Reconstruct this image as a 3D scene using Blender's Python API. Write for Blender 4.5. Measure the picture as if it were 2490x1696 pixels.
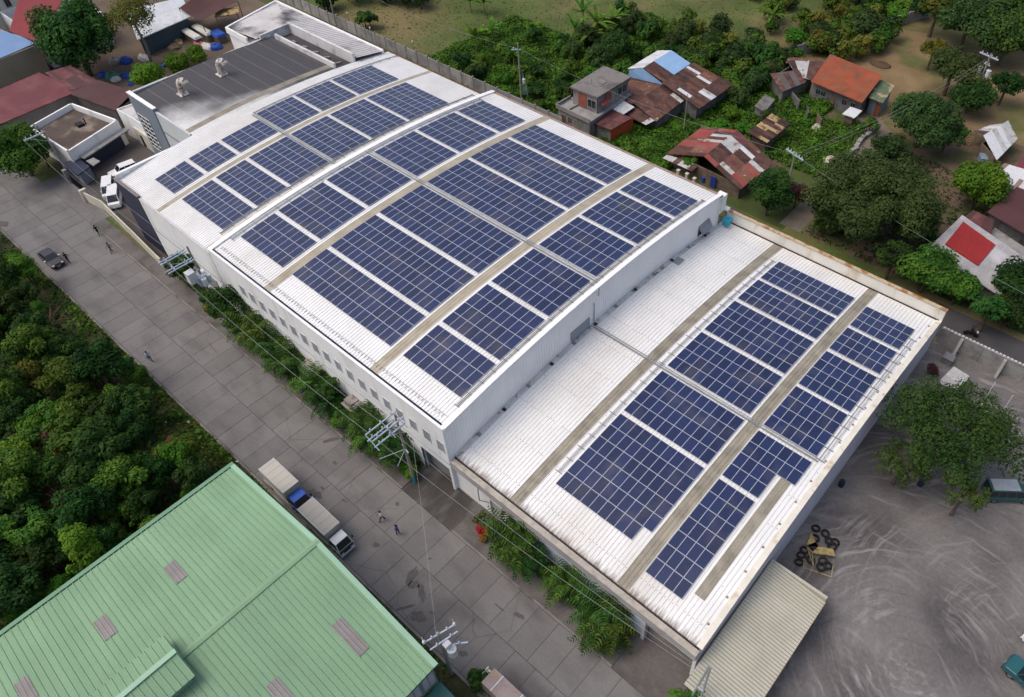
import bpy, bmesh, math, random
import numpy as np
from mathutils import Vector, Matrix
random.seed(7)
PI = math.pi
R = math.radians
scene = bpy.context.scene
for o in list(bpy.data.objects):
    bpy.data.objects.remove(o)

# ------------------------------------------------------------------ camera
yaw, pit, rol = -0.72031, 0.80950, -0.01576
fw = Vector((math.sin(yaw)*math.cos(pit), math.cos(yaw)*math.cos(pit), -math.sin(pit)))
rt = Vector((math.cos(yaw), -math.sin(yaw), 0.0))
up = rt.cross(fw)
r2 = rt*math.cos(rol) + up*math.sin(rol)
u2 = -rt*math.sin(rol) + up*math.cos(rol)
cd = bpy.data.cameras.new('camera')
cam = bpy.data.objects.new('camera', cd)
scene.collection.objects.link(cam)
cam.matrix_world = Matrix(((r2.x, u2.x, -fw.x, 38.725), (r2.y, u2.y, -fw.y, -16.573), (r2.z, u2.z, -fw.z, 71.0), (0, 0, 0, 1)))
cd.sensor_width = 36.0
cd.lens = 36.0*1855.07/2490.0
cd.shift_x = -147.19/2490.0
cd.shift_y = -45.16/2490.0
cd.clip_start = 1.0
cd.clip_end = 3000.0
scene.camera = cam

# ------------------------------------------------------------------ light
SUN_EL, SUN_AZ = 60.0, 228.0          # azimuth of the sun in degrees, counter-clockwise from +X
world = bpy.data.worlds.new('World')
scene.world = world
world.use_nodes = True
nt = world.node_tree
bg = nt.nodes['Background']
sky = nt.nodes.new('ShaderNodeTexSky')
sky.sky_type = 'NISHITA'
sky.sun_disc = False
sky.sun_elevation = R(SUN_EL)
sky.sun_rotation = R(90.0 - SUN_AZ)
sky.air_density = 1.0
sky.dust_density = 6.0
sky.ozone_density = 1.0
nt.links.new(sky.outputs[0], bg.inputs[0])
bg.inputs[1].default_value = 0.15
sd = bpy.data.lights.new('sun', 'SUN')
sd.energy = 0.6
sd.angle = R(45)
sd.color = (1.0, 0.96, 0.9)
sun = bpy.data.objects.new('sun', sd)
scene.collection.objects.link(sun)
sdir = Vector((math.cos(R(SUN_EL))*math.cos(R(SUN_AZ)), math.cos(R(SUN_EL))*math.sin(R(SUN_AZ)), math.sin(R(SUN_EL))))
sun.rotation_euler = (-sdir).to_track_quat('-Z', 'Y').to_euler()
vs = scene.view_settings
vs.view_transform = 'Standard'
vs.look = 'None'
vs.exposure = 0.20
vs.gamma = 1.0
vs.use_curve_mapping = False

# ------------------------------------------------------------------ helpers
C = scene.collection
WM = {}

def setp(o, label=None, cat=None, group=None, kind=None):
    if label: o['label'] = label
    if cat: o['category'] = cat
    if group: o['group'] = group
    if kind: o['kind'] = kind
    return o

def thing(name, label, cat, loc=(0, 0, 0), rz=0.0, group=None, sc=1.0):
    o = bpy.data.objects.new(name, None)
    o.empty_display_size = 0.3
    C.objects.link(o)
    o.location = loc
    o.rotation_euler = (0, 0, rz)
    o.scale = (sc, sc, sc)
    WM[o] = Matrix.Translation(loc) @ Matrix.Rotation(rz, 4, 'Z')
    return setp(o, label, cat, group)

def link(name, me, parent=None, local=False, loc=(0, 0, 0), rot=(0, 0, 0), sc=(1, 1, 1)):
    o = bpy.data.objects.new(name, me)
    C.objects.link(o)
    o.location = loc
    o.rotation_euler = rot
    o.scale = sc
    if parent is not None:
        o.parent = parent
        if not local and parent in WM:
            o.matrix_parent_inverse = WM[parent].inverted()
    if not local:
        WM[o] = Matrix.Translation(loc)
    return o

class MB:
    def __init__(s):
        s.v = []; s.f = []; s.m = []
    def add(s, vs, fs, mi=0):
        n = len(s.v)
        s.v.extend([tuple(a) for a in vs])
        for f in fs:
            s.f.append(tuple(i+n for i in f)); s.m.append(mi)
        return s
    def quad(s, a, b, c, d, mi=0):
        return s.add([a, b, c, d], [(0, 1, 2, 3)], mi)
    def poly(s, pts, mi=0):
        return s.add(pts, [tuple(range(len(pts)))], mi)
    def hexa(s, b, t, mi=0):
        return s.add(list(b)+list(t), [(3, 2, 1, 0), (4, 5, 6, 7), (0, 1, 5, 4), (1, 2, 6, 5), (2, 3, 7, 6), (3, 0, 4, 7)], mi)
    def box(s, x0, x1, y0, y1, z0, z1, mi=0):
        return s.hexa([(x0, y0, z0), (x1, y0, z0), (x1, y1, z0), (x0, y1, z0)], [(x0, y0, z1), (x1, y0, z1), (x1, y1, z1), (x0, y1, z1)], mi)
    def obox(s, c, hx, hy, z0, z1, rz, mi=0):
        ca, sa = math.cos(rz), math.sin(rz)
        q = [(c[0]+ca*a-sa*b, c[1]+sa*a+ca*b) for a, b in ((-hx, -hy), (hx, -hy), (hx, hy), (-hx, hy))]
        return s.hexa([(x, y, z0) for x, y in q], [(x, y, z1) for x, y in q], mi)
    def wallseg(s, a, b, th, z0, z1, mi=0):
        d = Vector((b[0]-a[0], b[1]-a[1])); L = d.length
        return s.obox(((a[0]+b[0])/2, (a[1]+b[1])/2), L/2, th/2, z0, z1, math.atan2(d.y, d.x), mi)
    def prism(s, pts, z0, z1, mi=0):
        n = len(pts)
        v = [(x, y, z0) for x, y in pts]+[(x, y, z1) for x, y in pts]
        f = [tuple(range(n-1, -1, -1)), tuple(range(n, 2*n))]+[(i, (i+1) % n, n+(i+1) % n, n+i) for i in range(n)]
        return s.add(v, f, mi)
    def cyl(s, a, b, r0, r1=None, n=8, mi=0, caps=True):
        if r1 is None: r1 = r0
        a = Vector(a); b = Vector(b); d = (b-a).normalized()
        e = d.orthogonal().normalized(); g = d.cross(e)
        v = []
        for p, r in ((a, r0), (b, r1)):
            for i in range(n):
                t = 2*PI*i/n
                v.append(p+e*(r*math.cos(t))+g*(r*math.sin(t)))
        f = [(i, (i+1) % n, n+(i+1) % n, n+i) for i in range(n)]
        if caps: f += [tuple(range(n-1, -1, -1)), tuple(range(n, 2*n))]
        return s.add(v, f, mi)
    def tube(s, pts, r, n=6, mi=0):
        rr = r if isinstance(r, (list, tuple)) else [r]*len(pts)
        for i in range(len(pts)-1):
            s.cyl(pts[i], pts[i+1], rr[i], rr[i+1], n, mi)
        return s
    def ell(s, c, rx, ry, rz, nu=10, nv=6, mi=0):
        v = []; f = []
        for j in range(nv+1):
            ph = PI*j/nv
            for i in range(nu):
                th = 2*PI*i/nu
                v.append((c[0]+rx*math.sin(ph)*math.cos(th), c[1]+ry*math.sin(ph)*math.sin(th), c[2]+rz*math.cos(ph)))
        for j in range(nv):
            for i in range(nu):
                f.append((j*nu+i, (j+1)*nu+i, (j+1)*nu+(i+1) % nu, j*nu+(i+1) % nu))
        return s.add(v, f, mi)
    def mesh(s, name, mats, smooth=False):
        me = bpy.data.meshes.new(name)
        me.from_pydata(s.v, [], s.f)
        for m in (mats if isinstance(mats, (list, tuple)) else [mats]):
            me.materials.append(m)
        if max(s.m, default=0) > 0:
            me.polygons.foreach_set('material_index', s.m)
        if smooth:
            me.polygons.foreach_set('use_smooth', [True]*len(s.f))
        me.update()
        return me
    def build(s, name, mats, parent=None, local=False, loc=(0, 0, 0), rot=(0, 0, 0), smooth=False):
        return link(name, s.mesh(name, mats, smooth), parent, local, loc, rot)

def copy_thing(src, loc, rz=0.0, sc=1.0, label=None):
    r = src.copy(); C.objects.link(r)
    r.location = loc; r.rotation_euler = (0, 0, rz); r.scale = (sc, sc, sc)
    if label: r['label'] = label
    for ch in src.children:
        c = ch.copy(); C.objects.link(c); c.parent = r
        for g in ch.children:
            d = g.copy(); C.objects.link(d); d.parent = c
    return r

# ------------------------------------------------------------------ materials
MC = {}
def mat(name, col, rough=0.8, var=0.12, scale=0.6, col2=None, mask=None, fine=6.0, metal=0.0, bump=0.0, spec=0.3, objrand=0.0, streak=None, mscale=None, stretch=None):
    """noise-varied principled material; col2 appears where a noise passes `mask` (lo, hi)"""
    m = bpy.data.materials.new(name); m.use_nodes = True
    t = m.node_tree; N = t.nodes; L = t.links
    b = N['Principled BSDF']
    b.inputs['Roughness'].default_value = rough
    b.inputs['Metallic'].default_value = metal
    b.inputs['Specular IOR Level'].default_value = spec
    geo = N.new('ShaderNodeNewGeometry')
    vec = geo.outputs['Position']
    def noise(sc, det=4, st=None):
        n = N.new('ShaderNodeTexNoise'); n.inputs['Scale'].default_value = sc; n.inputs['Detail'].default_value = det
        if st:
            mp = N.new('ShaderNodeMapping'); mp.inputs['Scale'].default_value = st
            L.new(vec, mp.inputs[0]); L.new(mp.outputs[0], n.inputs['Vector'])
        else:
            L.new(vec, n.inputs['Vector'])
        return n.outputs['Fac']
    def rng(src, a, bb, lo, hi):
        q = N.new('ShaderNodeMapRange'); q.clamp = True
        q.inputs[1].default_value = a; q.inputs[2].default_value = bb; q.inputs[3].default_value = lo; q.inputs[4].default_value = hi
        L.new(src, q.inputs[0]); return q.outputs[0]
    def mixc(fac, a, bcol, typ='MIX'):
        q = N.new('ShaderNodeMix'); q.data_type = 'RGBA'; q.blend_type = typ
        if isinstance(fac, float): q.inputs[0].default_value = fac
        else: L.new(fac, q.inputs[0])
        for i, c in ((6, a), (7, bcol)):
            if isinstance(c, tuple): q.inputs[i].default_value = (c[0], c[1], c[2], 1)
            else: L.new(c, q.inputs[i])
        return q.outputs[2]
    cur = tuple(col)
    if col2 is not None:
        lo, hi = mask or (0.45, 0.6)
        cur = mixc(rng(noise(mscale or scale, 6, stretch), lo, hi, 0, 1), cur, tuple(col2))
    big = rng(noise(scale, 4), 0.3, 0.7, 1-var, 1+var)
    fin = rng(noise(fine, 3), 0.3, 0.7, 1-var*0.6, 1+var*0.6)
    mul = N.new('ShaderNodeMath'); mul.operation = 'MULTIPLY'; L.new(big, mul.inputs[0]); L.new(fin, mul.inputs[1])
    fac = mul.outputs[0]
    if objrand:
        oi = N.new('ShaderNodeObjectInfo')
        m2 = N.new('ShaderNodeMath'); m2.operation = 'MULTIPLY'
        L.new(rng(oi.outputs['Random'], 0, 1, 1-objrand, 1+objrand), m2.inputs[0]); L.new(fac, m2.inputs[1]); fac = m2.outputs[0]
    cb = N.new('ShaderNodeCombineColor')
    for i in range(3): L.new(fac, cb.inputs[i])
    out = mixc(1.0, cur, cb.outputs[0], 'MULTIPLY')
    L.new(out, b.inputs['Base Color'])
    if bump:
        bp = N.new('ShaderNodeBump'); bp.inputs['Strength'].default_value = bump; bp.inputs['Distance'].default_value = 0.05
        L.new(noise(fine*2, 4), bp.inputs['Height']); L.new(bp.outputs[0], b.inputs['Normal'])
    m['_o'] = 1
    MC[name] = m
    return m

def leafmat(name, tint=(1, 1, 1), trans=0.25, vary=True):
    m = bpy.data.materials.new(name); m.use_nodes = True
    t = m.node_tree; N = t.nodes; L = t.links
    b = N['Principled BSDF']; b.inputs['Roughness'].default_value = 0.65; b.inputs['Specular IOR Level'].default_value = 0.12
    at = N.new('ShaderNodeVertexColor'); at.layer_name = 'Col'
    oi = N.new('ShaderNodeObjectInfo')
    hs = N.new('ShaderNodeHueSaturation')
    def rng(src, lo, hi):
        q = N.new('ShaderNodeMapRange'); q.inputs[3].default_value = lo; q.inputs[4].default_value = hi; L.new(src, q.inputs[0]); return q.outputs[0]
    if vary: L.new(rng(oi.outputs['Random'], 0.470, 0.518), hs.inputs['Hue'])
    ml = N.new('ShaderNodeMath'); ml.operation = 'FRACT'; m2 = N.new('ShaderNodeMath'); m2.operation = 'MULTIPLY'; m2.inputs[1].default_value = 7.31
    L.new(oi.outputs['Random'], m2.inputs[0]); L.new(m2.outputs[0], ml.inputs[0])
    if vary: L.new(rng(ml.outputs[0], 0.70, 1.2), hs.inputs['Value'])
    mx = N.new('ShaderNodeMix'); mx.data_type = 'RGBA'; mx.blend_type = 'MULTIPLY'; mx.inputs[0].default_value = 1.0
    mx.inputs[7].default_value = (*tint, 1)
    L.new(at.outputs[0], mx.inputs[6]); L.new(mx.outputs[2], hs.inputs['Color'])
    L.new(hs.outputs[0], b.inputs['Base Color'])
    tr = N.new('ShaderNodeBsdfTranslucent'); L.new(hs.outputs[0], tr.inputs[0])
    ms = N.new('ShaderNodeMixShader'); ms.inputs[0].default_value = trans
    L.new(b.outputs[0], ms.inputs[1]); L.new(tr.outputs[0], ms.inputs[2])
    L.new(ms.outputs[0], N['Material Output'].inputs[0])
    return m

white_roof = mat('white_roof_paint', (0.74, 0.75, 0.75), 0.45, 0.05, 0.25, col2=(0.62, 0.61, 0.58), mask=(0.5, 0.75), mscale=0.15, fine=3, spec=0.4, stretch=(1.0, 0.35, 1.0))
white_wall = mat('white_wall_paint', (0.79, 0.80, 0.80), 0.7, 0.06, 0.3, col2=(0.55, 0.54, 0.51), mask=(0.55, 0.8), mscale=0.5, stretch=(1, 1, 0.25))
clad_white = mat('white_cladding', (0.82, 0.82, 0.83), 0.55, 0.04, 0.4)
white_trim = mat('white_trim', (0.80, 0.81, 0.82), 0.45, 0.03, 0.5)
navy = mat('navy_cladding', (0.028, 0.034, 0.065), 0.5, 0.08, 0.6)
bluegrey = mat('blue_grey_wall', (0.19, 0.225, 0.27), 0.6, 0.05, 0.3)
grey_wall = mat('grey_wall', (0.24, 0.25, 0.26), 0.75, 0.08, 0.5)
beige_conc = mat('beige_concrete', (0.40, 0.37, 0.32), 0.85, 0.12, 0.8, col2=(0.28, 0.26, 0.24), mask=(0.5, 0.7), mscale=1.2)
grey_conc = mat('grey_concrete', (0.27, 0.265, 0.26), 0.9, 0.14, 0.8, col2=(0.17, 0.165, 0.16), mask=(0.5, 0.7), mscale=0.7, bump=0.2)
dark_gap = mat('dark_gutter', (0.03, 0.022, 0.022), 0.7, 0.2, 2.0)
navy_gut = mat('shaded_navy_gutter', (0.012, 0.012, 0.04), 0.6, 0.2, 2.0)  # gutter behind the coping, its dark shadow put into the colour
khaki = mat('translucent_strip', (0.40, 0.36, 0.28), 0.5, 0.1, 0.5, col2=(0.33, 0.29, 0.22), mask=(0.45, 0.7), mscale=0.6, fine=8)
khaki_d = mat('weathered_strip', (0.29, 0.265, 0.21), 0.6, 0.13, 0.4, col2=(0.20, 0.185, 0.15), mask=(0.45, 0.68), mscale=0.7, fine=8)
steel = mat('galvanised_steel', (0.42, 0.44, 0.46), 0.45, 0.1, 2.0, metal=0.5)
steel_d = mat('dull_steel', (0.22, 0.23, 0.24), 0.5, 0.12, 2.0, metal=0.3)
rail_white = mat('aluminium_rail', (0.55, 0.58, 0.63), 0.4, 0.05, 2.0, metal=0.2)
rust_edge = mat('rusty_parapet', (0.66, 0.63, 0.55), 0.7, 0.1, 0.5, col2=(0.33, 0.16, 0.05), mask=(0.5, 0.62), mscale=0.9)
rust = mat('rust', (0.16, 0.07, 0.035), 0.85, 0.3, 1.5, col2=(0.09, 0.05, 0.035), mask=(0.45, 0.6), mscale=1.3)
black = mat('black', (0.012, 0.012, 0.014), 0.6, 0.1, 2.0)
rubber = mat('rubber', (0.018, 0.018, 0.019), 0.85, 0.15, 3.0)
glass_d = mat('dark_glass', (0.012, 0.016, 0.022), 0.08, 0.05, 1.0, spec=0.6)
win_grey = mat('window_pane', (0.24, 0.255, 0.28), 0.25, 0.08, 1.0, spec=0.5)

def panel_material():
    m = bpy.data.materials.new('solar_cells'); m.use_nodes = True
    t = m.node_tree; N = t.nodes; L = t.links
    b = N['Principled BSDF']
    b.inputs['Roughness'].default_value = 0.2
    b.inputs['Sheen Weight'].default_value = 0.22; b.inputs['Sheen Roughness'].default_value = 0.45
    b.inputs['Specular IOR Level'].default_value = 0.5
    uv = N.new('ShaderNodeUVMap')
    br = N.new('ShaderNodeTexBrick'); br.offset = 0.0; br.squash = 1.0
    br.inputs['Scale'].default_value = 1.0; br.inputs['Mortar Size'].default_value = 0.035; br.inputs['Mortar Smooth'].default_value = 0.3
    br.inputs['Brick Width'].default_value = 1.0; br.inputs['Row Height'].default_value = 1.0
    br.inputs['Color1'].default_value = (0.008, 0.016, 0.062, 1); br.inputs['Color2'].default_value = (0.011, 0.020, 0.074, 1)
    br.inputs['Mortar'].default_value = (0.040, 0.058, 0.15, 1)
    L.new(uv.outputs[0], br.inputs['Vector'])
    oi = N.new('ShaderNodeObjectInfo')
    geo = N.new('ShaderNodeNewGeometry')
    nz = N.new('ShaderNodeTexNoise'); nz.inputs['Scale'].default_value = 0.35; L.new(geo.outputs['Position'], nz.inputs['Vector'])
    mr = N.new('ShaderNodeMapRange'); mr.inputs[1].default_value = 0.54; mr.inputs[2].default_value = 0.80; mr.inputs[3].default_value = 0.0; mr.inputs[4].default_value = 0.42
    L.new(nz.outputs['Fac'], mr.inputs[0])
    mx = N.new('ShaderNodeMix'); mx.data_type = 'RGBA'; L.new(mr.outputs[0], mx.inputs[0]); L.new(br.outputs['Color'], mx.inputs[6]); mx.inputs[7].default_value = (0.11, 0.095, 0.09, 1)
    r2_ = N.new('ShaderNodeMapRange'); r2_.inputs[3].default_value = 0.80; r2_.inputs[4].default_value = 1.22; L.new(oi.outputs['Random'], r2_.inputs[0])
    cb = N.new('ShaderNodeCombineColor')
    for i in range(3): L.new(r2_.outputs[0], cb.inputs[i])
    m3 = N.new('ShaderNodeMix'); m3.data_type = 'RGBA'; m3.blend_type = 'MULTIPLY'; m3.inputs[0].default_value = 1.0
    L.new(mx.outputs[2], m3.inputs[6]); L.new(cb.outputs[0], m3.inputs[7])
    L.new(m3.outputs[2], b.inputs['Base Color'])
    return m
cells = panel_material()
frame_mat = mat('panel_frame', (0.44, 0.48, 0.56), 0.4, 0.04, 2.0, spec=0.5)

# ------------------------------------------------------------------ ground, road, pavements
def ground_material():
    m = mat('field_ground', (0.070, 0.098, 0.024), 0.95, 0.22, 0.10, col2=(0.155, 0.130, 0.058), mask=(0.44, 0.62), mscale=0.045, fine=1.6, bump=0.4)
    return m
field_g = ground_material()
dirt = mat('dry_dirt', (0.145, 0.105, 0.065), 0.95, 0.2, 0.25, col2=(0.09, 0.095, 0.035), mask=(0.5, 0.62), mscale=0.16, fine=3, bump=0.3)
packed = mat('packed_earth', (0.17, 0.14, 0.115), 0.95, 0.15, 0.3, col2=(0.12, 0.105, 0.09), mask=(0.45, 0.65), mscale=0.4, fine=3, bump=0.2)
scrub = mat('scrub_floor', (0.045, 0.055, 0.02), 0.95, 0.25, 0.4, col2=(0.08, 0.055, 0.03), mask=(0.5, 0.65), fine=3, bump=0.4)
slabm = mat('road_slab_concrete', (0.158, 0.152, 0.150), 0.85, 0.10, 0.22, col2=(0.112, 0.107, 0.107), mask=(0.48, 0.70), mscale=0.30, fine=4, bump=0.15, objrand=0.09, stretch=(0.5, 1.2, 1))
def add_cracks(m, sc, thick, amt, col):
    t = m.node_tree; N = t.nodes; L = t.links; b = N['Principled BSDF']; src = b.inputs['Base Color'].links[0].from_socket
    geo = N.new('ShaderNodeNewGeometry')
    nz = N.new('ShaderNodeTexNoise'); nz.inputs['Scale'].default_value = 0.9; nz.inputs['Detail'].default_value = 5; L.new(geo.outputs['Position'], nz.inputs['Vector'])
    ad = N.new('ShaderNodeMix'); ad.data_type = 'VECTOR'; ad.inputs[0].default_value = 0.22; L.new(geo.outputs['Position'], ad.inputs[4]); L.new(nz.outputs['Color'], ad.inputs[5])
    vo = N.new('ShaderNodeTexVoronoi'); vo.feature = 'DISTANCE_TO_EDGE'; vo.inputs['Scale'].default_value = sc; L.new(ad.outputs[1], vo.inputs['Vector'])
    r1 = N.new('ShaderNodeMapRange'); r1.inputs[1].default_value = 0.0; r1.inputs[2].default_value = thick; r1.inputs[3].default_value = 1.0; r1.inputs[4].default_value = 0.0; L.new(vo.outputs['Distance'], r1.inputs[0])
    n2 = N.new('ShaderNodeTexNoise'); n2.inputs['Scale'].default_value = 0.12; L.new(geo.outputs['Position'], n2.inputs['Vector'])
    r2_ = N.new('ShaderNodeMapRange'); r2_.inputs[1].default_value = 0.48; r2_.inputs[2].default_value = 0.62; r2_.inputs[4].default_value = amt; L.new(n2.outputs['Fac'], r2_.inputs[0])
    ml = N.new('ShaderNodeMath'); ml.operation = 'MULTIPLY'; L.new(r1.outputs[0], ml.inputs[0]); L.new(r2_.outputs[0], ml.inputs[1])
    mx = N.new('ShaderNodeMix'); mx.data_type = 'RGBA'; L.new(ml.outputs[0], mx.inputs[0]); L.new(src, mx.inputs[6]); mx.inputs[7].default_value = (*col, 1)
    L.new(mx.outputs[2], b.inputs['Base Color'])
add_cracks(slabm, 0.16, 0.010, 0.38, (0.05, 0.046, 0.046))
jointm = mat('road_joint_dirt', (0.062, 0.058, 0.055), 0.95, 0.2, 1.0)
pavem = mat('pavement', (0.125, 0.115, 0.11), 0.9, 0.15, 0.4, col2=(0.08, 0.074, 0.07), mask=(0.47, 0.66), mscale=0.35, fine=3, bump=0.2)
kerbm = mat('kerb_concrete', (0.19, 0.178, 0.17), 0.9, 0.14, 0.6, col2=(0.10, 0.093, 0.085), mask=(0.5, 0.68), mscale=0.5)
wetm = mat('wet_apron', (0.055, 0.05, 0.048), 0.35, 0.2, 0.5, col2=(0.10, 0.095, 0.09), mask=(0.5, 0.62), mscale=0.45, stretch=(1.6, 0.4, 1))
asphalt = mat('asphalt', (0.062, 0.06, 0.064), 0.9, 0.12, 0.4, fine=5)
courtm = mat('courtyard_concrete', (0.085, 0.075, 0.072), 0.85, 0.15, 0.3, fine=3)

g = MB(); g.quad((-700, -500, -0.06), (500, -500, -0.06), (500, 900, -0.06), (-700, 900, -0.06))
setp(g.build('ground', field_g), kind='structure')
def sheet(name, pts, z, m):
    b = MB(); b.poly([(x, y, z) for x, y in pts])
    return setp(b.build(name, m), kind='structure')
sheet('scrubland', [(-90, -4.75), (-90, -60), (45, -60), (45, -4.75)], -0.052, scrub)
sheet('village_ground', [(-23, 69.5), (4.4, 69.5), (4.4, 102), (2, 118), (-8, 104), (-22, 86)], -0.052, mat('weedy_dirt', (0.055, 0.075, 0.02), 0.95, 0.2, 0.25, col2=(0.12, 0.09, 0.055), mask=(0.52, 0.64), mscale=0.16, fine=3, bump=0.3))
sheet('meadow', [(-16.26, 119.73), (-9.45, 141.65), (12.12, 149.07), (40, 116), (14, 102), (2, 106)], -0.048, mat('dry_meadow', (0.19, 0.135, 0.07), 0.95, 0.2, 0.2, col2=(0.10, 0.105, 0.035), mask=(0.5, 0.64), mscale=0.12, fine=3, bump=0.4))
sheet('dirt_track', [(3.3, 70.5), (6.6, 70.5), (6.2, 84), (7.6, 96), (7.2, 103), (0.2, 108.2), (-1.6, 105.5), (2.6, 101), (3.3, 90)], -0.044, packed)
sheet('hamlet_ground', [(7, 70.5), (46, 70.5), (46, 114), (16, 114), (8, 100)], -0.046, mat('hamlet_earth', (0.13, 0.085, 0.06), 0.95, 0.2, 0.3, col2=(0.07, 0.075, 0.03), mask=(0.48, 0.6), mscale=0.2, fine=3))
sheet('junkyard_ground', [(-160, 20), (-84, 20), (-84, 66), (-160, 66)], -0.048, mat('junkyard_earth', (0.125, 0.095, 0.07), 0.95, 0.2, 0.25, fine=3))
sheet('back_verge', [(-84, 56.5), (0, 56.5), (0, 69.2), (-110, 69.2), (-110, 60)], -0.044, mat('verge_grass', (0.05, 0.062, 0.02), 0.95, 0.25, 0.3, col2=(0.10, 0.07, 0.04), mask=(0.48, 0.62), mscale=0.25, fine=4, bump=0.4))
sheet('alley', [(-4, 60.2), (29.0, 60.2), (29.0, 63.0), (-4, 69.5)], -0.04, asphalt)

road = setp(MB().box(-135, 60, -4.7, 4.5, -0.3, -0.035).build('road', jointm), kind='structure')
def slab_mesh(L, Wd):
    b = MB(); e = 0.012
    b.hexa([(0, 0, -0.2), (L, 0, -0.2), (L, Wd, -0.2), (0, Wd, -0.2)], [(e, e, 0), (L-e, e, 0), (L-e, Wd-e, 0), (e, Wd-e, 0)])
    return b.mesh('slab', slabm)
sm1 = slab_mesh(2.484, 4.65); sm2 = slab_mesh(2.484, 4.475)
rs = random.Random(3)
for k in range(60):
    x = -107.0 + 2.5*k
    link('slab', sm1, road, loc=(x+1.1, -4.66, rs.uniform(-0.006, 0.006)), rot=(rs.uniform(-.001, .001), rs.uniform(-.002, .002), 0))
    link('slab', sm2, road, loc=(x, 0.02, rs.uniform(-0.006, 0.006)), rot=(rs.uniform(-.001, .001), rs.uniform(-.002, .002), 0))
# pavement with kerb on the warehouse side, dropped at the driveways
pv = MB()
pv.box(-75, -57, 4.72, 6.5, -0.2, 0.10); pv.box(-57, -4.6, 4.72, 8.3, -0.2, 0.10); pv.box(3.2, 24.2, 4.72, 8.9, -0.2, 0.10)
setp(pv.build('pavement', pavem), kind='structure')
kb = MB()
for a, b_ in ((-75, -4.6), (3.2, 24.2)):
    kb.box(a, b_, 4.50, 4.718, -0.2, 0.13)
kb.box(-135, 60, -4.98, -4.72, -0.2, 0.10)
setp(kb.build('kerb', kerbm), kind='structure')
setp(MB().box(-4.59, 3.19, 4.52, 9.1, -0.2, 0.015).build('driveway', wetm), kind='structure')
setp(MB().box(24.21, 36, 4.52, 9.3, -0.2, 0.012).build('driveway', pavem), kind='structure')
setp(MB().box(-92, -75.01, 4.52, 8.5, -0.2, 0.008).build('forecourt', slabm), kind='structure')
setp(MB().prism([(-98, 8.6), (-81, 7.6), (-57, 6.6), (-57, 8.1), (-66, 8.1), (-66, 20), (-84, 20), (-92, 22)], -0.2, 0.006).build('courtyard', courtm), kind='structure')
setp(MB().box(-56, -43, 6.9, 8.1, -0.2, 0.112).build('planting_bed', scrub), kind='structure')
setp(MB().box(28, 70, 63.1, 69.2, -0.2, -0.02).build('back_street', asphalt), kind='structure')

# ------------------------------------------------------------------ the long building with the arched roofs
def zA(y): return 10.1 + 1.9*(1-((y-33)/24.7)**2)
def zB(y): return 10.7 + 1.9*(1-((y-33)/24.7)**2)
def zC(y): return 5.6 + 2.0*(1-((y-34)/25.5)**2)

def stained_roof():
    m = mat('soot_stained_roof', (0.70, 0.70, 0.69), 0.55, 0.06, 0.3, fine=3)
    t = m.node_tree; N = t.nodes; L = t.links
    b = N['Principled BSDF']
    src = b.inputs['Base Color'].links[0].from_socket
    geo = N.new('ShaderNodeNewGeometry'); sp = N.new('ShaderNodeSeparateXYZ'); L.new(geo.outputs['Position'], sp.inputs[0])
    def mth(op, a, b_=None):
        q = N.new('ShaderNodeMath'); q.operation = op
        for i, s in enumerate((a, b_)):
            if s is None: continue
            if isinstance(s, (int, float)): q.inputs[i].default_value = s
            else: L.new(s, q.inputs[i])
        return q.outputs[0]
    nz = N.new('ShaderNodeTexNoise'); nz.inputs['Scale'].default_value = 0.22; nz.inputs['Detail'].default_value = 5; L.new(geo.outputs['Position'], nz.inputs['Vector'])
    # the soot lies on the part away from the street and the corner
    e = mth('ADD', mth('MULTIPLY', sp.outputs[1], 0.52), mth('SUBTRACT', -85.6, sp.outputs[0]))
    e = mth('ADD', e, mth('MULTIPLY', mth('SUBTRACT', nz.outputs['Fac'], 0.5), 9.0))
    k = N.new('ShaderNodeMapRange'); k.interpolation_type = 'SMOOTHSTEP'
    k.inputs[1].default_value = -7.5; k.inputs[2].default_value = 2.0; k.inputs[3].default_value = 0.03; k.inputs[4].default_value = 0.93
    L.new(e, k.inputs[0])
    # cleaner lines over the purlins
    fy = mth('FRACT', mth('MULTIPLY', sp.outputs[1], 0.40)); ly = mth('LESS_THAN', fy, 0.09)
    n2 = N.new('ShaderNodeTexNoise'); n2.inputs['Scale'].default_value = 0.5; L.new(geo.outputs['Position'], n2.inputs['Vector'])
    ly = mth('MULTIPLY', ly, mth('MULTIPLY', n2.outputs['Fac'], 0.12))
    kk = mth('SUBTRACT', k.outputs[0], ly)
    mx = N.new('ShaderNodeMix'); mx.data_type = 'RGBA'; L.new(kk, mx.inputs[0]); L.new(src, mx.inputs[6]); mx.inputs[7].default_value = (0.030, 0.028, 0.034, 1)
    L.new(mx.outputs[2], b.inputs['Base Color'])
    return m
soot = stained_roof()
soot_flat = mat('soot_flat_roof', (0.055, 0.05, 0.055), 0.8, 0.2, 0.3, col2=(0.12, 0.11, 0.11), mask=(0.5, 0.7), mscale=0.25, stretch=(0.3, 1, 1))
soot_part = mat('half_stained_roof', (0.50, 0.49, 0.49), 0.6, 0.1, 0.3, col2=(0.09, 0.085, 0.09), mask=(0.46, 0.56), mscale=0.12, fine=4)

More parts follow.
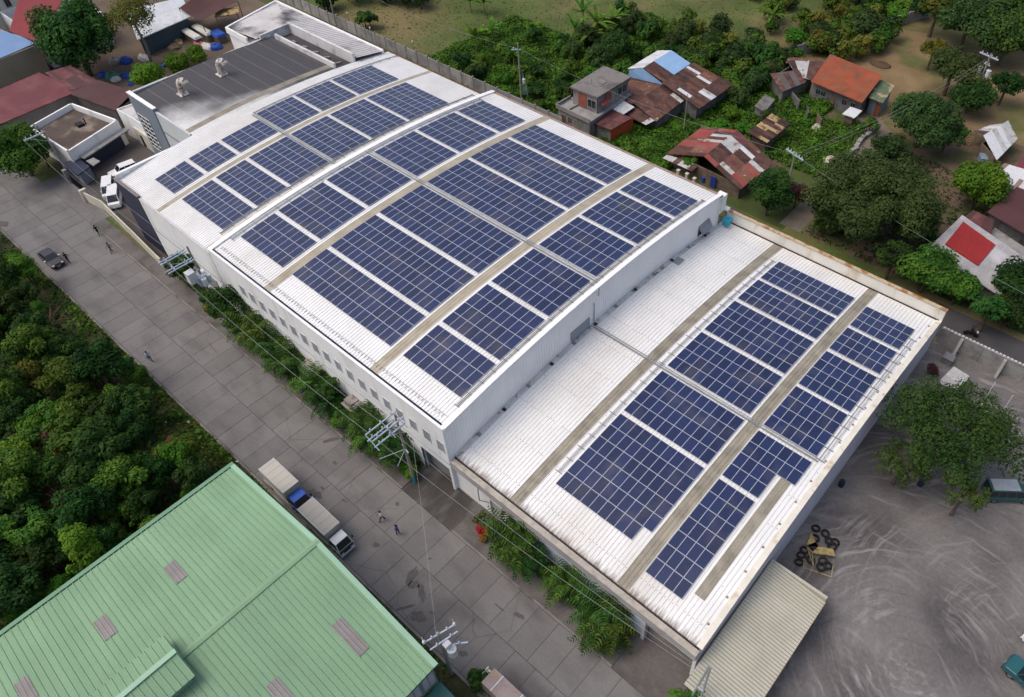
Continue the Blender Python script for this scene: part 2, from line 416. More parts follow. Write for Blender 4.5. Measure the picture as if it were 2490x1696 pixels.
SEAM = {'white_roof_paint': mat('seam_dirt_and_shade', (0.58, 0.58, 0.575), 0.8, 0.15, 0.6)}  # seam dirt plus shade painted on one side of each rib
def arch_pts(y0, y1, zf, n=26):
    return [(y0+(y1-y0)*i/n, zf(y0+(y1-y0)*i/n)) for i in range(n+1)]
def arch_sheet(name, w, y0, y1, zf, m, dz=0.0, rib=0.045, ribs=1, n=26):
    P = arch_pts(y0, y1, zf, n)
    prof = []
    for q in range(ribs):
        o = w*q/ribs
        prof += [(o, 0), (o+0.03, rib), (o+0.07, rib), (o+0.125, 0)]
    prof.append((w, 0))
    k = len(prof)
    b = MB()
    v = [(px, y, z+pz+dz) for (y, z) in P for (px, pz) in prof]
    f = [(i*k+j, i*k+j+1, (i+1)*k+j+1, (i+1)*k+j) for i in range(len(P)-1) for j in range(k-1)]
    b.add(v, f)
    b.m = [1 if (j % 4) == 2 and j < k-1 else 0 for i in range(len(P)-1) for j in range(k-1)]
    return b.mesh(name, [m, SEAM.get(m.name, m)])
def arch_deck(x0, x1, y0, y1, zf, th=0.25, dz=-0.02, n=26):
    P = arch_pts(y0, y1, zf, n); b = MB(); k = len(P)
    for s_, zz in ((0, dz), (1, dz-th)):
        pass
    v = []
    for x in (x0, x1):
        v += [(x, y, z+dz) for y, z in P]; v += [(x, y, z+dz-th) for y, z in P]
    f = []
    for i in range(k-1):
        f.append((i, 2*k+i, 2*k+i+1, i+1)); f.append((k+i+1, 3*k+i+1, 3*k+i, k+i))
        f.append((i+1, k+i+1, k+i, i)); f.append((2*k+i, 3*k+i, 3*k+i+1, 2*k+i+1))
    f.append((0, k, 3*k, 2*k)); f.append((k-1, 3*k-1, 4*k-1, 2*k-1))
    return b.add(v, f)
def arch_roof(bld, x0, x1, y0, y1, zf, m, strips, pitch=0.42, sm=khaki, deckm=None):
    """roof deck with every long sheet laid on it; strips = x ranges of translucent sheets"""
    deck = arch_deck(x0, x1, y0, y1, zf).build('roof', deckm or m, bld)
    n = int(round((x1-x0)/pitch)); w = (x1-x0)/n
    ws = arch_sheet('roof_sheet', w-0.004, y0, y1, zf, m)
    wk = arch_sheet('translucent_sheet', w-0.004, y0, y1, zf, sm, dz=0.006)
    for i in range(n):
        x = x0+i*w; c = x+w/2
        isk = any(a <= c <= b_ for a, b_ in strips)
        o = link('translucent_sheet' if isk else 'roof_sheet', wk if isk else ws, deck, loc=(x, 0, 0))
    return deck
def gable_wall(x, t, y0, y1, z0f, zf, m_i, b):
    P = arch_pts(y0, y1, zf, 24)
    lo = [(y, z0f(y)) for y, _ in P]
    k = len(P)
    v = []
    for xx in (x, x+t):
        v += [(xx, y, z) for y, z in P]; v += [(xx, y, z) for y, z in lo]
    f = []
    for i in range(k-1):
        f.append((i, i+1, k+i+1, k+i)); f.append((2*k+i+1, 2*k+i, 3*k+i, 3*k+i+1)); f.append((i, 2*k+i, 2*k+i+1, i+1))
    f.append((0, k, 3*k, 2*k)); f.append((k-1, 3*k-1, 4*k-1, 2*k-1))
    b.add(v, f, m_i)
def arch_bar(x0, x1, y0, y1, zf, th, m, name, parent, dz=0.0, n=26):
    return arch_deck(x0, x1, y0, y1, lambda y: zf(y)+dz+th, th, 0.0, n).build(name, m, parent)

# ---- tall middle hall (B)
hall = thing('warehouse', 'tall white warehouse hall with arched roof and a row of small windows facing the road', 'warehouse', (-21, 32, 0))
w_ = MB()
w_.box(-42, 0, 8.16, 8.46, 5.02, 10.9); w_.box(-42, -4.6, 8.19, 8.46, -0.1, 5.0); w_.box(-4.6, -0.35, 8.19, 8.46, 3.75, 5.0); w_.box(-0.35, 0, 8.19, 8.46, -0.1, 5.0)
w_.build('wall', white_wall, hall)
MB().box(-42.02, 0.02, 8.10, 8.22, 4.93, 5.03).build('wall_ledge', mat('ledge_grey', (0.36, 0.36, 0.37), 0.8, 0.1), hall)
MB().box(-42, 0, 57.3, 57.6, -0.1, 10.5).build('wall', white_wall, hall)
gw = MB(); gable_wall(-0.25, 0.25, 8.46, 57.3, lambda y: 0.0, lambda y: zB(y)+0.05, 0, gw); gwo = gw.build('wall', clad_white, hall)
gw = MB(); gable_wall(-42.2, 0.2, 8.3, 57.4, lambda y: 0.0, lambda y: zB(y)+0.02, 0, gw); gw.build('wall', clad_white, hall)
rb = MB()
for i in range(120):                       # vertical cladding ribs of the end wall
    y = 8.7+i*0.405
    rb.box(0.0, 0.022, y, y+0.05, 5.2, zB(y)-0.02)
setp(rb.build('cladding_ribs', clad_white, gwo), kind='stuff')
arch_roof(hall, -41.9, -0.45, 8.75, 57.2, zB, white_roof, [(-31.05, -29.75), (-11.75, -10.35)])
MB().box(-42, 0.05, 8.12, 8.40, 10.88, 11.0).build('parapet_cap', white_trim, hall)
MB().box(-41.5, -0.3, 8.44, 8.74, 10.60, 10.72).build('gutter', navy_gut, hall)
arch_bar(-0.45, 0.12, 8.2, 57.6, zB, 0.16, white_trim, 'verge_cap', hall, dz=0.06)
arch_bar(-42.25, -41.55, 8.2, 57.6, zB, 0.16, white_trim, 'verge_cap', hall, dz=0.05)
MB().box(-42.2, 0.1, 57.2, 57.75, 10.45, 10.72).build('eave_gutter', mat('rusty_gutter', (0.30, 0.24, 0.20), 0.8, 0.2, 1.5, col2=(0.2, 0.11, 0.07), mask=(0.5, 0.65)), hall)
# safety line along the eave
sl = MB()
for yy in (9.55,):
    sl.box(-41, -0.8, yy-0.015, yy+0.015, zB(yy)+0.17, zB(yy)+0.20)
for i in range(80):
    x = -40.8+i*0.5
    sl.box(x-0.012, x+0.012, 9.22, 9.56, zB(9.3)+0.05, zB(9.3)+0.12)
setp(sl.build('safety_line', mat('line_grey', (0.36, 0.36, 0.37), 0.6)), 'thin steel safety line with brackets along the eave above the road', 'safety line')
# windows
def louver_window(bld, x, z, wd=0.84, h=1.35, y=8.16):
    fr = MB(); fr.box(x-wd/2-0.05, x+wd/2+0.05, y-0.05, y, z-0.05, z); fr.box(x-wd/2-0.05, x+wd/2+0.05, y-0.05, y, z+h, z+h+0.05)
    fr.box(x-wd/2-0.05, x-wd/2, y-0.05, y, z, z+h); fr.box(x+wd/2, x+wd/2+0.05, y-0.05, y, z, z+h)
    wo = fr.build('window', MC.get('window_frame') or mat('window_frame', (0.52, 0.53, 0.54), 0.6), bld)
    MB().box(x-wd/2, x+wd/2, y-0.012, y-0.004, z, z+h).build('pane', win_grey, wo)
    b = MB()
    for i in range(1, 7): b.box(x-wd/2, x+wd/2, y-0.034, y-0.014, z+h*i/7-0.012, z+h*i/7+0.012)
    b.box(x-0.012, x+0.012, y-0.036, y-0.012, z, z+h)
    b.build('window_bars', MC.get('bar_grey') or mat('bar_grey', (0.30, 0.31, 0.33), 0.6), wo)
for i in range(18):
    louver_window(hall, -0.86-2.085*i, 6.60, 0.96, 1.58)
# recessed garage opening
gd = MB(); gd.box(-4.6, -0.35, 8.9, 9.0, 0, 3.75); gd.box(-4.6, -4.5, 8.46, 8.9, 0, 3.75); gd.box(-0.45, -0.35, 8.46, 8.9, 0, 3.75)
gdo = gd.build('shutter_door', grey_wall, hall)
b = MB()
for i in range(14): b.box(-4.5, -0.45, 8.87, 8.899, 0.15+i*0.26, 0.25+i*0.26)
b.build('shutter_slats', steel_d, gdo)
MB().box(-4.66, -4.6, 8.1, 8.3, 0, 3.8).build('door_frame', mat('teal_frame', (0.05, 0.2, 0.24), 0.6), hall)
b = MB(); b.box(-7.1, -6.8, 7.75, 8.1, 4.1, 4.35); b.box(-7.0, -6.9, 8.1, 8.19, 4.15, 4.3); b.build('wall_lamp', black, hall)
# openings and pipes of the end wall above the lower roof
b = MB(); b.box(0.0, 0.16, 27.2, 30.4, 7.85, 9.15); b.build('louvre', mat('louvre_blue_grey', (0.27, 0.30, 0.34), 0.5, 0.08), hall)
b = MB(); b.tube([(0.12, 31.2, 8.0), (0.12, 31.2, 10.9)], 0.05); b.tube([(0.2, 31.9, 12.85), (0.2, 31.9, 11.7), (0.12, 31.9, 11.6)], 0.05); b.build('downpipe', steel_d, hall)
b = MB(); b.box(0.0, 0.03, 52.6, 55.0, 6.9, 8.6); b.build('window', glass_d, hall)
b = MB(); b.hexa([(0.05, 52.6, 8.6), (0.05, 55.0, 8.6), (0.09, 55.0, 8.6), (0.09, 52.6, 8.6)], [(0.75, 52.6, 7.5), (0.75, 55.0, 7.5), (0.79, 55.0, 7.53), (0.79, 52.6, 7.53)]); b.build('window_flap', win_grey, hall)
b = MB(); b.box(-0.9, 0.25, 57.0, 58.6, 8.0, 10.55); b.box(0.25, 0.9, 58.2, 58.8, 8.2, 8.5); b.build('end_pier', white_wall, hall)

# ---- lower hall at the near end (C)
low = thing('warehouse', 'lower white warehouse with arched roof and beige beam along the street at the near end', 'warehouse', (15, 34, 0))
lb = mat('pale_blue_wall', (0.50, 0.58, 0.66), 0.7, 0.06, 0.4)
MB().box(0.0, 30.2, 8.25, 8.80, 4.28, 5.28).build('street_beam', mat('grey_beam', (0.36, 0.34, 0.335), 0.85, 0.08, 0.5, col2=(0.27, 0.25, 0.245), mask=(0.5, 0.7), mscale=0.4, stretch=(1, 1, 0.3)), low)
MB().box(0.0, 30.2, 8.20, 8.80, 5.28, 5.46).build('beam_cap', beige_conc, low)
MB().box(0.1, 30.0, 8.82, 8.98, 5.30, 5.45).build('gutter', dark_gap, low)
w2 = MB(); w2.box(0.02, 5.0, 8.62, 8.9, -0.1, 4.28); w2.box(5.0, 7.0, 8.62, 8.9, 3.0, 4.28); w2.box(7.0, 9.0, 8.62, 8.9, -0.1, 4.28)
w2.build('wall', white_wall, low)
MB().box(9.0, 24.6, 8.66, 8.9, -0.1, 4.28).build('wall', lb, low)
MB().box(5.0, 7.0, 8.80, 8.9, 0, 3.0).build('door', mat('grey_door', (0.42, 0.42, 0.42), 0.6), low)
for x in (8.85, 24.6): MB().box(x, x+0.35, 8.35, 8.9, 0, 4.28).build('column', mat('column_paint_%d' % int(x), (0.44, 0.44, 0.45), 0.8), low)
sh = MB().box(24.95, 29.9, 8.95, 9.05, 0, 4.28).build('shutter_door', mat('brown_shutter', (0.20, 0.18, 0.165), 0.7, 0.08), low)
b = MB()
for i in range(15): b.box(24.95, 29.9, 8.92, 8.949, 0.2+i*0.27, 0.3+i*0.27)
b.build('shutter_slats', mat('brown_slat', (0.17, 0.155, 0.145), 0.7), sh)
MB().box(29.9, 30.2, 8.62, 9.0, -0.1, 4.28).build('wall', white_wall, low)
gw = MB(); gable_wall(30.0, 0.22, 8.98, 60.0, lambda y: 0.0, lambda y: zC(y)-0.02, 0, gw)
gwo = gw.build('wall', mat('lilac_white_cladding', (0.56, 0.56, 0.62), 0.6, 0.05, 0.4), low)
rb = MB()
for i in range(126):
    y = 9.2+i*0.402
    rb.box(30.22, 30.245, y, y+0.06, 0.0, zC(y)-0.1)
setp(rb.build('cladding_ribs', MC['lilac_white_cladding'], gwo), kind='stuff')
def rusty_eave():
    m = mat('white_roof_rusty_eave', (0.73, 0.735, 0.73), 0.45, 0.05, 0.25, col2=(0.60, 0.585, 0.55), mask=(0.48, 0.75), mscale=0.15, fine=3, spec=0.4, stretch=(1.0, 0.35, 1.0))
    t = m.node_tree; N = t.nodes; L = t.links; b = N['Principled BSDF']; src = b.inputs['Base Color'].links[0].from_socket
    geo = N.new('ShaderNodeNewGeometry'); sp = N.new('ShaderNodeSeparateXYZ'); L.new(geo.outputs['Position'], sp.inputs[0])
    mp = N.new('ShaderNodeMapping'); mp.inputs['Scale'].default_value = (5.5, 0.5, 0.5); L.new(geo.outputs['Position'], mp.inputs[0])
    nz = N.new('ShaderNodeTexNoise'); nz.inputs['Scale'].default_value = 1.0; nz.inputs['Detail'].default_value = 3; L.new(mp.outputs[0], nz.inputs['Vector'])
    r1 = N.new('ShaderNodeMapRange'); r1.inputs[1].default_value = 9.0; r1.inputs[2].default_value = 10.5; r1.inputs[3].default_value = 0.62; r1.inputs[4].default_value = 0.0; L.new(sp.outputs[1], r1.inputs[0])
    ad = N.new('ShaderNodeMath'); ad.operation = 'ADD'; L.new(r1.outputs[0], ad.inputs[0]); L.new(nz.outputs['Fac'], ad.inputs[1])
    r2_ = N.new('ShaderNodeMapRange'); r2_.inputs[1].default_value = 0.86; r2_.inputs[2].default_value = 1.18; r2_.inputs[4].default_value = 0.75; L.new(ad.outputs[0], r2_.inputs[0])
    mx = N.new('ShaderNodeMix'); mx.data_type = 'RGBA'; L.new(r2_.outputs[0], mx.inputs[0]); L.new(src, mx.inputs[6]); mx.inputs[7].default_value = (0.14, 0.085, 0.055, 1)
    L.new(mx.outputs[2], b.inputs['Base Color'])
    return m
roofC = rusty_eave(); SEAM['white_roof_rusty_eave'] = SEAM['white_roof_paint']
deckC = arch_roof(low, 0.05, 30.15, 8.98, 59.4, zC, roofC, [(7.75, 9.15), (21.05, 22.35)], pitch=0.43, sm=khaki_d)
fx = MB(); rgf = random.Random(55)
for q in range(13):
    for i in range(70):
        x = 0.05+0.43*i+0.25+rgf.uniform(-.03, .03); y = 10.6+q*3.8+rgf.uniform(-.05, .05)
        if rgf.random() < 0.7 and not (10.3 < x < 20.9 or 22.5 < x < 28.6) or y < 12.5 and rgf.random() < 0.8: fx.box(x-.03, x+.03, y-.045, y+.045, zC(y)+.002, zC(y)+.03)
setp(fx.build('roof_screws', mat('screw_grey', (0.22, 0.20, 0.18), 0.7), deckC), kind='stuff')
st = arch_sheet('translucent_sheet', 0.52, 12.4, 27.2, zC, khaki_d, dz=0.052, rib=0.02, n=10)
for x in (27.1, 27.63): link('translucent_sheet', st, deckC, loc=(x, 0, 0))
arch_bar(29.75, 30.32, 8.9, 59.6, zC, 0.05, mat('verge_cream', (0.66, 0.63, 0.55), 0.6, 0.1, 0.5, col2=(0.45, 0.36, 0.24), mask=(0.56, 0.7), mscale=0.6), 'verge_cap', low, dz=0.05)
for i in range(17):                        # fixings along the verge
    y = 11+i*2.9
    b = MB(); b.cyl((29.5, y, zC(y)+0.02), (29.5, y, zC(y)+0.14), 0.13, 0.08, 8); b.build('verge_fixing', mat('fixing_rust', (0.30, 0.24, 0.17), 0.8) if 'fixing_rust' not in MC else MC['fixing_rust'], low)
pw = MB(); pw.box(0.25, 30.3, 59.45, 59.85, 3.0, 7.25); pwo = pw.build('back_parapet', rust_edge if False else mat('parapet_white', (0.68, 0.66, 0.60), 0.7, 0.06, 0.5, col2=(0.50, 0.42, 0.30), mask=(0.58, 0.75), mscale=0.5, stretch=(1, 1, 0.3)), low)
MB().box(0.25, 30.35, 59.40, 59.92, 7.25, 7.38).build('parapet_cap', mat('parapet_cap_rust', (0.50, 0.40, 0.26), 0.8, 0.2, 0.8, col2=(0.26, 0.11, 0.04), mask=(0.45, 0.6), mscale=0.8), low)
MB().box(0.3, 30.0, 59.28, 59.44, zC(59.4)+0.02, zC(59.4)+0.12).build('gutter', dark_gap, low)
# flashing where the low roof meets the hall, with its fixings
arch_bar(0.02, 0.55, 9.0, 59.3, zC, 0.03, mat('flashing', (0.50, 0.50, 0.48), 0.6, 0.15, 0.8, col2=(0.22, 0.20, 0.17), mask=(0.55, 0.65), mscale=1.4), 'flashing', low, dz=0.05)
for i in range(12):
    y = 12+i*3.8
    b = MB(); b.box(0.15, 0.55, y, y+0.35, zC(y)+0.07, zC(y)+0.2); b.build('flashing_bracket', dark_gap if i % 2 else steel_d, low)
b = MB(); b.box(0.5, 1.5, 46.2, 47.5, zC(47)+0.1, zC(47)+0.16); setp(b.build('sheet_offcut', win_grey), 'loose pale sheet offcut lying by the end wall on the lower roof', 'sheet offcut')
b = MB(); b.hexa([(0.7, 57.6, 6.2), (1.5, 57.6, 6.2), (1.5, 58.6, 6.2), (0.7, 58.6, 6.2)], [(0.6, 57.5, 7.2), (1.6, 57.5, 7.2), (1.6, 58.7, 7.2), (0.6, 58.7, 7.2)]); b.cyl((1.1, 58.1, 7.2), (1.1, 58.1, 7.5), 0.3, 0.25)
setp(b.build('water_tub', mat('turquoise_plastic', (0.04, 0.30, 0.42), 0.5)), 'turquoise plastic tub in the far corner of the lower roof', 'tub')

# ---- western block (A) with its stained rear wing (D)
west = thing('warehouse', 'white warehouse block with arched roof and navy corner wall at the far end', 'warehouse', (-54, 32, 0))
w3 = MB(); w3.box(-59.55, -42.25, 8.16, 8.46, -0.1, 10.15)
w3.build('wall', white_wall, west)
MB().box(-66.0, -59.57, 8.12, 8.46, -0.1, 10.35).build('corner_wall', navy, west)
MB().box(-66.1, -59.5, 8.05, 8.5, 10.35, 10.47).build('corner_cap', mat('brownish_cap', (0.20, 0.17, 0.17), 0.7), west)
MB().box(-59.5, -42.3, 8.10, 8.16, 5.2, 5.30).build('wall_groove', grey_wall, west)
MB().box(-48.6, -44.2, 8.08, 8.16, 2.0, 4.3).build('panel', grey_wall, west)
MB().box(-66.0, -42.3, 56.2, 56.5, -0.1, 9.9).build('wall', white_wall, west)
w4 = MB(); w4.box(-66.0, -65.7, 8.46, 20.0, -0.1, 10.9)
w4.build('wall', white_wall, west)
MB().box(-66.06, -65.6, 8.5, 20.0, 10.9, 11.02).build('parapet_cap', white_trim, west)
arch_roof(west, -65.7, -42.25, 8.4, 56.2, zA, white_roof, [(-55.55, -54.55)], pitch=0.40)
MB().box(-59.5, -42.3, 8.12, 8.42, 10.12, 10.2).build('eave_trim', mat('eave_grey', (0.5, 0.5, 0.5), 0.6), west)
arch_bar(-42.26, -42.20, 8.4, 56, zA, 0.1, dark_gap, 'junction_gap', west, dz=0.02)
arch_bar(-43.4, -42.3, 8.5, 56.0, zA, 0.03, mat('junction_flashing', (0.42, 0.35, 0.28), 0.7, 0.15, 0.6, col2=(0.55, 0.53, 0.5), mask=(0.45, 0.6)), 'flashing', west, dz=0.05)
b = MB(); b.box(-65.2, -42.3, 56.45, 56.75, 7.5, 10.0); b.build('back_parapet', mat('rusty_back_parapet', (0.66, 0.62, 0.50), 0.7, 0.1, 0.5, col2=(0.30, 0.14, 0.04), mask=(0.50, 0.62), mscale=0.6, stretch=(0.5, 1, 1.4)), west)
MB().box(-65.2, -42.3, 56.4, 56.82, 10.0, 10.1).build('parapet_cap', rust, west)
# rear wing
wing = thing('warehouse', 'soot stained rear wing with dark roof behind the navy corner', 'warehouse', (-75, 33, 0))
w5 = MB(); w5.box(-75.8, -66.0, 19.98, 20.3, -0.1, zA(20)+0.1)
w5.build('wall', mat('pale_grey_wall', (0.52, 0.55, 0.57), 0.7, 0.05), wing)
w5 = MB(); w5.box(-83.6, -75.8, 19.80, 20.3, -0.1, 12.05)
w5.build('corner_wall', bluegrey, wing)
MB().box(-83.7, -75.7, 19.75, 20.4, 12.05, 12.15).build('parapet_cap', white_trim, wing)
MB().box(-83.6, -83.3, 20.3, 45.3, -0.1, 11.75).build('wall', white_wall, wing)
MB().box(-83.68, -83.2, 20.4, 26.5, 11.75, 11.95).build('parapet_cap', mat('grey_cap', (0.42, 0.45, 0.48), 0.6), wing)
MB().box(-83.68, -83.2, 26.5, 45.3, 11.75, 11.85).build('parapet_cap', soot_part, wing)
MB().box(-75.8, -66.1, 19.9, 19.98, 8.2, 8.5).build('wall_groove', grey_wall, wing)
arch_roof(wing, -83.3, -65.72, 20.3, 45.5, zA, soot, [(-67.6, -66.6)], pitch=0.40, sm=khaki_d)
# barred staircase window
b = MB(); b.box(-82.9, -79.4, 19.76, 19.80, 3.0, 8.8); so = b.build('window', glass_d, wing)
b = MB()
for i in range(4): b.box(-82.9+i*1.155, -82.82+i*1.155, 19.70, 19.76, 3.0, 8.8)
for i in range(8): b.box(-82.9, -79.4, 19.705, 19.765, 3.0+i*0.83, 3.08+i*0.83)
b.build('window_bars', white_trim, so)
# goose-neck vents
def gooseneck(x, y, label):
    t = thing('roof_vent', label, 'roof vent', (x, y, zA(y)+0.04), 0, 'goose-neck vents on the stained roof')
    m = MC.get('vent_rusty_white') or mat('vent_rusty_white', (0.55, 0.52, 0.49), 0.7, 0.12, 1.5, col2=(0.28, 0.17, 0.12), mask=(0.5, 0.62), mscale=2.2)
    p = [(0, 0, 0), (0, 0, 1.5), (0.15, 0.1, 2.0), (0.5, 0.3, 2.3), (0.9, 0.5, 2.2), (1.1, 0.6, 1.85)]
    MB().tube(p, [0.5, 0.48, 0.48, 0.48, 0.5, 0.55], 12).build('duct', m, t, local=True, smooth=False)
    MB().box(-0.8, 0.8, -0.7, 0.7, -0.05, 0.1).build('base_flange', m, t, local=True)
    MB().tube([(0.5, -0.3, 0.05), (0.9, -0.5, 0.5)], 0.1, 6).build('stay', m, t, local=True)
gooseneck(-76.8, 25.3, 'rusty white goose-neck vent nearer the road on the stained roof')
gooseneck(-77.3, 32.4, 'rusty white goose-neck vent further back on the stained roof')
# rear annex with parapets (E)
ann = thing('warehouse_annex', 'rear annex with hipped stained roof and double white parapets', 'annex', (-78, 50, 0))
w6 = MB(); w6.box(-82.2, -65.9, 45.5, 45.85, 8.0, 12.35)
w6.box(-83.9, -65.9, 49.3, 49.7, 6.0, 12.5); w6.box(-83.9, -83.55, 43.6, 49.3, 6.0, 12.4)
w6.build('parapet', mat('parapet_soiled', (0.60, 0.60, 0.60), 0.7, 0.08, 0.4, col2=(0.34, 0.34, 0.35), mask=(0.52, 0.7), mscale=0.5), ann)
MB().box(-83.55, -65.9, 45.85, 49.3, 9.0, 10.75).build('flat_roof', soot_flat, ann)
b = MB()
for i in range(5): b.obox((-80+i*3.0, 47.6), 0.5, 0.15, 10.75, 11.05, 0.3*i)
b.build('roof_debris', grey_conc, ann)
outer = [(-96.0, 54.9), (-65.4, 54.9), (-65.4, 49.7), (-83.9, 49.7), (-84.0, 43.0), (-93.4, 43.0)]
w7 = MB(); w7.prism(outer, -0.1, 10.2); w7.build('wall', white_wall, ann)
rf = MB()
rf.poly([(-96, 54.9, 11.0), (-83.9, 49.7, 11.9), (-65.4, 49.7, 11.9), (-65.4, 54.9, 11.0)][::-1])
rf.poly([(-96, 54.9, 11.0), (-93.4, 43.0, 11.0), (-84.0, 43.0, 11.9), (-83.9, 49.7, 11.9)])
ro = rf.build('roof', soot_part, ann)
rb = MB()
for i in range(38):                                  # standing ribs on the two slopes
    x = -94.8+i*0.78
    y1 = 49.72 if x > -83.9 else 49.7+(54.9-49.7)*(-83.9-x)/12.1
    z1 = 11.0+(54.9-y1)/5.2*0.9
    rb.hexa([(x, y1, z1), (x+0.08, y1, z1), (x+0.08, 54.85, 11.0), (x, 54.85, 11.0)], [(x, y1, z1+0.06), (x+0.08, y1, z1+0.06), (x+0.08, 54.85, 11.06), (x, 54.85, 11.06)])
for i in range(15):
    y = 43.4+i*0.74
    x0 = -93.4-2.6*(y-43)/11.9; x1 = -84.0 if y < 49.7 else -83.9-12.1*(y-49.7)/5.2
    z1 = 11.0+0.9*(x1-x0)/max(0.1, (-84.0-x0))
    if x1-x0 > 0.6: rb.hexa([(x0, y, 11.0), (x1, y, z1), (x1, y+0.08, z1), (x0, y+0.08, 11.0)], [(x0, y, 11.06), (x1, y, z1+0.06), (x1, y+0.08, z1+0.06), (x0, y+0.08, 11.06)])
setp(rb.build('roof_ribs', soot_part, ro), kind='stuff')
cp = MB()
cp.wallseg((-96.1, 54.98), (-65.4, 54.98), 0.35, 10.2, 11.22); cp.wallseg((-93.5, 42.9), (-96.2, 55.1), 0.35, 10.2, 11.22); cp.wallseg((-93.6, 42.9), (-87.2, 42.9), 0.35, 10.2, 11.2)
cp.build('parapet', white_trim, ann)
b = MB(); b.prism([(-87.5, 37.5), (-84.2, 37.5), (-84.2, 42.5), (-87.5, 42.5)], -0.1, 8.6); b.hexa([(-87.7, 37.3, 8.6), (-84, 37.3, 8.6), (-84, 42.6, 8.6), (-87.7, 42.6, 8.6)], [(-87.7, 37.3, 8.7), (-84, 37.3, 9.4), (-84, 42.6, 9.4), (-87.7, 42.6, 8.7)], 1)
setp(b.build('stair_tower', [white_wall, mat('cream_sheet', (0.55, 0.52, 0.42), 0.7)]), 'small cream roofed stair tower against the stained wing', 'tower')

# ------------------------------------------------------------------ solar arrays
def panel_mesh(wx, wy, fr=0.024):
    b = MB(); hx, hy = wx/2-0.008, wy/2-0.014; t = 0.045
    o = [(-hx, -hy), (hx, -hy), (hx, hy), (-hx, hy)]; i_ = [(-hx+fr, -hy+fr), (hx-fr, -hy+fr), (hx-fr, hy-fr), (-hx+fr, hy-fr)]
    v = [(x, y, t) for x, y in o]+[(x, y, t) for x, y in i_]+[(x, y, 0) for x, y in o]+[(x, y, t-0.006) for x, y in i_]
    b.add(v, [(0, 1, 5, 4), (1, 2, 6, 5), (2, 3, 7, 6), (3, 0, 4, 7), (8, 9, 1, 0), (9, 10, 2, 1), (10, 11, 3, 2), (11, 8, 0, 3), (4, 5, 13, 12), (5, 6, 14, 13), (6, 7, 15, 14), (7, 4, 12, 15)], 0)
    n = len(b.f)
    b.add([(x, y, t-0.006) for x, y in i_], [(0, 1, 2, 3)], 1)
    me = b.mesh('solar_panel', [frame_mat, cells])
    uv = me.uv_layers.new(name='UVMap')
    p = me.polygons[n]
    for li, c in zip(p.loop_indices, ((0, 0), (6, 0), (6, 10), (0, 10))): uv.data[li].uv = c
    return me
ORD = ['nearest the road', 'second from the road', 'third from the road', 'fourth from the road', 'fifth from the road', 'farthest from the road']
def solar_array(zf, x0, x1, nx, y0, y1, ny, roofname, bay, pos, skip=()):
    dx = (x1-x0)/nx; dy = (y1-y0)/ny
    me = panel_mesh(dx, dy*1.003)
    base = Vector((x0, y0, zf(y0)))
    t = thing('solar_array', 'solar array of %d rows, %s, %s, %s' % (ny, ORD[pos], bay, roofname), 'solar array', base, 0, 'solar panel arrays on the roofs')
    rl = MB()
    for j in range(ny):
        for q in (0.22, 0.78):
            y = y0+(j+q)*dy
            ne = len([i for i in range(nx) if (i, j) not in skip])*dx
            rl.box(0, ne, y-y0-0.02, y-y0+0.02, zf(y)-base.z+0.03, zf(y)-base.z+0.118)
    rl.build('mounting_rails', rail_white, t, local=True)
    for j in range(ny):
        y = y0+(j+0.5)*dy
        sl_ = math.atan((zf(y+0.5)-zf(y-0.5)))
        for i in range(nx):
            if (i, j) in skip: continue
            o = link('solar_panel', me, t, local=True, loc=((i+0.5)*dx, y-y0, zf(y)-base.z+0.125), rot=(sl_+random.uniform(-.002, .002), random.uniform(-.002, .002), 0))
TB, TC, TA = 'tall middle roof', 'lower near roof', 'far end roof'
for k, (y0, y1, ny) in enumerate([(11.87, 17.0, 3), (17.55, 24.57, 4), (25.15, 32.25, 4), (33.15, 40.32, 4), (40.88, 47.98, 4), (48.62, 53.85, 3)]):
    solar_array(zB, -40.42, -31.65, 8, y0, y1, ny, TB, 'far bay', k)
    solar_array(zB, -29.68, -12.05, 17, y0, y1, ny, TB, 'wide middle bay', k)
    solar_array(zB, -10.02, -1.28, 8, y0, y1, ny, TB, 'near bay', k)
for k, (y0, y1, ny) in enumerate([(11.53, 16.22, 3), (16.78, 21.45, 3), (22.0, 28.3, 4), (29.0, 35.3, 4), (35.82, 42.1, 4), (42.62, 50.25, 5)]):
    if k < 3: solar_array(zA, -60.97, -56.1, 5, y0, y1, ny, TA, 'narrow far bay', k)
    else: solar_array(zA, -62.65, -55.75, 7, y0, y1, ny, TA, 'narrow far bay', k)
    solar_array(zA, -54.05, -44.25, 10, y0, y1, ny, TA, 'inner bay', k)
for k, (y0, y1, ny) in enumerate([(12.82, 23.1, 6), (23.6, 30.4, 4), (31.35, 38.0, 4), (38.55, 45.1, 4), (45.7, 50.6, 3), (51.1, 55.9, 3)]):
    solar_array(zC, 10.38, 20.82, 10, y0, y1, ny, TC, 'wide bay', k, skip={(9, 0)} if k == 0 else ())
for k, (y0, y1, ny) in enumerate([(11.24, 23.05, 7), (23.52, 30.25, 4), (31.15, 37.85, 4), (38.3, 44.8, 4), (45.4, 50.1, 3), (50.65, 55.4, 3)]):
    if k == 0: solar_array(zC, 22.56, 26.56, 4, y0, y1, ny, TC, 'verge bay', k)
    else: solar_array(zC, 22.56, 28.58, 6, y0, y1, ny, TC, 'verge bay', k, skip={(4, 0), (5, 0), (4, 1), (5, 1)} if k == 1 else ())
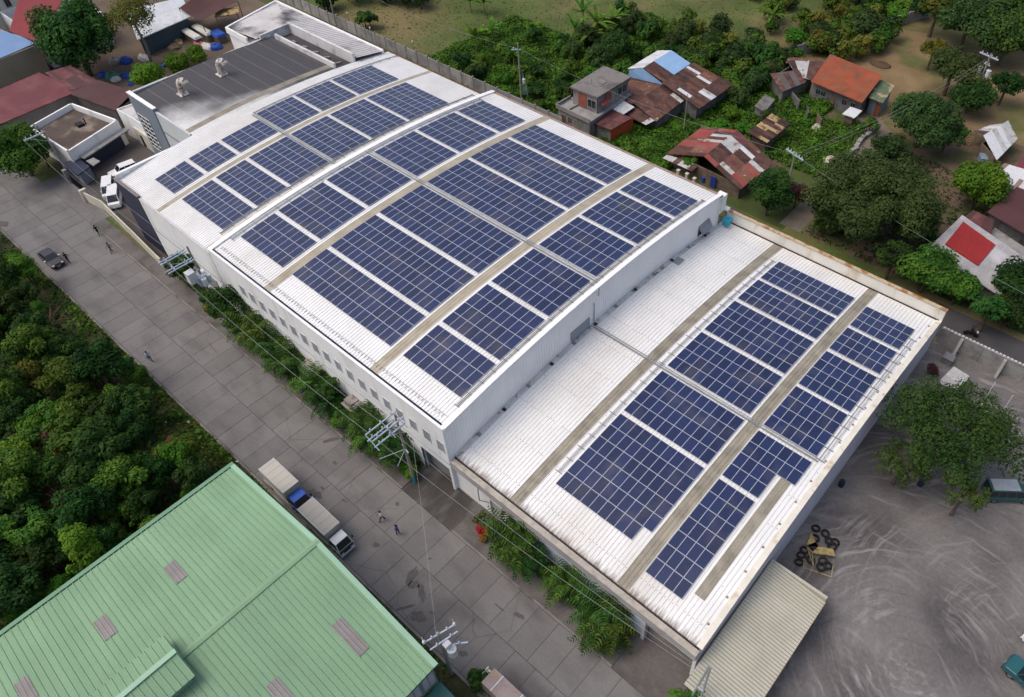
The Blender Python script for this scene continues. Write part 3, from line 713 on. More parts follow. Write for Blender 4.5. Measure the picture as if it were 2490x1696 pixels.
# cable trays
def tray_x(x0, x1, y, zf, w, label):
    t = thing('cable_tray', label, 'cable tray', ((x0+x1)/2, y, zf(y)))
    z = zf(y)+0.14
    b = MB(); b.box(x0, x1, y-w/2, y-w/2+0.03, z, z+0.12); b.box(x0, x1, y+w/2-0.03, y+w/2, z, z+0.12)
    b.build('side_rail', steel, t)
    b = MB()
    n = int((x1-x0)/0.35)
    for i in range(n): b.box(x0+i*0.35, x0+i*0.35+0.06, y-w/2+0.03, y+w/2-0.03, z, z+0.04)
    b.build('rungs', rail_white, t)
    b = MB(); b.cyl((x0, y-w/2-0.1, z+0.06), (x1, y-w/2-0.1, z+0.06), 0.045, n=6); b.build('conduit', steel_d, t)
def tray_y(x, y0, y1, zf, w, label, m=steel):
    t = thing('cable_tray', label, 'cable tray', (x, (y0+y1)/2, zf((y0+y1)/2)))
    arch_bar(x-w/2, x-w/2+0.04, y0, y1, zf, 0.10, m, 'side_rail', t, dz=0.12, n=18)
    arch_bar(x+w/2-0.04, x+w/2, y0, y1, zf, 0.10, m, 'side_rail', t, dz=0.12, n=18)
    b = MB(); n = int((y1-y0)/1.7)
    for i in range(n+1):
        y = y0+i*(y1-y0)/n
        b.box(x-w/2-0.35, x+w/2+0.35, y-0.03, y+0.03, zf(y)+0.07, zf(y)+0.12)
    b.build('brackets', steel_d, t)
tray_x(-62.8, -42.5, 28.65, zA, 0.30, 'grey cable tray running between the middle arrays of the far end roof')
tray_x(-41.4, -0.5, 32.72, zB, 0.36, 'grey cable tray running the length of the tall roof between the arrays')
tray_x(0.6, 29.0, 30.85, zC, 0.30, 'grey cable tray running across the lower roof to the verge')
tray_y(-40.95, 11.0, 54.0, zB, 0.22, 'conduit tray along the far verge of the tall roof')
tray_y(-0.85, 11.0, 54.5, zB, 0.20, 'conduit tray along the near verge of the tall roof', steel_d)
tray_y(9.75, 14.0, 55.5, zC, 0.16, 'conduit tray beside the wide bay of the lower roof', steel)
tray_y(29.05, 31.0, 53.5, zC, 0.34, 'wide cable tray along the verge of the lower roof', steel)
tray_y(-43.85, 11.0, 55.0, zA, 0.16, 'conduit tray beside the flashing of the far end roof', steel_d)
tray_y(-63.1, 29.0, 56.0, zA, 0.14, 'conduit tray at the edge of the stained roof', steel)

# ------------------------------------------------------------------ sheet roofs and shacks
def rustmat(i, a, b_, lo, hi, sc):
    return mat('rusty_sheet_%d' % i, a, 0.8, 0.22, 0.8, col2=b_, mask=(lo, hi), mscale=sc, fine=5, stretch=(1.0, 1.0, 1.0), objrand=0.3)
RUST = [rustmat(0, (0.088, 0.042, 0.034), (0.045, 0.028, 0.026), 0.45, 0.65, 0.9),
        rustmat(1, (0.135, 0.062, 0.042), (0.30, 0.25, 0.22), 0.62, 0.70, 1.4),
        rustmat(2, (0.085, 0.045, 0.04), (0.16, 0.085, 0.055), 0.5, 0.62, 1.1)]
TIN = mat('old_tin', (0.42, 0.43, 0.43), 0.55, 0.15, 0.7, col2=(0.24, 0.15, 0.10), mask=(0.55, 0.66), mscale=1.1)
TINW = mat('bright_tin', (0.58, 0.60, 0.63), 0.5, 0.1, 0.7, col2=(0.40, 0.40, 0.40), mask=(0.5, 0.7), mscale=0.7)
PALEBLUE = mat('pale_blue_sheet', (0.24, 0.40, 0.62), 0.55, 0.08, 0.6)
MAROON = mat('maroon_sheet', (0.115, 0.038, 0.042), 0.65, 0.12, 0.5, col2=(0.16, 0.07, 0.07), mask=(0.5, 0.68), mscale=0.6)
DKMAROON = mat('dark_maroon_sheet', (0.075, 0.032, 0.034), 0.7, 0.12, 0.5)
REDP = mat('faded_red_sheet', (0.26, 0.055, 0.045), 0.65, 0.15, 0.5, col2=(0.20, 0.085, 0.065), mask=(0.5, 0.66), mscale=0.5)
ORANGE = mat('orange_red_sheet', (0.26, 0.065, 0.028), 0.65, 0.16, 0.5, col2=(0.19, 0.075, 0.04), mask=(0.48, 0.66), mscale=0.7)
BRIGHTRED = mat('bright_red_sheet', (0.24, 0.018, 0.018), 0.6, 0.08, 0.5)
GREENR = mat('old_green_sheet', (0.09, 0.13, 0.075), 0.7, 0.2, 0.6, col2=(0.33, 0.26, 0.16), mask=(0.5, 0.62), mscale=0.9)
block = mat('bare_block_wall', (0.15, 0.145, 0.14), 0.9, 0.2, 0.6, col2=(0.09, 0.085, 0.08), mask=(0.48, 0.65), mscale=0.9, bump=0.3)
plank = mat('plank_wall', (0.14, 0.105, 0.08), 0.9, 0.25, 1.5)
cream = mat('cream_paint', (0.55, 0.52, 0.43), 0.8, 0.08, 0.4, col2=(0.42, 0.39, 0.32), mask=(0.5, 0.72), mscale=0.6)

def lerp(a, b_, t): return a+(b_-a)*t
def sheet_roof(par, a, b_, c, d, n, m, mats, seed, over=0.06, corr=0.02, name='roof_sheet'):
    """a,b = ends of the low edge; d,c = matching ends of the high edge; n sheets across, m courses up"""
    rg = random.Random(seed)
    a, b_, c, d = map(Vector, (a, b_, c, d))
    up_ = (b_-a).cross(d-a).normalized()
    if up_.z < 0: up_ = -up_
    dk = MB(); o = up_*-0.06
    dk.hexa([a+o*2, b_+o*2, c+o*2, d+o*2], [a+o, b_+o, c+o, d+o])
    if (b_-a).cross(d-a).z < 0: dk.f = [tuple(reversed(f)) for f in dk.f]
    deck = dk.build('roof', DKMAROON if False else mats[0][0], par)
    tot = sum(w for _, w in mats)
    def P(u, v): return lerp(lerp(a, b_, u), lerp(d, c, u), v)
    for j in range(m):
        for i in range(n):
            u0, u1 = i/n, (i+1)/n
            v0 = j/m-(0.012 if j else 0)*1.5; v1 = (j+1)/m
            jit = rg.uniform(0, 0.02)
            e0 = rg.uniform(-over, over)/max(0.1, (d-a).length) if j == 0 else 0
            b = MB(); vs_ = []
            k = 6
            for v in (v0+e0, v1):
                for q in range(k+1):
                    u = lerp(u0-0.004, u1+0.004, q/k)
                    vs_.append(P(u, v)+up_*(0.02*(m-1-j)+jit+(corr if q % 2 else 0)+(0.012 if v == v1 and False else 0)))
            b.add(vs_, [(q, q+1, k+2+q, k+1+q) for q in range(k)])
            r_ = rg.uniform(0, tot); ms = mats[0][0]
            for mm, w in mats:
                if r_ < w: ms = mm; break
                r_ -= w
            b.build(name, ms, deck)
    return deck
def walls(par, pts, h, m, th=0.15, z0=-0.1):
    """one wall part per side; h a number or one (start, end) pair of heights per side"""
    n = len(pts)
    for i in range(n):
        p, q = Vector(pts[i]), Vector(pts[(i+1) % n])
        h0, h1 = (h, h) if not isinstance(h, (list, tuple)) else h[i]
        d = (q-p).normalized(); nn = Vector((-d.y, d.x))*th
        p = p+d*0.002*i; 
        b = MB(); b.hexa([(p.x, p.y, z0), (q.x, q.y, z0), (q.x+nn.x, q.y+nn.y, z0), (p.x+nn.x, p.y+nn.y, z0)], [(p.x, p.y, h0), (q.x, q.y, h1), (q.x+nn.x, q.y+nn.y, h1), (p.x+nn.x, p.y+nn.y, h0)])
        b.build('wall', m, par)
def flat_window(par, p, ax, w, h, m=glass_d, name='window', fm=None):
    """window plate on a wall; p = lower centre on the wall face, ax = outward axis ('x','-x','y','-y')"""
    s = -1 if ax[0] == '-' else 1; a = ax[-1]
    b = MB(); e = 0.05*s
    def bx(u0, u1, z0, z1, d0, d1, mi=0):
        d0, d1 = sorted((d0*s, d1*s))
        if a == 'x': b.box(p[0]+d0, p[0]+d1, p[1]+u0, p[1]+u1, p[2]+z0, p[2]+z1, mi)
        else: b.box(p[0]+u0, p[0]+u1, p[1]+d0, p[1]+d1, p[2]+z0, p[2]+z1, mi)
    bx(-w/2, w/2, 0, h, 0.0, 0.03, 0)
    o = b.build(name, m, par)
    b = MB()
    bx(-w/2-0.06, w/2+0.06, -0.07, 0, 0, 0.07); bx(-w/2-0.06, w/2+0.06, h, h+0.06, 0, 0.06); bx(-w/2-0.06, -w/2, 0, h, 0, 0.06); bx(w/2, w/2+0.06, 0, h, 0, 0.06); bx(-0.03, 0.03, 0, h, 0.03, 0.055)
    b.build('frame', fm or grey_conc, o)
    return o

# ---- green roofed warehouse across the road
greenA = mat('green_roof_paint', (0.200, 0.335, 0.200), 0.55, 0.06, 0.2, col2=(0.175, 0.30, 0.185), mask=(0.4, 0.7), mscale=0.35, spec=0.25, objrand=0.035, stretch=(0.25, 1.0, 1.0))  # the same green on both slopes and the monitor
gseam = mat('green_seam', (0.160, 0.285, 0.175), 0.6, 0.1)  # darker green on one rib side, shade put into the colour
green_edge = mat('green_trim', (0.13, 0.27, 0.17), 0.5, 0.1, 0.5)
teal = mat('teal_fascia', (0.02, 0.20, 0.19), 0.5, 0.08, 0.5)
sky_sheet = mat('grey_skylight_sheet', (0.215, 0.20, 0.195), 0.55, 0.1, 0.6, fine=6)
gwh = thing('warehouse', 'warehouse with pale green ribbed gable roof and ridge monitor across the road', 'warehouse', (0.2, -22, 0))
XL, XR, XM, YF, YB, ZE, ZR = -14.4, 15.0, 0.2, -6.75, -40.0, 8.0, 10.45
b = MB(); b.box(XL+0.3, XR-0.3, YB, YF-0.3, -0.1, ZE-0.2); b.build('wall', mat('green_wall', (0.20, 0.33, 0.24), 0.7, 0.08), gwh)
b = MB(); b.add([(XL+0.3, YF-0.31, ZE-0.2), (XR-0.3, YF-0.31, ZE-0.2), (XM, YF-0.31, ZR-0.2), (XL+0.3, YB, ZE-0.2), (XR-0.3, YB, ZE-0.2), (XM, YB, ZR-0.2)], [(0, 1, 2), (5, 4, 3), (0, 2, 5, 3), (1, 4, 5, 2)])
b.build('gable', MC['green_wall'], gwh)
for s_, xe in ((-1, XL), (1, XR)):
    d_ = MB()
    d_.hexa([(min(xe, XM), YB, ZE-0.1 if xe < XM else ZR-0.1), (max(xe, XM), YB, ZR-0.1 if xe < XM else ZE-0.1), (max(xe, XM), YF, ZR-0.1 if xe < XM else ZE-0.1), (min(xe, XM), YF, ZE-0.1 if xe < XM else ZR-0.1)],
            [(min(xe, XM), YB, ZE-0.01 if xe < XM else ZR-0.01), (max(xe, XM), YB, ZR-0.01 if xe < XM else ZE-0.01), (max(xe, XM), YF, ZR-0.01 if xe < XM else ZE-0.01), (min(xe, XM), YF, ZE-0.01 if xe < XM else ZR-0.01)])
    deck = d_.build('roof', greenA, gwh)
    w = 0.53; sh_ = MB()
    prof = [(0, 0), (0.03, 0.05), (0.08, 0.05), (0.13, 0), (w-0.005, 0)]
    v = [(xe, -py, ZE+pz) for py, pz in prof]+[(XM, -py, ZR+pz) for py, pz in prof]
    fs = [(i, i+1, 5+i+1, 5+i) for i in range(4)]
    if s_ < 0: fs = [tuple(reversed(f)) for f in fs]
    sh_.add(v, fs); sh_.m = [0, 0, 1, 0]; me = sh_.mesh('roof_sheet', [greenA, gseam])
    for i in range(int((YF-YB)/w)):
        link('roof_sheet', me, deck, loc=(0, YF-0.02-i*w, 0))
def rz(x): return ZE+(ZR-ZE)*(1-abs(x-XM)/(XR-XM if x > XM else XM-XL))
for x0, x1, y0 in ((-8.9, -6.35, -16.85), (-8.85, -6.3, -23.15), (-8.75, -6.2, -29.55), (6.7, 10.15, -10.55), (6.7, 10.1, -16.75), (6.7, 10.1, -23.0)):
    b = MB(); v = []
    for x in (x0, x1):
        for q in range(13): v.append((x, y0+1.06*q/12, rz(x)+0.062+(0.03 if q % 4 == 1 else 0)))
    b.add(v, [(q, q+1, 14+q, 13+q) for q in range(12)][::1]); b.f = [tuple(reversed(f)) for f in b.f]
    b.build('skylight', sky_sheet, gwh)
b = MB(); b.hexa([(XM-0.3, YB, rz(XM-0.3)+0.06), (XM, YB, ZR+0.07), (XM, YF+0.02, ZR+0.07), (XM-0.3, YF+0.02, rz(XM-0.3)+0.06)], [(XM-0.3, YB, rz(XM-0.3)+0.1), (XM, YB, ZR+0.13), (XM, YF+0.02, ZR+0.13), (XM-0.3, YF+0.02, rz(XM-0.3)+0.1)])
b.hexa([(XM, YB, ZR+0.07), (XM+0.3, YB, rz(XM+0.3)+0.06), (XM+0.3, YF+0.02, rz(XM+0.3)+0.06), (XM, YF+0.02, ZR+0.07)], [(XM, YB, ZR+0.13), (XM+0.3, YB, rz(XM+0.3)+0.1), (XM+0.3, YF+0.02, rz(XM+0.3)+0.1), (XM, YF+0.02, ZR+0.13)])
b.build('ridge_cap', greenA, gwh)
b = MB(); b.box(XL-0.42, XL-0.02, YB, YF+0.1, ZE-0.15, ZE+0.12); b.build('gutter', green_edge, gwh)
b = MB(); b.box(XL-0.02, XL+0.06, YB, YF, ZE-0.02, ZE+0.015); b.build('gutter_shadow_gap', dark_gap, gwh)  # dark strip drawn in for the shadow line beside the gutter
for xe in (XL-0.1, XR+0.05):
    b = MB(); zz = ZE
    b.hexa([(xe, YF-0.35, zz+0.055), (XM, YF-0.35, ZR+0.055), (XM, YF+0.1, ZR+0.055), (xe, YF+0.1, zz+0.055)], [(xe, YF-0.35, zz+0.10), (XM, YF-0.35, ZR+0.10), (XM, YF+0.1, ZR+0.10), (xe, YF+0.1, zz+0.10)]); 
    b.build('verge_trim', mat('pale_green_trim', (0.27, 0.45, 0.32), 0.45, 0.05) if 'pale_green_trim' not in MC else MC['pale_green_trim'], gwh)
    b = MB(); b.hexa([(xe, YF+0.0, zz-0.4), (XM, YF+0.0, ZR-0.4), (XM, YF+0.12, ZR-0.4), (xe, YF+0.12, zz-0.4)], [(xe, YF+0.0, zz+0.05), (XM, YF+0.0, ZR+0.05), (XM, YF+0.12, ZR+0.05), (xe, YF+0.12, zz+0.05)])
    b.build('fascia', teal, gwh)
# ridge monitor
MX, MH = 0.45, 2.35
b = MB(); b.box(MX-MH+0.35, MX+MH-0.35, YB, -20.1, rz(3), 11.15); b.build('monitor_wall', MC['green_wall'], gwh)
for s_ in (-1, 1):
    w = 0.53; sh_ = MB(); v = [(MX+s_*MH, -py, 11.2+pz) for py, pz in prof]+[(MX, -py, 12.0+pz) for py, pz in prof]
    fs = [(i, i+1, 5+i+1, 5+i) for i in range(4)]
    if s_ < 0: fs = [tuple(reversed(f)) for f in fs]
    sh_.add(v, fs); me = sh_.mesh('monitor_sheet', greenA)
    dk = MB(); dk.hexa([(MX, YB, 11.9), (MX+s_*MH, YB, 11.1), (MX+s_*MH, -19.72, 11.1), (MX, -19.72, 11.9)], [(MX, YB, 11.99), (MX+s_*MH, YB, 11.19), (MX+s_*MH, -19.72, 11.19), (MX, -19.72, 11.99)])
    if s_ < 0: dk.f = [tuple(reversed(f)) for f in dk.f]
    deck = dk.build('monitor_roof', greenA, gwh)
    for i in range(37): link('monitor_sheet', me, deck, loc=(0, -19.73-i*w, 0))
b = MB(); b.add([(MX-MH, -19.70, 11.19), (MX+MH, -19.70, 11.19), (MX, -19.70, 12.0), (MX-MH, -19.70, 10.9), (MX+MH, -19.70, 10.9)], [(0, 1, 2), (3, 4, 1, 0)]); b.build('monitor_gable', MC['pale_green_trim'], gwh)
b = MB(); b.box(MX-0.22, MX+0.22, YB, -19.69, 12.02, 12.1); b.build('monitor_ridge_cap', MC['pale_green_trim'], gwh)
# street-side annex at its corner
an2 = thing('lean_to', 'dark teal lean-to roof with glazed panels beside the green warehouse corner', 'lean-to', (17, -10, 0))
b = MB(); b.box(15.2, 18.4, -13.0, -7.2, -0.1, 3.9); b.build('wall', grey_wall, an2)
b = MB(); b.hexa([(15.0, -13.2, 4.5), (18.8, -13.2, 3.9), (18.8, -7.0, 3.9), (15.0, -7.0, 4.5)], [(15.0, -13.2, 4.6), (18.8, -13.2, 4.0), (18.8, -7.0, 4.0), (15.0, -7.0, 4.6)]); b.build('roof', mat('dark_teal_sheet', (0.022, 0.10, 0.10), 0.6, 0.1), an2)
for i in range(4):
    flat_window(gwh, (XR-0.29, -7.8-i*1.5, 4.9), 'x', 1.2, 2.2, mat('frosted_pane', (0.42, 0.40, 0.43), 0.4) if 'frosted_pane' not in MC else MC['frosted_pane'], fm=steel_d)

# ---- cream lean-to roof against the lower hall
lt = thing('lean_to', 'cream corrugated lean-to roof against the side of the lower warehouse', 'lean-to', (33, 13, 0))
creamS = mat('cream_corrugated', (0.43, 0.42, 0.345), 0.6, 0.08, 0.4, col2=(0.52, 0.51, 0.47), mask=(0.45, 0.65), mscale=0.15)
dk = MB(); dk.hexa([(30.5, 6.3, 3.85), (36.2, 6.3, 3.25), (36.0, 20.6, 3.25), (30.4, 20.9, 3.85)], [(30.5, 6.3, 3.92), (36.2, 6.3, 3.32), (36.0, 20.6, 3.32), (30.4, 20.9, 3.92)])
lto = dk.build('roof', creamS, lt)
for i in range(44):
    y = 6.35+i*0.327
    b = MB(); x1 = 36.17
    b.add([(30.5, y, 3.93), (30.5, y+0.19, 3.93), (30.5, y+0.215, 3.975), (30.5, y+0.25, 3.975), (30.5, y+0.325, 3.93)]+[(x1, y, 3.33), (x1, y+0.19, 3.33), (x1, y+0.215, 3.375), (x1, y+0.25, 3.375), (x1, y+0.325, 3.33)], [(i_, 5+i_, 6+i_, i_+1) for i_ in range(4)])
    b.m = [0, 0, 0, 1]; b.build('roof_sheet', [creamS, MC.get('cream_seam') or mat('cream_seam', (0.20, 0.19, 0.15), 0.7)], lto)
MB().box(36.05, 36.22, 6.3, 20.75, 3.1, 3.3).build('eave_edge', rust, lt)
MB().box(30.4, 36.1, 20.72, 21.0, 3.3, 3.9).build('edge_flashing', creamS, lt)
for x, y in ((35.7, 7), (35.7, 13.5), (35.5, 20.2)): MB().cyl((x, y, -0.05), (x, y, 3.26), 0.09, n=8).build('post', steel_d, lt)

# ---- boundary wall of the yard, with buttresses, panels and pipe rail
def yard_concrete(nm='yard_concrete', c1=(0.150, 0.141, 0.139), c2=(0.078, 0.072, 0.073)):
    m = mat(nm, c1, 0.88, 0.20, 0.12, col2=c2, mask=(0.46, 0.66), mscale=0.10, fine=3, bump=0.1)
    t = m.node_tree; N = t.nodes; L = t.links; b = N['Principled BSDF']; src = b.inputs['Base Color'].links[0].from_socket
    geo = N.new('ShaderNodeNewGeometry')
    cur = src
    # tyre scrub: noise stretched along arcs around a few turning centres
    for k, (cx, cy, fr, fa, lo, hi, amt, col) in enumerate(((44.5, 22.5, 1.5, 1.3, 0.52, 0.65, 0.72, (0.31, 0.29, 0.285)), (53.0, 30.0, 1.9, 1.6, 0.53, 0.67, 0.55, (0.29, 0.27, 0.265)), (39.0, 12.0, 1.3, 1.2, 0.54, 0.67, 0.55, (0.28, 0.265, 0.26)), (48.0, 12.0, 2.2, 1.4, 0.56, 0.70, 0.6, (0.060, 0.055, 0.060)))):
        mp = N.new('ShaderNodeMapping'); mp.inputs['Location'].default_value = (-cx, -cy, 0); L.new(geo.outputs['Position'], mp.inputs[0])
        sp = N.new('ShaderNodeSeparateXYZ'); L.new(mp.outputs[0], sp.inputs[0])
        at = N.new('ShaderNodeMath'); at.operation = 'ARCTAN2'; L.new(sp.outputs[1], at.inputs[0]); L.new(sp.outputs[0], at.inputs[1])
        ln = N.new('ShaderNodeVectorMath'); ln.operation = 'LENGTH'; L.new(mp.outputs[0], ln.inputs[0])
        wob = N.new('ShaderNodeTexNoise'); wob.inputs['Scale'].default_value = 0.22; L.new(mp.outputs[0], wob.inputs['Vector'])
        wm = N.new('ShaderNodeMath'); wm.operation = 'MULTIPLY_ADD'; wm.inputs[1].default_value = 1.6; L.new(wob.outputs['Fac'], wm.inputs[0]); L.new(ln.outputs['Value'], wm.inputs[2])
        rr_ = N.new('ShaderNodeMath'); rr_.operation = 'MULTIPLY'; rr_.inputs[1].default_value = fr; L.new(wm.outputs[0], rr_.inputs[0])
        aa_ = N.new('ShaderNodeMath'); aa_.operation = 'MULTIPLY'; aa_.inputs[1].default_value = fa; L.new(at.outputs[0], aa_.inputs[0])
        cv = N.new('ShaderNodeCombineXYZ'); L.new(rr_.outputs[0], cv.inputs[0]); L.new(aa_.outputs[0], cv.inputs[1]); cv.inputs[2].default_value = k*7.3
        ns = N.new('ShaderNodeTexNoise'); ns.inputs['Scale'].default_value = 1.0; ns.inputs['Detail'].default_value = 5; ns.inputs['Roughness'].default_value = 0.65; L.new(cv.outputs[0], ns.inputs['Vector'])
        r1 = N.new('ShaderNodeMapRange'); r1.inputs[1].default_value = lo; r1.inputs[2].default_value = hi; L.new(ns.outputs['Fac'], r1.inputs[0])
        nz = N.new('ShaderNodeTexNoise'); nz.inputs['Scale'].default_value = 0.11+0.03*k; nz.inputs['Detail'].default_value = 4; L.new(mp.outputs[0], nz.inputs['Vector'])
        r2_ = N.new('ShaderNodeMapRange'); r2_.inputs[1].default_value = 0.42; r2_.inputs[2].default_value = 0.60; r2_.inputs[4].default_value = amt; L.new(nz.outputs['Fac'], r2_.inputs[0])
        ml = N.new('ShaderNodeMath'); ml.operation = 'MULTIPLY'; L.new(r1.outputs[0], ml.inputs[0]); L.new(r2_.outputs[0], ml.inputs[1])
        mx = N.new('ShaderNodeMix'); mx.data_type = 'RGBA'; L.new(ml.outputs[0], mx.inputs[0]); L.new(cur, mx.inputs[6]); mx.inputs[7].default_value = (*col, 1)
        cur = mx.outputs[2]
    L.new(cur, b.inputs['Base Color'])
    return m
yardm = yard_concrete()
sheet('yard', [(30.2, 4.5), (75, 4.5), (75, 63.08), (30.2, 63.08)], -0.03, yardm)
yw = thing('boundary_wall', 'grey concrete yard wall with sloping buttresses beside the back street', 'wall', (45, 62.3, 0))
for i in range(16):
    x = 30.4+i*2.6
    b = MB(); b.box(x, x+2.55, 62.2, 62.4, -0.1, 1.15); b.build('wall_panel', grey_conc, yw)
    b = MB(); b.box(x, x+2.55, 62.2, 62.4, 1.2, 2.35); b.build('wall_panel', grey_conc, yw)
    if i % 2: 
        b = MB(); b.hexa([(x-0.17, 60.9, 0), (x+0.17, 60.9, 0), (x+0.17, 62.2, 0), (x-0.17, 62.2, 0)], [(x-0.17, 61.85, 2.3), (x+0.17, 61.85, 2.3), (x+0.17, 62.2, 2.3), (x-0.17, 62.2, 2.3)]); b.build('buttress', mat('pale_buttress', (0.30, 0.295, 0.285), 0.9, 0.1) if 'pale_buttress' not in MC else MC['pale_buttress'], yw)
b = MB(); b.box(30.4, 72, 62.15, 62.45, 2.36, 2.48)
b.build('coping', grey_conc, yw)
b = MB()
for i in range(90): b.box(30.5+i*0.45, 30.8+i*0.45, 62.2, 62.4, 2.485, 2.62)
setp(b.build('glass_shard_topping', mat('pale_shards', (0.5, 0.5, 0.5), 0.5), yw), kind='stuff')

# ---- panel fence behind the halls
bf = thing('boundary_wall', 'long grey concrete panel wall with posts between the halls and the field', 'wall', (-75, 69.2, 0))
pm = MB().box(0, 2.9, -0.06, 0.06, 0, 2.35).mesh('wall_panel', mat('fence_concrete', (0.30, 0.29, 0.285), 0.9, 0.12, 0.7, col2=(0.20, 0.19, 0.185), mask=(0.5, 0.7), mscale=0.5, objrand=0.1))
pp = MB().box(-0.12, 0.12, -0.13, 0.13, 0, 2.6).mesh('post', grey_conc)
for i in range(29):
    x = -128+i*3.1
    link('wall_panel', pm, bf, loc=(x+0.1, 69.2-0.006*(i-10 if i < 10 else 0), -0.05))
    link('post', pp, bf, loc=(x, 69.2, -0.05))

# ---- two-storey house behind the fence
h1 = thing('house', 'unfinished two-storey concrete house with red walls and flat roof behind the hall', 'house', (-36, 75.5, 0))
conc_dirty = mat('dirty_plaster', (0.25, 0.235, 0.225), 0.9, 0.18, 0.5, col2=(0.13, 0.12, 0.115), mask=(0.48, 0.66), mscale=0.5, stretch=(1, 1, 0.4))
redwall = mat('red_plaster', (0.27, 0.085, 0.06), 0.85, 0.15, 0.8)
walls(h1, [(-39.8, 70.1), (-32.7, 69.9), (-32.9, 81.0), (-39.6, 81.0)], 3.2, conc_dirty)
b = MB(); b.prism([(-40.0, 69.7), (-32.4, 69.5), (-32.6, 81.2), (-39.9, 81.2)], 3.2, 3.4); b.build('terrace_floor', grey_conc, h1)
b = MB(); b.wallseg((-40.0, 69.8), (-32.4, 69.6), 0.2, 3.4, 3.95); b.wallseg((-40.0, 69.8), (-39.9, 73.5), 0.2, 3.4, 3.95); b.wallseg((-37.6, 69.9), (-37.4, 72.4), 0.25, 3.4, 3.7); b.build('terrace_parapet', conc_dirty, h1)
walls(h1, [(-38.4, 72.4), (-33.2, 72.4), (-33.2, 80.9), (-38.5, 80.9)], 6.35, conc_dirty, z0=3.4)
b = MB(); b.prism([(-38.7, 72.0), (-32.9, 72.2), (-32.8, 81.2), (-38.9, 81.2)], 6.35, 6.65); b.build('roof_slab', mat('weathered_slab', (0.20, 0.185, 0.175), 0.9, 0.2, 0.35, col2=(0.09, 0.082, 0.08), mask=(0.45, 0.62), mscale=0.35), h1)
b = MB(); b.box(-37.2, -35.4, 72.34, 72.395, 3.6, 6.0); b.build('red_panel', redwall, h1)
flat_window(h1, (-34.3, 72.38, 4.2), '-y', 1.6, 1.3); flat_window(h1, (-33.18, 78.5, 4.4), 'x', 0.9, 1.2); flat_window(h1, (-33.18, 79.8, 4.4), 'x', 0.9, 1.2)
b = MB(); b.box(-33.19, -33.13, 74.5, 76.2, 4.6, 6.1); b.build('red_panel', redwall, h1)
b = MB(); b.hexa([(-33.1, 72.9, 5.2), (-32.3, 72.9, 4.9), (-32.3, 74.9, 4.9), (-33.1, 74.9, 5.2)], [(-33.1, 72.9, 5.26), (-32.3, 72.9, 4.96), (-32.3, 74.9, 4.96), (-33.1, 74.9, 5.26)]); b.build('awning', REDP, h1)
for i in range(4): flat_window(h1, (-38.6+i*1.5, 70.02, 1.2), '-y', 0.8, 1.1, mat('rusty_grille', (0.12, 0.05, 0.03), 0.8) if 'rusty_grille' not in MC else MC['rusty_grille'])
b = MB(); b.box(-36.2, -34.9, 76.0, 77.0, 6.66, 6.75); b.tube([(-36.5, 75, 6.65), (-36.5, 75, 7.6)], 0.06); b.build('roof_debris', grey_conc, h1)
# its red shed
sd_ = thing('shed', 'low shed with brown roof and orange-red sheet wall beside the two-storey house', 'shed', (-30.6, 73.5, 0))
walls(sd_, [(-32.3, 71.3), (-29.5, 71.5), (-28.7, 76.5), (-32.3, 76.5)], 2.4, block)
b = MB(); b.wallseg((-29.4, 71.4), (-28.55, 76.4), 0.08, 0, 2.4); b.build('red_sheet_wall', mat('orange_red_wall', (0.42, 0.07, 0.025), 0.6, 0.1, 2.0), sd_)
sheet_roof(sd_, (-32.6, 71.0, 2.45), (-29.2, 71.2, 2.45), (-28.5, 75.9, 2.75), (-32.6, 75.9, 2.75), 4, 2, [(RUST[0], 3), (MAROON, 2)], 11)
sheet_roof(sd_, (-32.9, 76.0, 2.9), (-30.2, 75.9, 2.9), (-30.0, 78.6, 3.1), (-32.7, 79.0, 3.1), 3, 1, [(TINW, 1)], 12)

# ---- rusty roofed compound with the blue gable
cp1 = thing('house', 'sprawling house with rusty patched sheet roofs and a pale blue gable', 'house', (-30, 88, 0))
walls(cp1, [(-37.2, 86.6), (-34.5, 86.6), (-30.3, 86.8), (-22.2, 86.0), (-22.0, 95.2), (-37.0, 95.2)], 2.8, block)
walls(cp1, [(-36.0, 79.6), (-25.4, 79.0), (-25.2, 86.8), (-36.2, 87.6)], 2.3, block)
sheet_roof(cp1, (-37.4, 95.2, 4.5), (-37.4, 86.3, 4.5), (-34.5, 86.9, 5.4), (-34.5, 95.3, 5.4), 8, 1, [(TINW, 6), (TIN, 1)], 21)
sheet_roof(cp1, (-30.0, 90.0, 4.35), (-30.0, 95.2, 4.35), (-34.5, 95.3, 5.42), (-34.5, 90.0, 5.42), 5, 1, [(PALEBLUE, 1)], 22)
b = MB(); b.poly([(-37.3, 86.45, 2.7), (-30.2, 86.75, 2.7), (-30.2, 86.75, 4.0), (-34.5, 86.75, 5.3), (-37.3, 86.45, 4.35)]); b.build('gable', PALEBLUE, cp1)
sheet_roof(cp1, (-30.0, 86.9, 4.2), (-30.0, 90.0, 4.25), (-34.5, 90.0, 5.35), (-34.5, 86.9, 5.3), 4, 2, [(RUST[0], 3), (RUST[1], 1)], 23)
sheet_roof(cp1, (-21.3, 85.4, 2.9), (-21.3, 96.0, 2.9), (-30.0, 96.0, 4.25), (-30.0, 86.4, 4.25), 12, 3, [(RUST[0], 6), (RUST[1], 3), (RUST[2], 3), (TIN, 0.4), (TINW, 0.4)], 24)
sheet_roof(cp1, (-25.0, 78.2, 2.4), (-25.0, 87.0, 2.9), (-30.0, 87.8, 3.8), (-30.5, 79.2, 3.3), 9, 2, [(RUST[0], 6), (RUST[1], 2), (RUST[2], 3), (TIN, 0.8)], 25)
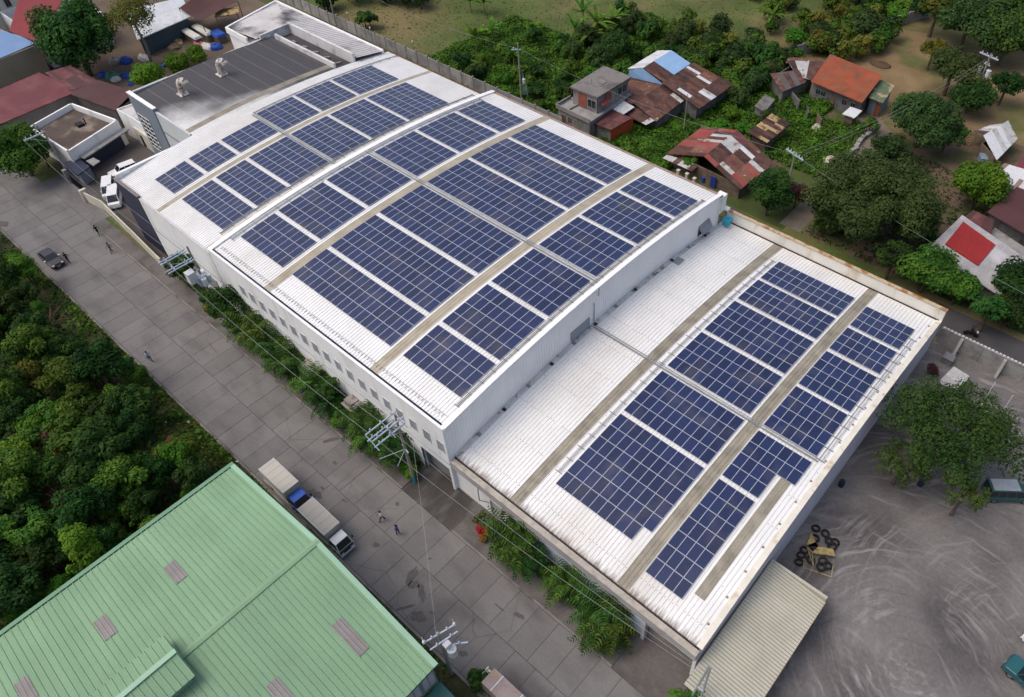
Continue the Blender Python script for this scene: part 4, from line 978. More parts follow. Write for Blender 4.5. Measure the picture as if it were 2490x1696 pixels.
sheet_roof(cp1, (-36.6, 86.9, 3.0), (-34.5, 78.8, 2.6), (-30.5, 79.0, 3.35), (-30.2, 87.6, 3.7), 8, 1, [(RUST[0], 5), (RUST[1], 3), (RUST[2], 2)], 26)
sheet_roof(cp1, (-33.0, 77.4, 2.2), (-26.0, 76.6, 2.1), (-25.2, 79.0, 2.55), (-32.6, 79.6, 2.6), 7, 1, [(RUST[1], 3), (RUST[0], 3), (TIN, 0.5)], 27)

# ---- patchwork roofed shanty nearest the lower hall
s3 = thing('house', 'shanty with red and rust patchwork sheet roof nearest the lower warehouse', 'house', (-11, 77, 0))
walls(s3, [(-17.4, 72.2), (-4.6, 71.6), (-4.2, 80.0), (-17.0, 81.4)], 2.4, plank)
sheet_roof(s3, (-18.0, 81.6, 2.6), (-18.0, 71.2, 2.6), (-12.2, 73.0, 3.7), (-12.2, 82.6, 3.7), 10, 2, [(REDP, 4), (RUST[1], 3), (TIN, 1.6), (RUST[0], 2)], 31)
sheet_roof(s3, (-4.0, 70.7, 2.5), (-3.6, 80.0, 2.5), (-12.2, 82.6, 3.72), (-12.2, 73.0, 3.72), 10, 3, [(RUST[0], 5), (MAROON, 3), (REDP, 1.5), (RUST[1], 2), (TIN, 0.6), (TINW, 0.3)], 32)
sheet_roof(s3, (-18.2, 70.6, 2.0), (-12.6, 70.6, 2.0), (-12.4, 72.2, 2.4), (-17.9, 71.4, 2.4), 6, 1, [(RUST[2], 2), (TIN, 1)], 33)
b = MB(); b.box(-9.6, -8.7, 71.45, 71.6, 0, 2.0); b.build('door', mat('blue_door', (0.02, 0.04, 0.22), 0.6), s3)
shd = thing('shed', 'open shed with striped cream and rust sheet roof behind the shanty', 'shed', (-9.3, 88, 0))
walls(shd, [(-10.8, 85.0), (-8.0, 85.0), (-7.9, 91.3), (-10.8, 91.3)], 2.4, plank)
sheet_roof(shd, (-7.4, 84.2, 2.5), (-7.4, 91.7, 2.5), (-11.1, 91.7, 3.0), (-11.1, 84.2, 3.0), 9, 2, [(RUST[0], 3), (mat('yellow_rust_sheet', (0.36, 0.27, 0.13), 0.8, 0.2, 0.8, col2=(0.16, 0.08, 0.04), mask=(0.5, 0.6), mscale=1.3), 2)], 34)
b = MB(); b.prism([(-15.3, 93.9), (-13.2, 93.3), (-13.9, 97.7), (-15.9, 98.2)], -0.1, 1.8); b.prism([(-15.45, 93.75), (-13.05, 93.15), (-13.8, 97.85), (-16.05, 98.35)], 1.8, 1.92)
setp(b.build('block_tank', block), 'grey concrete block tank with slab lid in the weeds', 'tank')

# ---- red roofed long house
rh = thing('house', 'long block house with orange-red corrugated roof beside the dry meadow', 'house', (-6, 108, 0))
walls(rh, [(-11.0, 105.4), (-1.1, 104.8), (-1.6, 111.8), (-11.6, 113.0)], [(3.55, 3.55), (3.55, 4.6), (4.6, 4.6), (4.6, 3.55)], block)
sheet_roof(rh, (-10.8, 104.4, 3.6), (-0.7, 103.4, 3.6), (-1.3, 111.9, 4.9), (-12.0, 113.2, 4.9), 16, 1, [(ORANGE, 1)], 41)
for i, x in enumerate((-9.4, -8.4, -4.2, -2.6)): flat_window(rh, (x, 105.36-0.06*(x+11), 1.3), '-y', 0.8, 0.9)
b = MB(); b.wallseg((-6.9, 105.08), (-6.0, 105.02), 0.08, 0, 2.1); b.build('door', plank, rh)
ge = thing('shed', 'green and cream sheet roofed extension with rusty red door', 'shed', (0.4, 109, 0))
walls(ge, [(-0.8, 107.4), (1.4, 107.2), (1.0, 111.6), (-1.4, 111.8)], 3.0, bluegrey)
sheet_roof(ge, (-0.9, 106.6, 3.15), (1.8, 106.4, 3.15), (1.2, 111.8, 3.9), (-1.6, 112.2, 3.9), 4, 1, [(GREENR, 1)], 42)
b = MB(); b.wallseg((0.5, 107.22), (1.35, 107.14), 0.08, 0, 2.3); b.build('door', ORANGE, ge)
rl_ = thing('house', 'low house with grey and rust roofs left of the long red roof', 'house', (-15, 106, 0))
walls(rl_, [(-17.6, 103.2), (-13.8, 100.4), (-12.4, 105.5), (-12.6, 112.0), (-17.2, 111.0)], 2.6, block)
sheet_roof(rl_, (-13.6, 99.8, 2.6), (-12.0, 105.2, 2.7), (-14.8, 107.5, 3.2), (-18.2, 103.2, 3.1), 5, 1, [(RUST[2], 2), (mat('dark_grey_sheet', (0.10, 0.085, 0.085), 0.8, 0.15), 2)], 43)
sheet_roof(rl_, (-14.0, 105.8, 2.9), (-11.6, 106.4, 2.9), (-12.6, 112.8, 3.4), (-18.0, 109.0, 3.4), 5, 1, [(TIN, 2), (RUST[0], 2)], 44)
sheet_roof(rl_, (-18.2, 108.8, 2.9), (-13.0, 112.9, 3.0), (-13.6, 114.2, 3.2), (-18.6, 110.6, 3.2), 4, 1, [(RUST[1], 2), (TIN, 1)], 45)
wh = thing('hut', 'small wooden hut with white sheet roof by the dirt track', 'hut', (-1.3, 102, 0))
walls(wh, [(-2.1, 101.1), (-0.7, 101.1), (-0.6, 102.7), (-2.0, 102.7)], 2.0, plank)
sheet_roof(wh, (-2.5, 100.6, 2.1), (-0.3, 100.7, 2.1), (-0.2, 103.2, 2.4), (-2.3, 103.1, 2.4), 3, 1, [(TINW, 1)], 46)
bk = thing('garden_wall', 'broken block wall with a planked gap in front of the long house', 'wall', (-9, 102, 0))
b = MB(); b.wallseg((-13.0, 102.2), (-10.2, 100.2), 0.2, 0, 1.9); b.build('wall_section', block, bk)
b = MB(); b.wallseg((-8.2, 99.2), (-7.2, 97.6), 0.2, 0, 2.0); b.build('wall_section', block, bk)
b = MB(); b.wallseg((-6.0, 98.8), (-4.4, 97.2), 0.15, 0, 1.8); b.build('plank_section', plank, bk)
# meadow wall
mw = thing('boundary_wall', 'pale grey panel wall running along the far side of the dry meadow', 'wall', (-14, 132, 0))
a_, e_ = Vector((-22.5, 112.5)), Vector((-3.5, 162.0)); dd = (e_-a_).normalized(); ang = math.atan2(dd.y, dd.x)
pm2 = MB().box(0.13, 3.35, -0.06, 0.06, 0, 2.25).mesh('wall_panel', MC['fence_concrete'])
pp2 = MB().box(-0.11, 0.11, -0.12, 0.12, 0, 2.45).mesh('post', grey_conc)
for i in range(15):
    q = a_+dd*3.5*i
    link('wall_panel', pm2, mw, loc=(q.x, q.y, -0.05), rot=(0, 0, ang)); link('post', pp2, mw, loc=(q.x, q.y, -0.05), rot=(0, 0, ang))
# low stone wall by the track
stw = thing('stone_wall', 'low mossy stone wall beside the dirt track', 'wall', (3, 92, 0))
rg = random.Random(9)
for i in range(30):
    y = 83+i*0.62; x = 3.0+0.15*math.sin(y)+(-0.3 if y > 96 else 0)
    b = MB(); b.obox((x, y), 0.28+rg.uniform(0, .08), 0.29, -0.1, 0.45+rg.uniform(0, .25), rg.uniform(-.2, .2)); b.build('stone', grey_conc, stw)

# ---- hamlet on the right
ws_ = thing('shack', 'shack with bright tin gable roof and grey plank end wall', 'shack', (20.6, 108, 0))
walls(ws_, [(18.9, 106.2), (22.0, 103.5), (22.4, 110.8), (19.9, 112.6)], 2.4, plank)
sheet_roof(ws_, (22.5, 102.8, 2.5), (22.9, 110.9, 2.5), (20.1, 113.2, 3.7), (18.7, 106.3, 3.7), 6, 1, [(TINW, 5), (TIN, 1)], 51)
sheet_roof(ws_, (16.6, 108.8, 2.3), (18.0, 112.6, 2.3), (20.1, 113.2, 3.2), (18.7, 107.6, 3.2), 4, 1, [(TIN, 2), (RUST[0], 1), (TINW, 1)], 52)
b = MB(); b.obox((20.3, 104.3), 0.55, 0.9, 0.5, 1.5, 0.5); b.box(20.0, 20.6, 104, 104.6, -0.05, 0.5); setp(b.build('laundry_rack', mat('blue_grey_cloth', (0.16, 0.22, 0.28), 0.9)), 'laundry draped over a rack before the tin roofed shack', 'laundry')
def ladder(par=None):
    b = MB()
    for s_ in (0, 0.9): b.cyl((16.0+s_, 108.2, 0), (16.2+s_, 109.3, 2.4), 0.06, n=5)
    for i in range(6): b.cyl((16.0+0.03*i, 108.2+0.18*i, 0.3+0.38*i), (16.9+0.03*i, 108.2+0.18*i, 0.3+0.38*i), 0.045, n=5)
    setp(b.build('ladder', mat('raw_wood', (0.33, 0.20, 0.10), 0.9, 0.2)), 'wooden ladder leaning against the shack', 'ladder')
ladder()
gr = thing('house', 'long house with grey sheet roof and one bright red section', 'house', (28.5, 77.5, 0))
walls(gr, [(23.6, 73.6), (33.2, 72.4), (33.4, 79.4), (24.2, 82.6)], 3.0, block)
greyS = mat('grey_sheet', (0.30, 0.295, 0.30), 0.6, 0.12, 0.5, col2=(0.40, 0.40, 0.42), mask=(0.5, 0.66), mscale=0.4)
sheet_roof(gr, (23.1, 74.6, 3.2), (33.8, 71.4, 3.2), (33.6, 79.6, 4.2), (24.1, 83.2, 4.2), 16, 1, [(greyS, 1)], 61)
sheet_roof(gr, (24.6, 76.4, 3.62), (29.6, 74.9, 3.62), (29.9, 79.7, 4.22), (24.75, 81.8, 4.22), 6, 1, [(BRIGHTRED, 1)], 62)
mh = thing('house', 'maroon roofed house with grey paved side court at the right edge', 'house', (31, 90, 0))
walls(mh, [(26.8, 88.2), (36, 86.6), (36, 95.0), (29.2, 94.4)], 3.0, block)
sheet_roof(mh, (26.3, 87.6, 3.2), (37, 84.6, 3.2), (37, 94.6, 4.2), (27.6, 94.8, 4.2), 12, 1, [(DKMAROON, 1)], 63)
b = MB(); b.prism([(27.3, 83.2), (36, 80.6), (36, 84.4), (28.2, 87.2)], -0.05, 1.6); b.build('side_court', grey_conc, mh)
sheet_roof(mh, (23.9, 83.6, 2.6), (28.9, 82.2, 2.6), (27.6, 86.6, 3.1), (24.6, 87.0, 3.1), 5, 1, [(DKMAROON, 2), (MAROON, 1)], 64)
wr = thing('house', 'house with white tin roof patched in brown at the right edge', 'house', (26, 97.5, 0))
walls(wr, [(23.4, 96.2), (30.5, 96.0), (30.5, 100.8), (24.6, 100.5)], 2.8, block)
sheet_roof(wr, (23.0, 96.3, 3.0), (31.5, 95.8, 3.0), (31.0, 101.2, 3.7), (24.0, 100.6, 3.7), 11, 2, [(TINW, 5), (mat('brown_patch_sheet', (0.22, 0.15, 0.13), 0.8, 0.15), 1.6)], 65)
rd = thing('house', 'dark red roofed house in the far right corner of the hamlet', 'house', (30, 104, 0))
walls(rd, [(25.2, 101.8), (34, 101.6), (34, 108), (27, 109)], 2.6, plank)
sheet_roof(rd, (24.8, 101.6, 2.8), (35, 101.2, 2.8), (35, 108.4, 3.6), (26.4, 109.4, 3.6), 10, 1, [(MAROON, 3), (BRIGHTRED, 1)], 66)

# ---- buildings beyond the forecourt (upper left)
a1 = thing('annex_building', 'white walled annex with brown stained flat roof beside the courtyard', 'building', (-96, 13, 0))
roofpoly = [(-103.4, 16.7), (-101.2, 8.6), (-88.9, 9.4), (-91.9, 19.1)]
walls(a1, roofpoly, 4.5, white_wall, th=0.3)
b = MB(); b.prism([(-102.9, 16.4), (-100.9, 9.0), (-89.3, 9.8), (-92.1, 18.6)], 3.4, 3.55); b.build('flat_roof', mat('stained_flat_roof', (0.095, 0.072, 0.062), 0.9, 0.22, 0.35, col2=(0.19, 0.155, 0.13), mask=(0.5, 0.68), mscale=0.35), a1)
b = MB(); b.hexa([(-88.9, 10.6, 2.75), (-87.9, 10.9, 2.75), (-90.7, 19.8, 2.75), (-91.7, 19.5, 2.75)], [(-88.9, 10.6, 2.95), (-87.9, 10.9, 2.95), (-90.7, 19.8, 2.95), (-91.7, 19.5, 2.95)]); b.build('canopy', grey_conc, a1)
b = MB(); b.wallseg((-88.85, 10.4), (-91.2, 18.2), 0.04, 0, 2.7); b.build('shutter_door', navy, a1)
b = MB(); b.box(-97.4, -96.2, 14.2, 15.3, 3.55, 4.0); b.tube([(-96.6, 15.6, 3.55), (-96.6, 15.6, 4.6)], 0.12); setp(b.build('roof_scrap', black), 'black scrap heap lying on the stained flat roof', 'scrap')
a2 = thing('annex_building', 'white plastered block between the annex and the blue grey corner wall', 'building', (-90, 22, 0))
walls(a2, [(-94.6, 20.4), (-91.6, 20.6), (-83.9, 20.9), (-83.9, 24.6), (-94.0, 24.2)], 4.9, white_wall)
b = MB(); b.prism([(-94.5, 20.6), (-84.0, 21.0), (-84.0, 24.4), (-93.9, 24.1)], 4.4, 4.6); b.build('flat_roof', soot_part, a2)
b = MB(); b.box(-90.6, -84.0, 20.4, 20.85, 0, 3.0); b.build('cream_wall', cream, a2)
b = MB(); b.box(-89.0, -88.2, 20.34, 20.42, 0.1, 2.2); b.build('door', black, a2)
gh = thing('guard_house', 'small navy roofed guard house at the courtyard gate', 'guard house', (-87, 9.3, 0))
walls(gh, [(-89.0, 8.5), (-85.6, 8.6), (-86.4, 10.6), (-89.4, 10.2)], 2.4, bluegrey)
b = MB(); b.prism([(-90.0, 8.1), (-84.8, 8.2), (-85.6, 10.4), (-89.4, 10.5)], 2.4, 2.6); b.build('roof', navy, gh)
b = MB(); b.prism([(-87.4, 10.8), (-85.2, 10.9), (-85.6, 12.2), (-87.4, 12.0)], 2.6, 2.75); b.build('canopy', grey_conc, gh)
flat_window(gh, (-87.2, 8.52, 1.0), '-y', 1.2, 0.9)
gt = thing('gate', 'dark sliding gate frame beside the guard house', 'gate', (-85, 7.6, 0))
b = MB()
for i in range(18): b.box(-87.6+i*0.35, -87.55+i*0.35, 7.55, 7.62, 0.05, 1.9)
b.box(-87.7, -81.4, 7.54, 7.63, 1.9, 2.0); b.box(-87.7, -81.4, 7.54, 7.63, 0.05, 0.15)
b.build('bars', black, gt)
pl = MB().box(-88.6, -88.0, 7.2, 7.9, -0.05, 2.4); pl.build('gate_pier', grey_conc, gt)
cw = thing('courtyard_wall', 'low cream wall between the forecourt and the parked vans', 'wall', (-70, 7, 0))
pts = [(-81.2, 6.9), (-76.9, 7.6), (-66.3, 7.05), (-57.6, 6.5)]
for i in range(3):
    b = MB(); b.wallseg(pts[i], (pts[i+1][0]-0.02, pts[i+1][1]), 0.16, -0.1, 1.75); b.build('wall_section', cream, cw)
b = MB(); b.box(-81.7, -81.25, 6.5, 7.5, -0.1, 2.1); b.build('pier', cream, cw)
rr = thing('house', 'long maroon roofed building beyond the annex', 'building', (-109, 5, 0))
walls(rr, [(-112.8, -8), (-105.4, -8), (-106.8, 18.4), (-114.2, 16.8)], 4.4, mat('grey_plaster', (0.21, 0.19, 0.18), 0.9, 0.12, 0.5))
redL = mat('long_maroon_roof', (0.135, 0.035, 0.042), 0.6, 0.1, 0.4, col2=(0.18, 0.06, 0.06), mask=(0.45, 0.65), mscale=0.3)
sheet_roof(rr, (-104.6, -8, 4.6), (-106.2, 19.3, 4.6), (-115.0, 17.0, 6.0), (-112.3, -8, 6.0), 36, 1, [(redL, 1)], 71)
sheet_roof(rr, (-116.4, 17.0, 5.4), (-113.8, -8, 5.4), (-112.3, -8, 6.05), (-115.0, 17.0, 6.05), 30, 1, [(BRIGHTRED, 1)], 72)
br = thing('house', 'brown roofed building between the long maroon roof and the stained wing', 'building', (-102, 21, 0))
walls(br, [(-106.6, 18.4), (-95.4, 20.4), (-97.2, 24.6), (-106, 23)], 4.2, mat('brown_grey_plaster', (0.13, 0.118, 0.11), 0.9, 0.14, 0.5))
sheet_roof(br, (-107.0, 17.7, 4.6), (-94.9, 20.2, 4.6), (-97.0, 24.9, 5.3), (-105.6, 23.0, 5.3), 18, 1, [(DKMAROON, 1)], 73)
sheet_roof(br, (-107.0, 17.9, 4.7), (-105.4, 22.8, 5.2), (-114.2, 22.0, 5.6), (-115.2, 18.0, 5.5), 7, 2, [(DKMAROON, 2), (MAROON, 2)], 74)
cb_ = thing('building', 'cream building with pale blue roof at the left edge', 'building', (-132, 12, 0))
walls(cb_, [(-146, -6), (-123.0, -6), (-126.6, 21.6), (-147, 19)], 5.8, mat('stained_cream', (0.33, 0.28, 0.22), 0.9, 0.12, 0.4))
blueR = mat('soft_blue_roof', (0.16, 0.27, 0.47), 0.55, 0.06, 0.4)
sheet_roof(cb_, (-122.4, -6, 6.0), (-127.0, 22.0, 6.0), (-136.0, 18.4, 7.4), (-134, -6, 7.4), 18, 1, [(blueR, 1)], 75)
rt_ = thing('building', 'building with deep red roof and white wall in the upper left corner', 'building', (-138, 27, 0))
walls(rt_, [(-146.5, 23), (-128.5, 22.8), (-130, 36), (-146, 36)], 6.0, white_wall)
sheet_roof(rt_, (-134.4, 20.3, 6.6), (-125.6, 21.6, 6.6), (-138.0, 33.5, 8.2), (-145.8, 28.0, 8.2), 10, 1, [(mat('deep_red_roof', (0.20, 0.024, 0.028), 0.6, 0.08), 1)], 76)
b = MB(); b.box(-152, -146.6, 19, 27, -0.1, 9.5); b.build('tower_wall', mat('pale_cream', (0.62, 0.60, 0.52), 0.8), rt_)
for i in range(3): flat_window(rt_, (-146.58, 20.6+2.3*i, 6.3), 'x', 0.9, 1.5)
# market sheds and junk yard
ms_ = thing('shed', 'long silver roofed market shed behind the feathery tree', 'shed', (-124, 43, 0))
walls(ms_, [(-130.3, 41.3), (-119.3, 37.0), (-120.8, 48.0), (-127.6, 50.8)], 3.2, mat('teal_dark_wall', (0.05, 0.075, 0.09), 0.8))
sheet_roof(ms_, (-118.8, 36.4, 3.6), (-120.2, 48.6, 3.6), (-128.2, 51.6, 4.4), (-131.2, 41.0, 4.4), 12, 2, [(mat('silver_sheet', (0.50, 0.53, 0.56), 0.5, 0.1, 0.5), 3), (TINW, 1)], 81)
tp = thing('awning', 'dark brown tarpaulin awning on poles over the stalls', 'awning', (-119, 52, 0))
b = MB(); q = []
A_, B_, C_, D_ = Vector((-123.4, 48.2, 4.6)), Vector((-115.6, 48.4, 4.2)), Vector((-116.5, 57.5, 4.8)), Vector((-125.6, 56.0, 5.4))
for j in range(7):
    for i in range(7):
        u, v = i/6, j/6
        p = lerp(lerp(A_, B_, u), lerp(D_, C_, u), v); p.z -= 0.8*math.sin(PI*u)*math.sin(PI*v)+0.2*math.sin(PI*u); q.append(p)
b.add(q, [(j*7+i, j*7+i+1, j*7+i+8, j*7+i+7) for j in range(6) for i in range(6)]); b.add([p+Vector((0, 0, -0.03)) for p in q], [(j*7+i+7, j*7+i+8, j*7+i+1, j*7+i) for j in range(6) for i in range(6)])
b.build('canopy', mat('brown_tarp', (0.075, 0.034, 0.032), 0.8, 0.1, 0.5), tp, smooth=True)
for P_ in (A_, B_, C_, D_): MB().cyl((P_.x, P_.y, -0.05), (P_.x, P_.y, P_.z+0.1), 0.09, n=6).build('pole', plank, tp)
yt = thing('awning', 'small yellow stained sheet awning beside the brown tarpaulin', 'awning', (-115, 54, 0))
sheet_roof(yt, (-116.3, 51.6, 3.6), (-113.8, 55.4, 3.6), (-115.6, 57.0, 4.0), (-118.0, 53.4, 4.0), 3, 1, [(MC['yellow_rust_sheet'], 1)], 82)
for x, y in ((-116.2, 51.8), (-113.9, 55.3)): MB().cyl((x, y, -0.05), (x, y, 3.6), 0.08, n=6).build('pole', plank, yt)

# ------------------------------------------------------------------ vegetation
leafM = leafmat('leaves')
leafS = leafmat('ground_leaves', vary=False)
barkM = mat('bark', (0.09, 0.065, 0.045), 0.9, 0.25, 2.0)
palebark = mat('pale_bark', (0.19, 0.165, 0.14), 0.9, 0.2, 2.0)
PAL = {
 'dark': [(0.013, 0.042, 0.010), (0.021, 0.064, 0.012), (0.032, 0.090, 0.015), (0.048, 0.112, 0.017)],
 'mid': [(0.022, 0.070, 0.010), (0.038, 0.105, 0.013), (0.062, 0.140, 0.016), (0.095, 0.165, 0.020)],
 'bright': [(0.045, 0.145, 0.012), (0.068, 0.190, 0.015), (0.105, 0.225, 0.020)],
 'olive': [(0.055, 0.085, 0.014), (0.085, 0.112, 0.016), (0.125, 0.140, 0.022), (0.160, 0.150, 0.026)],
 'dull': [(0.024, 0.050, 0.014), (0.034, 0.066, 0.017), (0.048, 0.084, 0.021), (0.042, 0.082, 0.022)],
 'brown': [(0.085, 0.050, 0.028), (0.12, 0.075, 0.04), (0.075, 0.055, 0.03)],
 'yellow': [(0.13, 0.13, 0.02), (0.19, 0.16, 0.02), (0.09, 0.12, 0.02)],
 'grass': [(0.10, 0.115, 0.035), (0.13, 0.125, 0.045), (0.085, 0.115, 0.03), (0.16, 0.135, 0.06)],
 'drygrass': [(0.19, 0.14, 0.07), (0.16, 0.13, 0.055), (0.14, 0.135, 0.045)],
 'yard': [(0.022, 0.052, 0.012), (0.034, 0.074, 0.015), (0.050, 0.094, 0.018), (0.042, 0.088, 0.017)],
 'red': [(0.35, 0.012, 0.012), (0.45, 0.05, 0.012), (0.50, 0.22, 0.02)],
 'mauve': [(0.10, 0.04, 0.045), (0.07, 0.035, 0.035)],
}
def mesh_np(name, V, F, cols, m):
    """V (n,3); F (k,4) quads; cols (k,3) one colour per face"""
    me = bpy.data.meshes.new(name)
    n, k = len(V), len(F)
    me.vertices.add(n); me.vertices.foreach_set('co', np.asarray(V, dtype=np.float32).ravel())
    me.loops.add(k*4); me.loops.foreach_set('vertex_index', np.asarray(F, dtype=np.int32).ravel())
    me.polygons.add(k); me.polygons.foreach_set('loop_start', np.arange(0, k*4, 4, dtype=np.int32))
    me.update(calc_edges=True)
    ca = me.color_attributes.new('Col', 'FLOAT_COLOR', 'CORNER')
    c4 = np.ones((k, 4, 4), dtype=np.float32); c4[:, :, :3] = np.asarray(cols)[:, None, :]
    ca.data.foreach_set('color', c4.ravel())
    me.materials.append(m)
    me.validate()
    return me
def leaf_quads(rg, P, Nn, size, asp=0.55):
    """diamond leaf quads at P with normals near Nn"""
    k = len(P)
    Nn = Nn+rg.normal(0, 0.33, (k, 3)); Nn /= np.linalg.norm(Nn, axis=1)[:, None]+1e-9
    T = rg.normal(0, 1, (k, 3)); T -= Nn*np.sum(T*Nn, axis=1)[:, None]; T /= np.linalg.norm(T, axis=1)[:, None]+1e-9
    B = np.cross(Nn, T)
    s = size*rg.uniform(0.6, 1.35, (k, 1))
    V = np.stack([P-T*s, P+B*s*asp-Nn*s*0.15, P+T*s, P-B*s*asp-Nn*s*0.15], axis=1).reshape(-1, 3)
    F = np.arange(k*4).reshape(k, 4)
    return V, F
def crown_mesh(seed, r, flat=0.75, nb=14, dens=1.0, ls=0.24, pal='mid', gap=0.0, blob=(0.30, 0.48)):
    ls *= 0.78
    rg = np.random.default_rng(seed)
    pl = np.array(PAL[pal])
    C0 = rg.normal(0, 1, (nb, 3)); C0 /= np.linalg.norm(C0, axis=1)[:, None]
    C0 *= (rg.uniform(0.25, 1.0, (nb, 1))**0.6)*0.68*r; C0[:, 2] *= flat
    C0[:, 2] = np.abs(C0[:, 2])*np.where(rg.random(nb) < 0.75, 1, -0.5)
    RB = rg.uniform(blob[0], blob[1], nb)*r
    tint = rg.uniform(0, 1, nb)
    Vs, Fs, Cs, off = [], [], [], 0
    for i in range(nb):
        k = int(dens*3.0*2*PI*RB[i]**2/(ls*ls*1.1)*0.5)
        D = rg.normal(0, 1, (k, 3)); D[:, 2] += 0.35; D /= np.linalg.norm(D, axis=1)[:, None]
        rad = RB[i]*(1-0.45*rg.random((k, 1))**2.2)*(1+0.16*np.sin(D[:, :1]*7+i)*np.cos(D[:, 1:2]*6+2*i))
        P = C0[i]+D*rad*np.array([1, 1, 0.82])
        V, F = leaf_quads(rg, P, D+np.array([0, 0, 0.5]), ls)
        t = np.clip(tint[i]*0.75+rg.normal(0.12, 0.2, k), 0, 0.999)*(len(pl)-1)
        i0 = t.astype(int); fr = (t-i0)[:, None]
        col = pl[i0]*(1-fr)+pl[np.minimum(i0+1, len(pl)-1)]*fr
        Vs.append(V); Fs.append(F+off); Cs.append(col); off += len(V)
    return mesh_np('crown', np.concatenate(Vs), np.concatenate(Fs), np.concatenate(Cs), leafM), C0, RB
def trunk_mesh(C0, hc, r, tr, seed, m=None, lean=0.0):
    rg = random.Random(seed); b = MB()
    top = Vector((lean, 0, hc-0.25*r))
    b.tube([(0, 0, -0.1), (lean*0.3, 0.05*r, (hc-0.25*r)*0.45), tuple(top)], [tr, tr*0.8, tr*0.6], 7)
    for i, c in enumerate(C0):
        if i > 8: break
        e = Vector((c[0]*0.85, c[1]*0.85, hc+c[2]*0.8))
        mid = lerp(top, e, 0.5)+Vector((0, 0, 0.1*r))
        b.tube([tuple(top), tuple(mid), tuple(e)], [tr*0.5, tr*0.32, tr*0.12], 5)
    return b.mesh('trunk', m or barkM)
def tree(name, label, x, y, hc, r, pal='mid', flat=0.75, nb=14, dens=1.0, ls=0.24, tr=None, seed=1, group=None, cat='tree', blob=(0.30, 0.48), z=0.0, bm=None):
    cm, C0, RB = crown_mesh(seed, r, flat, nb, dens, ls, pal, blob=blob)
    t = thing(name, label, cat, (x, y, z), 0, group)
    link('trunk', trunk_mesh(C0, hc, r, tr or max(0.07, r*0.06), seed, bm), t, local=True)
    link('crown', cm, t, local=True, loc=(0, 0, hc))
    return t
# thicket between the road and the left edge: a few prototypes, every tree an individual
GT = 'trees of the thicket left of the road'
protos = []
for i, (r, pal, hc, ls) in enumerate([(2.5, 'mid', 3.2, .25), (2.8, 'dark', 3.6, .25), (2.3, 'dark', 2.9, .24), (2.1, 'bright', 3.0, .23), (2.9, 'mid', 3.8, .26), (2.2, 'olive', 3.0, .24), (2.6, 'dark', 3.3, .24)]):
    protos.append(tree('thicket_tree', 'leafy green tree crowded into the thicket left of the road', -300, -300, hc, r, pal, 1.0, 24, 0.85, ls*0.72, seed=100+i, group=GT, blob=(0.17, 0.32)))
rg = random.Random(21)
def inview(x, y, z, mg=0.06):
    d = Vector((x, y, z))-cam.location
    dz = d.dot(fw)
    u = 0.5+147.19/2490+1855.07*d.dot(r2)/dz/2490; v = (848-45.16)/1696-1855.07*d.dot(u2)/dz/1696
    return dz > 1 and -mg < u < 1+mg and -mg < v < 1+mg
used = set()
spots = []
yy = -6.4
row = 0
while yy > -42:
    xx = -92+(row % 2)*1.6
    while xx < -16.5:
        x = xx+rg.uniform(-0.9, 0.9); y = yy+rg.uniform(-0.8, 0.8)
        edge = -6.2-1.6*max(0, math.sin((x+30)*0.21))-(3.2 if -33 < x < -24 else 0)
        if y < edge and not (x > -17.8 and y < -5) and inview(x, y, 3, 0.05):
            spots.append((x, y))
        xx += 3.15
    yy -= 2.9; row += 1
spots += [(x+rg.uniform(-1.6, 1.6), y+rg.uniform(-1.5, 1.5)) for x, y in spots if rg.random() < 0.45 and y < -9 and x < -19]
for (x, y) in spots:
    near = y > -8.5
    k = rg.choices(range(7), [4, 4, 4, 2, 4, 1.4, 4])[0]
    sc = rg.choice([rg.uniform(0.5, 0.8), rg.uniform(0.75, 1.1), rg.uniform(0.95, 1.45)])*(0.78 if near else 1.0)
    size_w = 'small' if sc < 0.75 else ('large' if sc > 1.1 else 'middling')
    look_w = ('green', 'dark green', 'blackish green', 'bright green', 'fresh green', 'olive', 'deep green')[k]
    place_w = 'at the road edge of the thicket' if near else ('beside the green warehouse gutter' if x > -25 else ('at the far end of the thicket near the sedan' if x < -62 else ('near the rusty scrap in the thicket' if x > -36 and y > -16 else ('along the left edge of the thicket' if y < -22 else 'in the middle of the thicket'))))
    lab_t = '%s %s leafy tree %s' % (size_w, look_w, place_w)
    if k not in used:
        protos[k]['label'] = lab_t
        used.add(k); o = protos[k]; o.location = (x, y, -0.05); o.rotation_euler.z = rg.uniform(0, 6.28); o.scale = (sc, sc, sc*rg.uniform(.9, 1.2))
    else:
        o = copy_thing(protos[k], (x, y, -0.05), rg.uniform(0, 6.28), sc, lab_t)
        o.scale = (sc*rg.uniform(.75, 1.25), sc*rg.uniform(.75, 1.25), sc*rg.uniform(.85, 1.35))
for k in range(7):
    if k not in used:
        for ch in list(protos[k].children): bpy.data.objects.remove(ch)
        bpy.data.objects.remove(protos[k])
